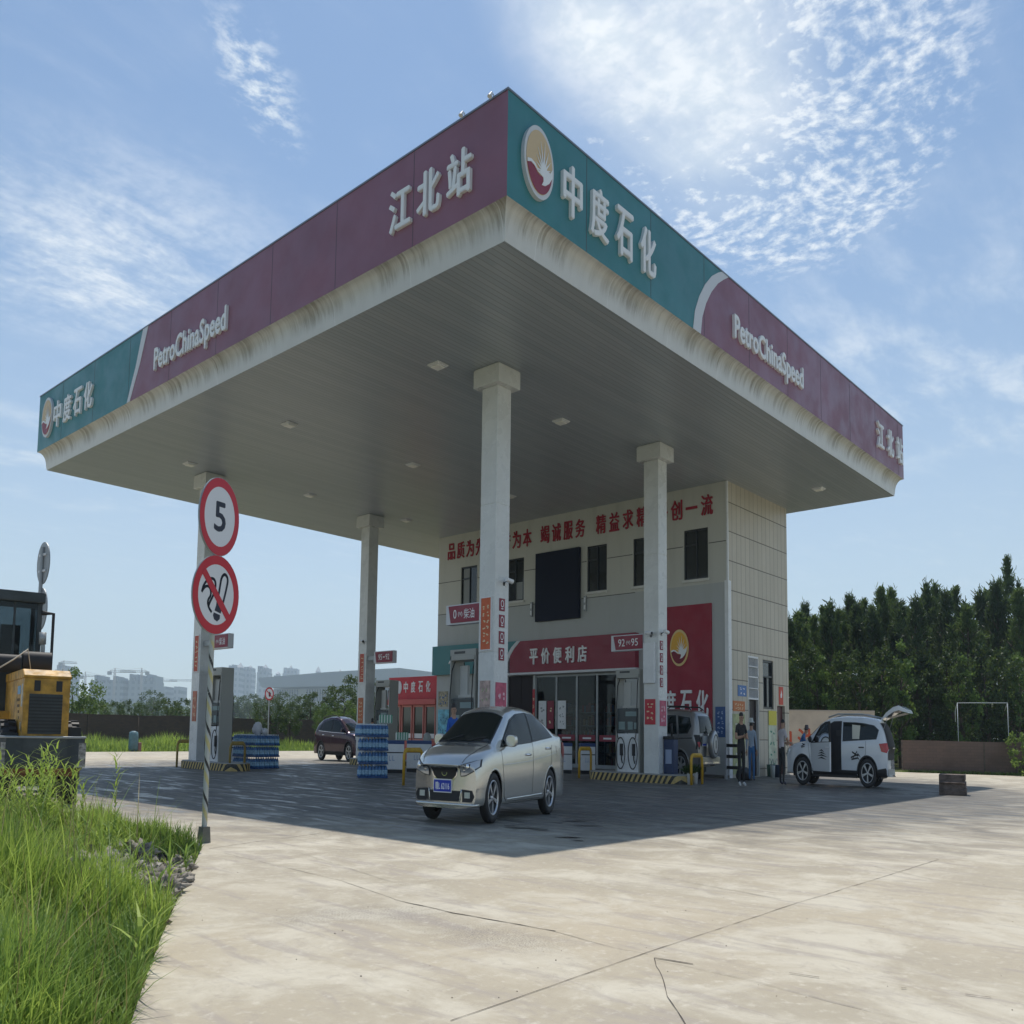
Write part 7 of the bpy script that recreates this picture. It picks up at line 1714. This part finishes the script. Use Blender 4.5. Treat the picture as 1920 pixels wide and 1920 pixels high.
for k in range(1500):
    a, c, r_ = rnd.choice(rock_xy); x, y = a + rnd.gauss(0, .42), c + rnd.gauss(0, .42)
    if not inpoly(x, y, BEDP): continue
    s_ = rnd.uniform(.015, .06); z = bed_z(x, y) + s_ * .4
    M_ = Matrix.Translation((x, y, z)) @ Matrix.Rotation(rnd.uniform(0, 6), 4, rv(rnd)) @ Matrix.Diagonal((s_ * rnd.uniform(.6, 1.4), s_ * rnd.uniform(.6, 1.4), s_ * rnd.uniform(.7, 1.6), 1))
    gm.add([(1, 0, 0), (-1, .2, 0), (0, 1, .1), (.1, -1, 0), (0, 0, 1), (.1, 0, -1)], [(0, 2, 4), (2, 1, 4), (1, 3, 4), (3, 0, 4), (2, 0, 5), (1, 2, 5), (3, 1, 5), (0, 3, 5)], M_, mi=rnd.randrange(3))
tag(gm.build('gravel', [M_ROCK, mat('gravel_pale', (.36, .33, .29), .95), mat('gravel_dark', (.09, .08, .07), .95)]), 'loose gravel and broken rubble among the grass of the bed', 'gravel', kind='stuff')
rnd = random.Random(77)
LG, LD, LS = Leaves(), Leaves(), Leaves()
def near_rock(x, y): return any((x - a) ** 2 + (y - c) ** 2 < (r_ * 1.5) ** 2 for a, c, r_ in rock_xy)
n = 0; tries = 0
while n < 30000 and tries < 300000:
    tries += 1
    x, y = rnd.uniform(-4, 6.9), rnd.uniform(4.0, 19.5)
    P_ = Vector((x, y, 0)) - EYE; zf = P_.dot(FWD)
    if zf < 2 or P_.dot(RIGHT) / zf * FPX + PPX < -160: continue
    if not inpoly(x, y, BEDP): continue
    dens = mnoise.noise(Vector((x * .55, y * .55, 7)))
    if rnd.random() > .55 + .6 * dens + (.3 if zf < 8 else 0): continue
    rk = near_rock(x, y)
    if rk and rnd.random() < .95: continue
    dist_post = math.hypot(x - 5.2, y - 9.8)
    if dist_post < 1.6 and rnd.random() < .6: continue
    hh = (.22 + .30 * rnd.random() + .26 * max(0, dens)) * ZS * (.56 if zf > 9 else .82)
    edge = min(math.hypot(x - a_[0], y - a_[1]) for a_ in BED[:9]); hh *= (.45 + .55 * min(1, edge / .7)) * (.62 + .95 * max(0, mnoise.noise(Vector((x * 1.3, y * 1.3, 21))) + .3))
    if mnoise.noise(Vector((x * 1.7, y * 1.7, 31))) < -.28 and rnd.random() < .8: continue
    if zf > 9 and x < 5 and rnd.random() < .5: hh *= 1.35
    if dist_post < 2.0 and zf < 12: hh *= .6
    (LD if rnd.random() < .4 else LG)
    tone = min(1, max(0, .5 + .7 * mnoise.noise(Vector((x * .9, y * .9, 1))) + rnd.uniform(-.3, .3)))
    if rnd.random() < .07 + (.35 if near_rock(x + .3, y) or near_rock(x - .4, y - .4) else 0): blades(LS, x, y, bed_z(x, y) - .02, rnd, hh * rnd.uniform(.4, .9), .005, rnd.uniform(.3, 1.1), rnd.random(), 2)
    L_ = LD if mnoise.noise(Vector((x * .5, y * .5, 11))) + rnd.uniform(-.35, .35) > .12 else LG
    blades(L_, x, y, bed_z(x, y) - .03, rnd, hh, rnd.uniform(.004, .0085) * (1 + zf * .03), (rnd.uniform(.05, .4) if rnd.random() < .62 else rnd.uniform(.4, .85)), tone, 3)
    if rnd.random() < .022: blades(LS, x, y, bed_z(x, y), rnd, hh * rnd.uniform(1.2, 1.75), .004, rnd.uniform(.1, .55), rnd.random(), 4)
    n += 1
for k in range(420):                                  # long arching blades and stems that stand over the rest
    x, y = rnd.uniform(-1.5, 5.6), rnd.uniform(4.2, 13.5)
    if not inpoly(x, y, BEDP) or min(math.hypot(x - a_[0], y - a_[1]) for a_ in BED[:9]) < .35: continue
    blades(LS if k % 3 == 0 else (LD if k % 2 else LG), x, y, bed_z(x, y), rnd, rnd.uniform(.75, 1.35), rnd.uniform(.005, .009), rnd.uniform(.15, .8), rnd.random(), 5)
for k in range(150):                                  # broad leaved weeds low in the grass
    x, y = rnd.uniform(-1.0, 6.2), rnd.uniform(4.4, 12.5)
    if not inpoly(x, y, BEDP): continue
    z0 = bed_z(x, y); nL = rnd.randrange(7, 13); hh = rnd.uniform(.1, .45)
    for i in range(nL): blades(LG if k % 2 else LD, x, y, z0 + hh * i / nL, rnd, rnd.uniform(.14, .3), rnd.uniform(.009, .019), rnd.uniform(.7, 1.2), rnd.random(), 4, i * 2.4)
# leafy weeds in front of the loader
for k in range(70):
    x, y = rnd.uniform(2.2, 6.0), rnd.uniform(12.2, 15.8); 
    if not inpoly(x, y, BEDP): continue
    hh = rnd.uniform(.6, 1.25); z0 = bed_z(x, y)
    for i in range(16):
        zz = z0 + hh * (.25 + .75 * i / 15); a = i * 2.4 + k; blades(LG, x, y, zz, rnd, rnd.uniform(.16, .30), .014, 1.1, min(1, .55 + rnd.uniform(-.2, .45)), 2, a)
    blades(LS, x, y, z0, rnd, hh, .008, .05, .2, 3)
for L_, m, nm, lab in ((LG, M_GRASS, 'grass', 'bright green grass growing over the bed at the lower left'), (LD, M_GRASSD, 'deep_grass', 'darker green grass growing over the bed at the lower left'), (LS, M_DRY, 'grass_stems', 'thin tall stems rising out of the grass bed')):
    tag(L_.build(nm, m), lab, 'grass', kind='stuff')
# verge in front of the far wall
LV, LV2 = Leaves(), Leaves(); rnd = random.Random(5)
for k in range(15000):
    x = rnd.uniform(14, 50); y = 57.4 + 12.3 * rnd.random() ** .75; e = (y - 57.4) / 12.3
    nz = mnoise.noise(Vector((x * .22, y * .22, 2)))
    hh = (.22 + 1.0 * min(1, e * 2.2) * (.55 + .8 * max(-.3, nz)) * rnd.uniform(.6, 1.3)) * 1.25
    blades(LV if rnd.random() < .6 + .4 * nz else LV2, x, y, -.1, rnd, hh, rnd.uniform(.018, .04), rnd.uniform(.1, .6), min(1, max(0, .55 + .5 * nz + rnd.uniform(-.35, .35))), 2)
tag(LV.build('verge_grass', M_GRASS), 'tall bright weeds on the verge before the far wall', 'grass', kind='stuff'); tag(LV2.build('verge_weeds', M_GRASSD), 'dark tall weeds on the verge before the far wall', 'grass', kind='stuff')
LR = Leaves()
for k in range(2600):
    t_ = rnd.random(); x, y = 51.4 + 6.6 * t_ + rnd.gauss(0, .08), 14.9 - 10.3 * t_ + rnd.gauss(0, .1); blades(LR, x, y, -.05, rnd, rnd.uniform(.06, .28), .02, rnd.uniform(.2, .8), rnd.random(), 2)
tag(LR.build('wall_foot_grass', M_SUNNY), 'strip of dry grass along the foot of the block wall', 'grass', kind='stuff')
# ------------------------------------------------------------------ trees and fields beyond the wall
b = MB(); n = 46; fs = []; vs = []
xs = np.linspace(-120, 620, n); ys = np.concatenate([np.linspace(72, 140, 16), np.linspace(150, 900, n - 16)])
for y in ys:
    for x in xs:
        e = min(1, max(0, (y - 74) / 120)); vs.append((x, y, -.1 + 2.2 * e + e * .8 * mnoise.noise(Vector((x * .02, y * .02, 0)))))
for j in range(n - 1):
    for i in range(n - 1): fs.append((j * n + i, j * n + i + 1, (j + 1) * n + i + 1, (j + 1) * n + i))
b.add(vs, fs, smooth=True); struct(b.build('field', soil_mat('field_grass', (.085, .11, .03), (.16, .16, .06), (.05, .08, .02), .03)))
LF = Leaves()
for k in range(9000):
    x = rnd.uniform(20, 150); y = 73 + 80 * rnd.random() ** 1.3
    if not (.25 < x / y < 1.1): continue
    e = min(1, max(0, (y - 74) / 120)); nz = mnoise.noise(Vector((x * .06, y * .06, 4)))
    blades(LF, x, y, -.1 + 2.2 * e, rnd, rnd.uniform(.8, 2.4) * (1 + nz), rnd.uniform(.06, .16), rnd.uniform(.1, .6), min(1, max(0, .45 + nz + rnd.uniform(-.3, .3))), 2)
tag(LF.build('field_reeds', leaf_mat('reeds', (.09, .12, .03), (.26, .26, .10), .35, .1)), 'tall yellowish reeds on the field beyond the wall', 'reeds', kind='stuff')
bt = [make_broad(51, M_BROADD, 5, 2.0, 60, 60, .16), make_broad(52, M_BROAD, 5, 2.2, 60, 60, .16)]; fl3 = [False] * 2
MT = [(138, 1258, 72.5, 1, .95, 'leafy tree with pale leaves just right of the loader hood'), (216, 1318, 84, 0, .8, 'dark round tree behind the wall, between the loader and the speed post'), (240, 1313, 88, 0, .6, 'slim dark tree behind the wall below the twin cranes'), (288, 1296, 150, 0, 1.2, 'dark rounded tree below the small hazy towers left of the post'), (315, 1312, 90, 0, 1.1, 'broad dark tree behind the wall, close left of the sign post'), (344, 1312, 95, 0, 1.0, 'dark tree behind the wall, touching the sign post column'), (185, 1318, 95, 1, .9, 'low light tree behind the wall below the slab blocks'), (508, 1305, 78, 0, .95, 'dark bushy tree behind the small no smoking sign'), (545, 1318, 80, 0, .75, 'small dark tree between the far sign and the round tree'), (583, 1300, 92, 0, 1.0, 'round dark tree in the middle of the verge, before the long hall'), (532, 1300, 140, 0, 1.3, 'hazy tree in front of the long hall, its left end'), (646, 1288, 88, 0, 1.0, 'tall dark tree just left of the column by the dark purple car'), (664, 1270, 95, 0, 1.1, 'tallest dark tree, touching the column by the dark purple car'), (612, 1322, 76, 1, .8, 'light green bushy tree above the dark purple car'), (655, 1318, 75, 1, .9, 'light green bushy tree behind the roof of the dark purple car'), (470, 1303, 190, 0, 1.5, 'hazy tree below the hazy tower pair'), (440, 1306, 190, 0, 1.6, 'hazy tree right of the fuel pump behind the post'), (690, 1300, 100, 0, 1.1, 'dark tree behind the pump beside the red kiosk'), (565, 1308, 170, 0, 1.3, 'hazy small tree left of the round dark tree'), (490, 1310, 150, 0, 1.0, 'hazy small tree left of the far no smoking sign'), (265, 1320, 100, 0, .7, 'little dark tree behind the wall left of the dark rounded one')]
rnd = random.Random(3)
for i, (px, py, D_, k_, wsc, lab) in enumerate(MT):
    if D_ > 110: D_ *= 2.2
    tp = at(px, py, D_); z0 = -.15 if D_ < 76 else min(2.0, (D_ - 74) / 120 * 2.2); h = tp.z - z0
    o = put_tree(bt, fl3, k_, (tp.x, tp.y, z0), (wsc * h / 5, wsc * h / 5, h / 5), lab, 'trees beyond the far wall')
# far tree belt: one mass
LW = Leaves()
for k in range(9000):
    px = rnd.uniform(90, 760); D_ = rnd.uniform(620, 800); g_ = at(px, 1350, D_); hh = 5 + 13 * rnd.random() * (1 + .8 * mnoise.noise(Vector((px * .03, D_ * .01, 0))))
    o = Vector((g_.x, g_.y, 1 + hh * rnd.random())); d = rv(rnd); sd = d.cross(rv(rnd)).normalized(); ln = rnd.uniform(1.6, 3.6); LW.quad(o - d * ln - sd * ln, o + d * ln - sd * ln, o + d * ln + sd * ln, o - d * ln + sd * ln, rnd.random())
tag(LW.build('far_wood', M_BROADD), 'bluish far belt of trees below the city skyline', 'wood', kind='stuff')
# ------------------------------------------------------------------ skyline
def facade_mat(name, col, win, sx, sz):
    m = bpy.data.materials.new(name); m.use_nodes = True
    t = NT(m.node_tree); b = t.n['Principled BSDF']; tc = t.node('ShaderNodeTexCoord').outputs['Object']
    s = t.node('ShaderNodeSeparateXYZ', {0: tc}).outputs
    fx = t.math('FRACT', t.math('DIVIDE', s[0], sx)); fz = t.math('FRACT', t.math('DIVIDE', s[2], sz))
    k = t.math('MULTIPLY', t.math('MULTIPLY', t.math('GREATER_THAN', fx, .3), t.math('LESS_THAN', fx, .8)), t.math('MULTIPLY', t.math('GREATER_THAN', fz, .3), t.math('LESS_THAN', fz, .8)))
    t.l.new(t.mix(k, col, win), b.inputs['Base Color']); b.inputs['Roughness'].default_value = .8; return m
M_T1 = facade_mat('tower_facade', (.33, .32, .33), (.15, .16, .18), 12, 17); M_T2 = facade_mat('slab_facade', (.22, .23, .24), (.10, .11, .13), 14, 14); M_ROOFC = mat('crown_roof', (.33, .33, .34), .7)
FAR = 3.2                      # the city stands two to three kilometres off
def tower(px0, px1, pyt, D_, label, m=M_T1, spire=None, steps=0, name='tower_block', group='far tower blocks', dep=58):
    D_ *= FAR
    a, c = at(px0, 1340, D_), at(px1, 1340, D_); top = at((px0 + px1) / 2, pyt, D_).z; W = (c - a).length; mid = (a + c) / 2
    root = empty(name, (mid.x, mid.y, -1), -YAW, label, 'building', group)
    b = MB(); b.bb((-W / 2, 0, 0), (W / 2, dep, top + 1)); b.build('walls', m, root)
    if steps:
        b = MB(); r_ = random.Random(int(px0)); 
        for i in range(steps): x = -W / 2 + W * (i + .5) / steps; b.bb((x - W / steps * .32, 1, top + 1), (x + W / steps * .32, dep - 1, top + 1 + FAR * r_.uniform(2, 6)))
        b.build('roof_blocks', m, root)
    if spire:
        sx, spy, sw = spire; sc_ = at(sx, spy, D_); xx = (sc_ - mid).dot(RIGHT); sh_ = sc_.z - top; wv = sw * D_ / FPX / 1.7
        b = MB(); b.bb((xx - wv, dep * .2, top + 1), (xx + wv, dep * .8, top + 1 + sh_ * .35)); b.build('penthouse', m, root)
        b = MB(); zt_ = top + 1 + sh_ * .35; b.add([(xx - wv * 1.15, dep * .15, zt_), (xx + wv * 1.15, dep * .15, zt_), (xx + wv * 1.15, dep * .85, zt_), (xx - wv * 1.15, dep * .85, zt_), (xx, dep * .5, top + 1 + sh_)], [(0, 1, 4), (1, 2, 4), (2, 3, 4), (3, 0, 4), (3, 2, 1, 0)]); b.build('pointed_roof', M_ROOFC, root)
    return root
tower(424, 446, 1256, 780, 'hazy tower with the tallest pointed roof, left of the tower pair', spire=(443, 1240, 7), steps=4)
tower(447, 469, 1258, 800, 'hazy tower with a lower pointed roof right beside the tallest one', spire=(462, 1245, 8), steps=4)
tower(479, 500, 1260, 760, 'hazy single tower with a pointed roof just left of the long hall', spire=(491, 1243, 7), steps=4)
tower(511, 521, 1266, 900, 'small hazy spire rising over the left end of the long hall', spire=(516, 1257, 5))
tower(527, 555, 1262, 900, 'hazy tower with a pointed roof over the left third of the long hall', spire=(540, 1245, 6), steps=3)
tower(583, 597, 1264, 930, 'hazy spire over the middle of the long hall', spire=(592, 1247, 6))
tower(630, 642, 1264, 950, 'hazy twin spire over the right part of the long hall', spire=(634, 1253, 4))
tower(165, 228, 1281, 620, 'long hazy slab block under the left twin crane', M_T2, steps=9, name='slab_block', group='hazy slab blocks under construction')
tower(229, 238, 1287, 640, 'low hazy block between the two long slab blocks', M_T2, name='slab_block', group='hazy slab blocks under construction')
tower(238, 289, 1277, 620, 'long hazy slab block under the right twin crane', M_T2, steps=8, name='slab_block', group='hazy slab blocks under construction')
tower(299, 311, 1287, 700, 'slim hazy tower right of the slab blocks', M_T2); tower(312, 321, 1292, 720, 'lowest of the slim hazy towers right of the slab blocks', M_T2); tower(324, 336, 1287, 690, 'slim hazy tower nearest the sign post', M_T1)
tower(99, 126, 1255, 640, 'hazy pale block rising behind the loader hood', M_T1, steps=2)
# long hall with a deep flat roof
a, c = at(504, 1340, 1440), at(760, 1340, 1290); mid = a; W = (c - a).length
root = empty('long_hall', (a.x, a.y, -1), math.atan2(c.y - a.y, c.x - a.x), 'long hazy hall with an overhanging flat roof behind the trees', 'building')
top = at(510, 1272, 1440).z + 1; MH = mat('hall_wall', (.34, .34, .34), .8)
b = MB(); b.bb((9, 0, 0), (W, 120, top - 18)); b.bb((-24, -30, 0), (30, 30, top * .44)); b.build('walls', MH, root)
b = MB(); b.prism([(-9, top - 4.5), (0, top - 16), (W, top - 16), (W, top + 9.6), (W * .5, top + 6.6), (-9, top)], Matrix(((1, 0, 0, 0), (0, 0, -1, 0), (0, 1, 0, 0), (0, 0, 0, 1))), -138, 18); b.build('roof', mat('hall_roof', (.30, .31, .33), .6), root)
b = MB()
for z0, z1 in ((top * .30, top * .46), (top * .56, top * .78)):
    for i in range(46):
        if i % 12 > 8: continue
        x = 18 + i * (W - 30) / 46; b.bb((x, -1.2, z0), (x + (W - 30) / 46 * .5, -.03, z1))
b.build('window_band', mat('hall_glass', (.05, .06, .08), .3), root)
def crane(px, pyt, pj0, pj1, pyj, D_, label):
    D_ *= FAR
    base = at(px, 1330, D_); top = at(px, pyt, D_).z; jz = at(px, pyj, D_).z; k = D_ / FPX
    root = empty('tower_crane', (base.x, base.y, -1), -YAW, label, 'crane', 'tower cranes on the skyline')
    M_ = mat('crane_steel', (.28, .24, .20), .6)
    b = MB(); w_ = 1.6
    for sx in (-w_, w_):
        for sy in (-w_, w_): b.tube([(sx, sy, 0), (sx, sy, jz + 1)], .5, 4)
    for i in range(14): z = (jz) * i / 14; b.tube([(-w_, -w_, z), (w_, -w_, z + jz / 14)], .38, 4)
    b.build('mast', M_, root)
    b = MB(); l0, l1 = (pj0 - px) * k, (pj1 - px) * k; b.tube([(l0, 0, jz + 1), (l1, 0, jz + 1)], .9, 4); b.tube([(l0, 0, jz + 5), (l1 * .96, 0, jz + 4.5)], .55, 4)
    for i in range(16): x = l0 + (l1 - l0) * i / 16; b.tube([(x, 0, jz + 1), (x + (l1 - l0) / 32, 0, jz + 4.8)], .38, 4)
    b.build('jib', M_, root)
    b = MB(); b.tube([(0, 0, jz + 1), (0, 0, top + 1)], 1.1, 4); b.tube([(l0 * .8, 0, jz + 5), (0, 0, top + 1), (l1 * .7, 0, jz + 5)], .3, 4); b.build('apex', M_, root)
    b = MB(); e = l0 if abs(l0) < abs(l1) else l1; b.bb((e - 3.8, -3, jz - 5), (e + 3.8, 3, jz + 3)); b.build('counterweight', M_, root)
crane(212, 1252, 202, 252, 1260, 600, 'left of the two cranes over the slab blocks')
crane(262.5, 1252, 222, 273, 1260, 600, 'right of the two cranes over the slab blocks, counterweight to its right')
crane(300, 1270, 291, 330, 1277, 680, 'small crane above the slim hazy towers')
crane(115, 1238, 109, 140, 1243, 620, 'crane above the block behind the loader hood')
crane(157, 1259, 150, 196, 1268, 640, 'faint crane between the leafy tree and the slab blocks')
crane(362, 1274, 315, 372, 1277, 720, 'faint crane whose jib reaches the sign post')
# ------------------------------------------------------------------ haze
b = MB(); b.bb((-650, -650, -3.0), (3600, 3600, 420.0)); hz = b.build('haze', None or mat('tmp', (1, 1, 1)))
m = bpy.data.materials.new('air_haze'); m.use_nodes = True; t = NT(m.node_tree); t.n.clear()
pv = t.node('ShaderNodeVolumePrincipled', {'Color': (.66, .80, .94), 'Density': HAZE_D, 'Anisotropy': .3}); t.node('ShaderNodeOutputMaterial', {'Volume': pv.outputs[0]})
hz.data.materials.clear(); hz.data.materials.append(m); tag(hz, kind='stuff')
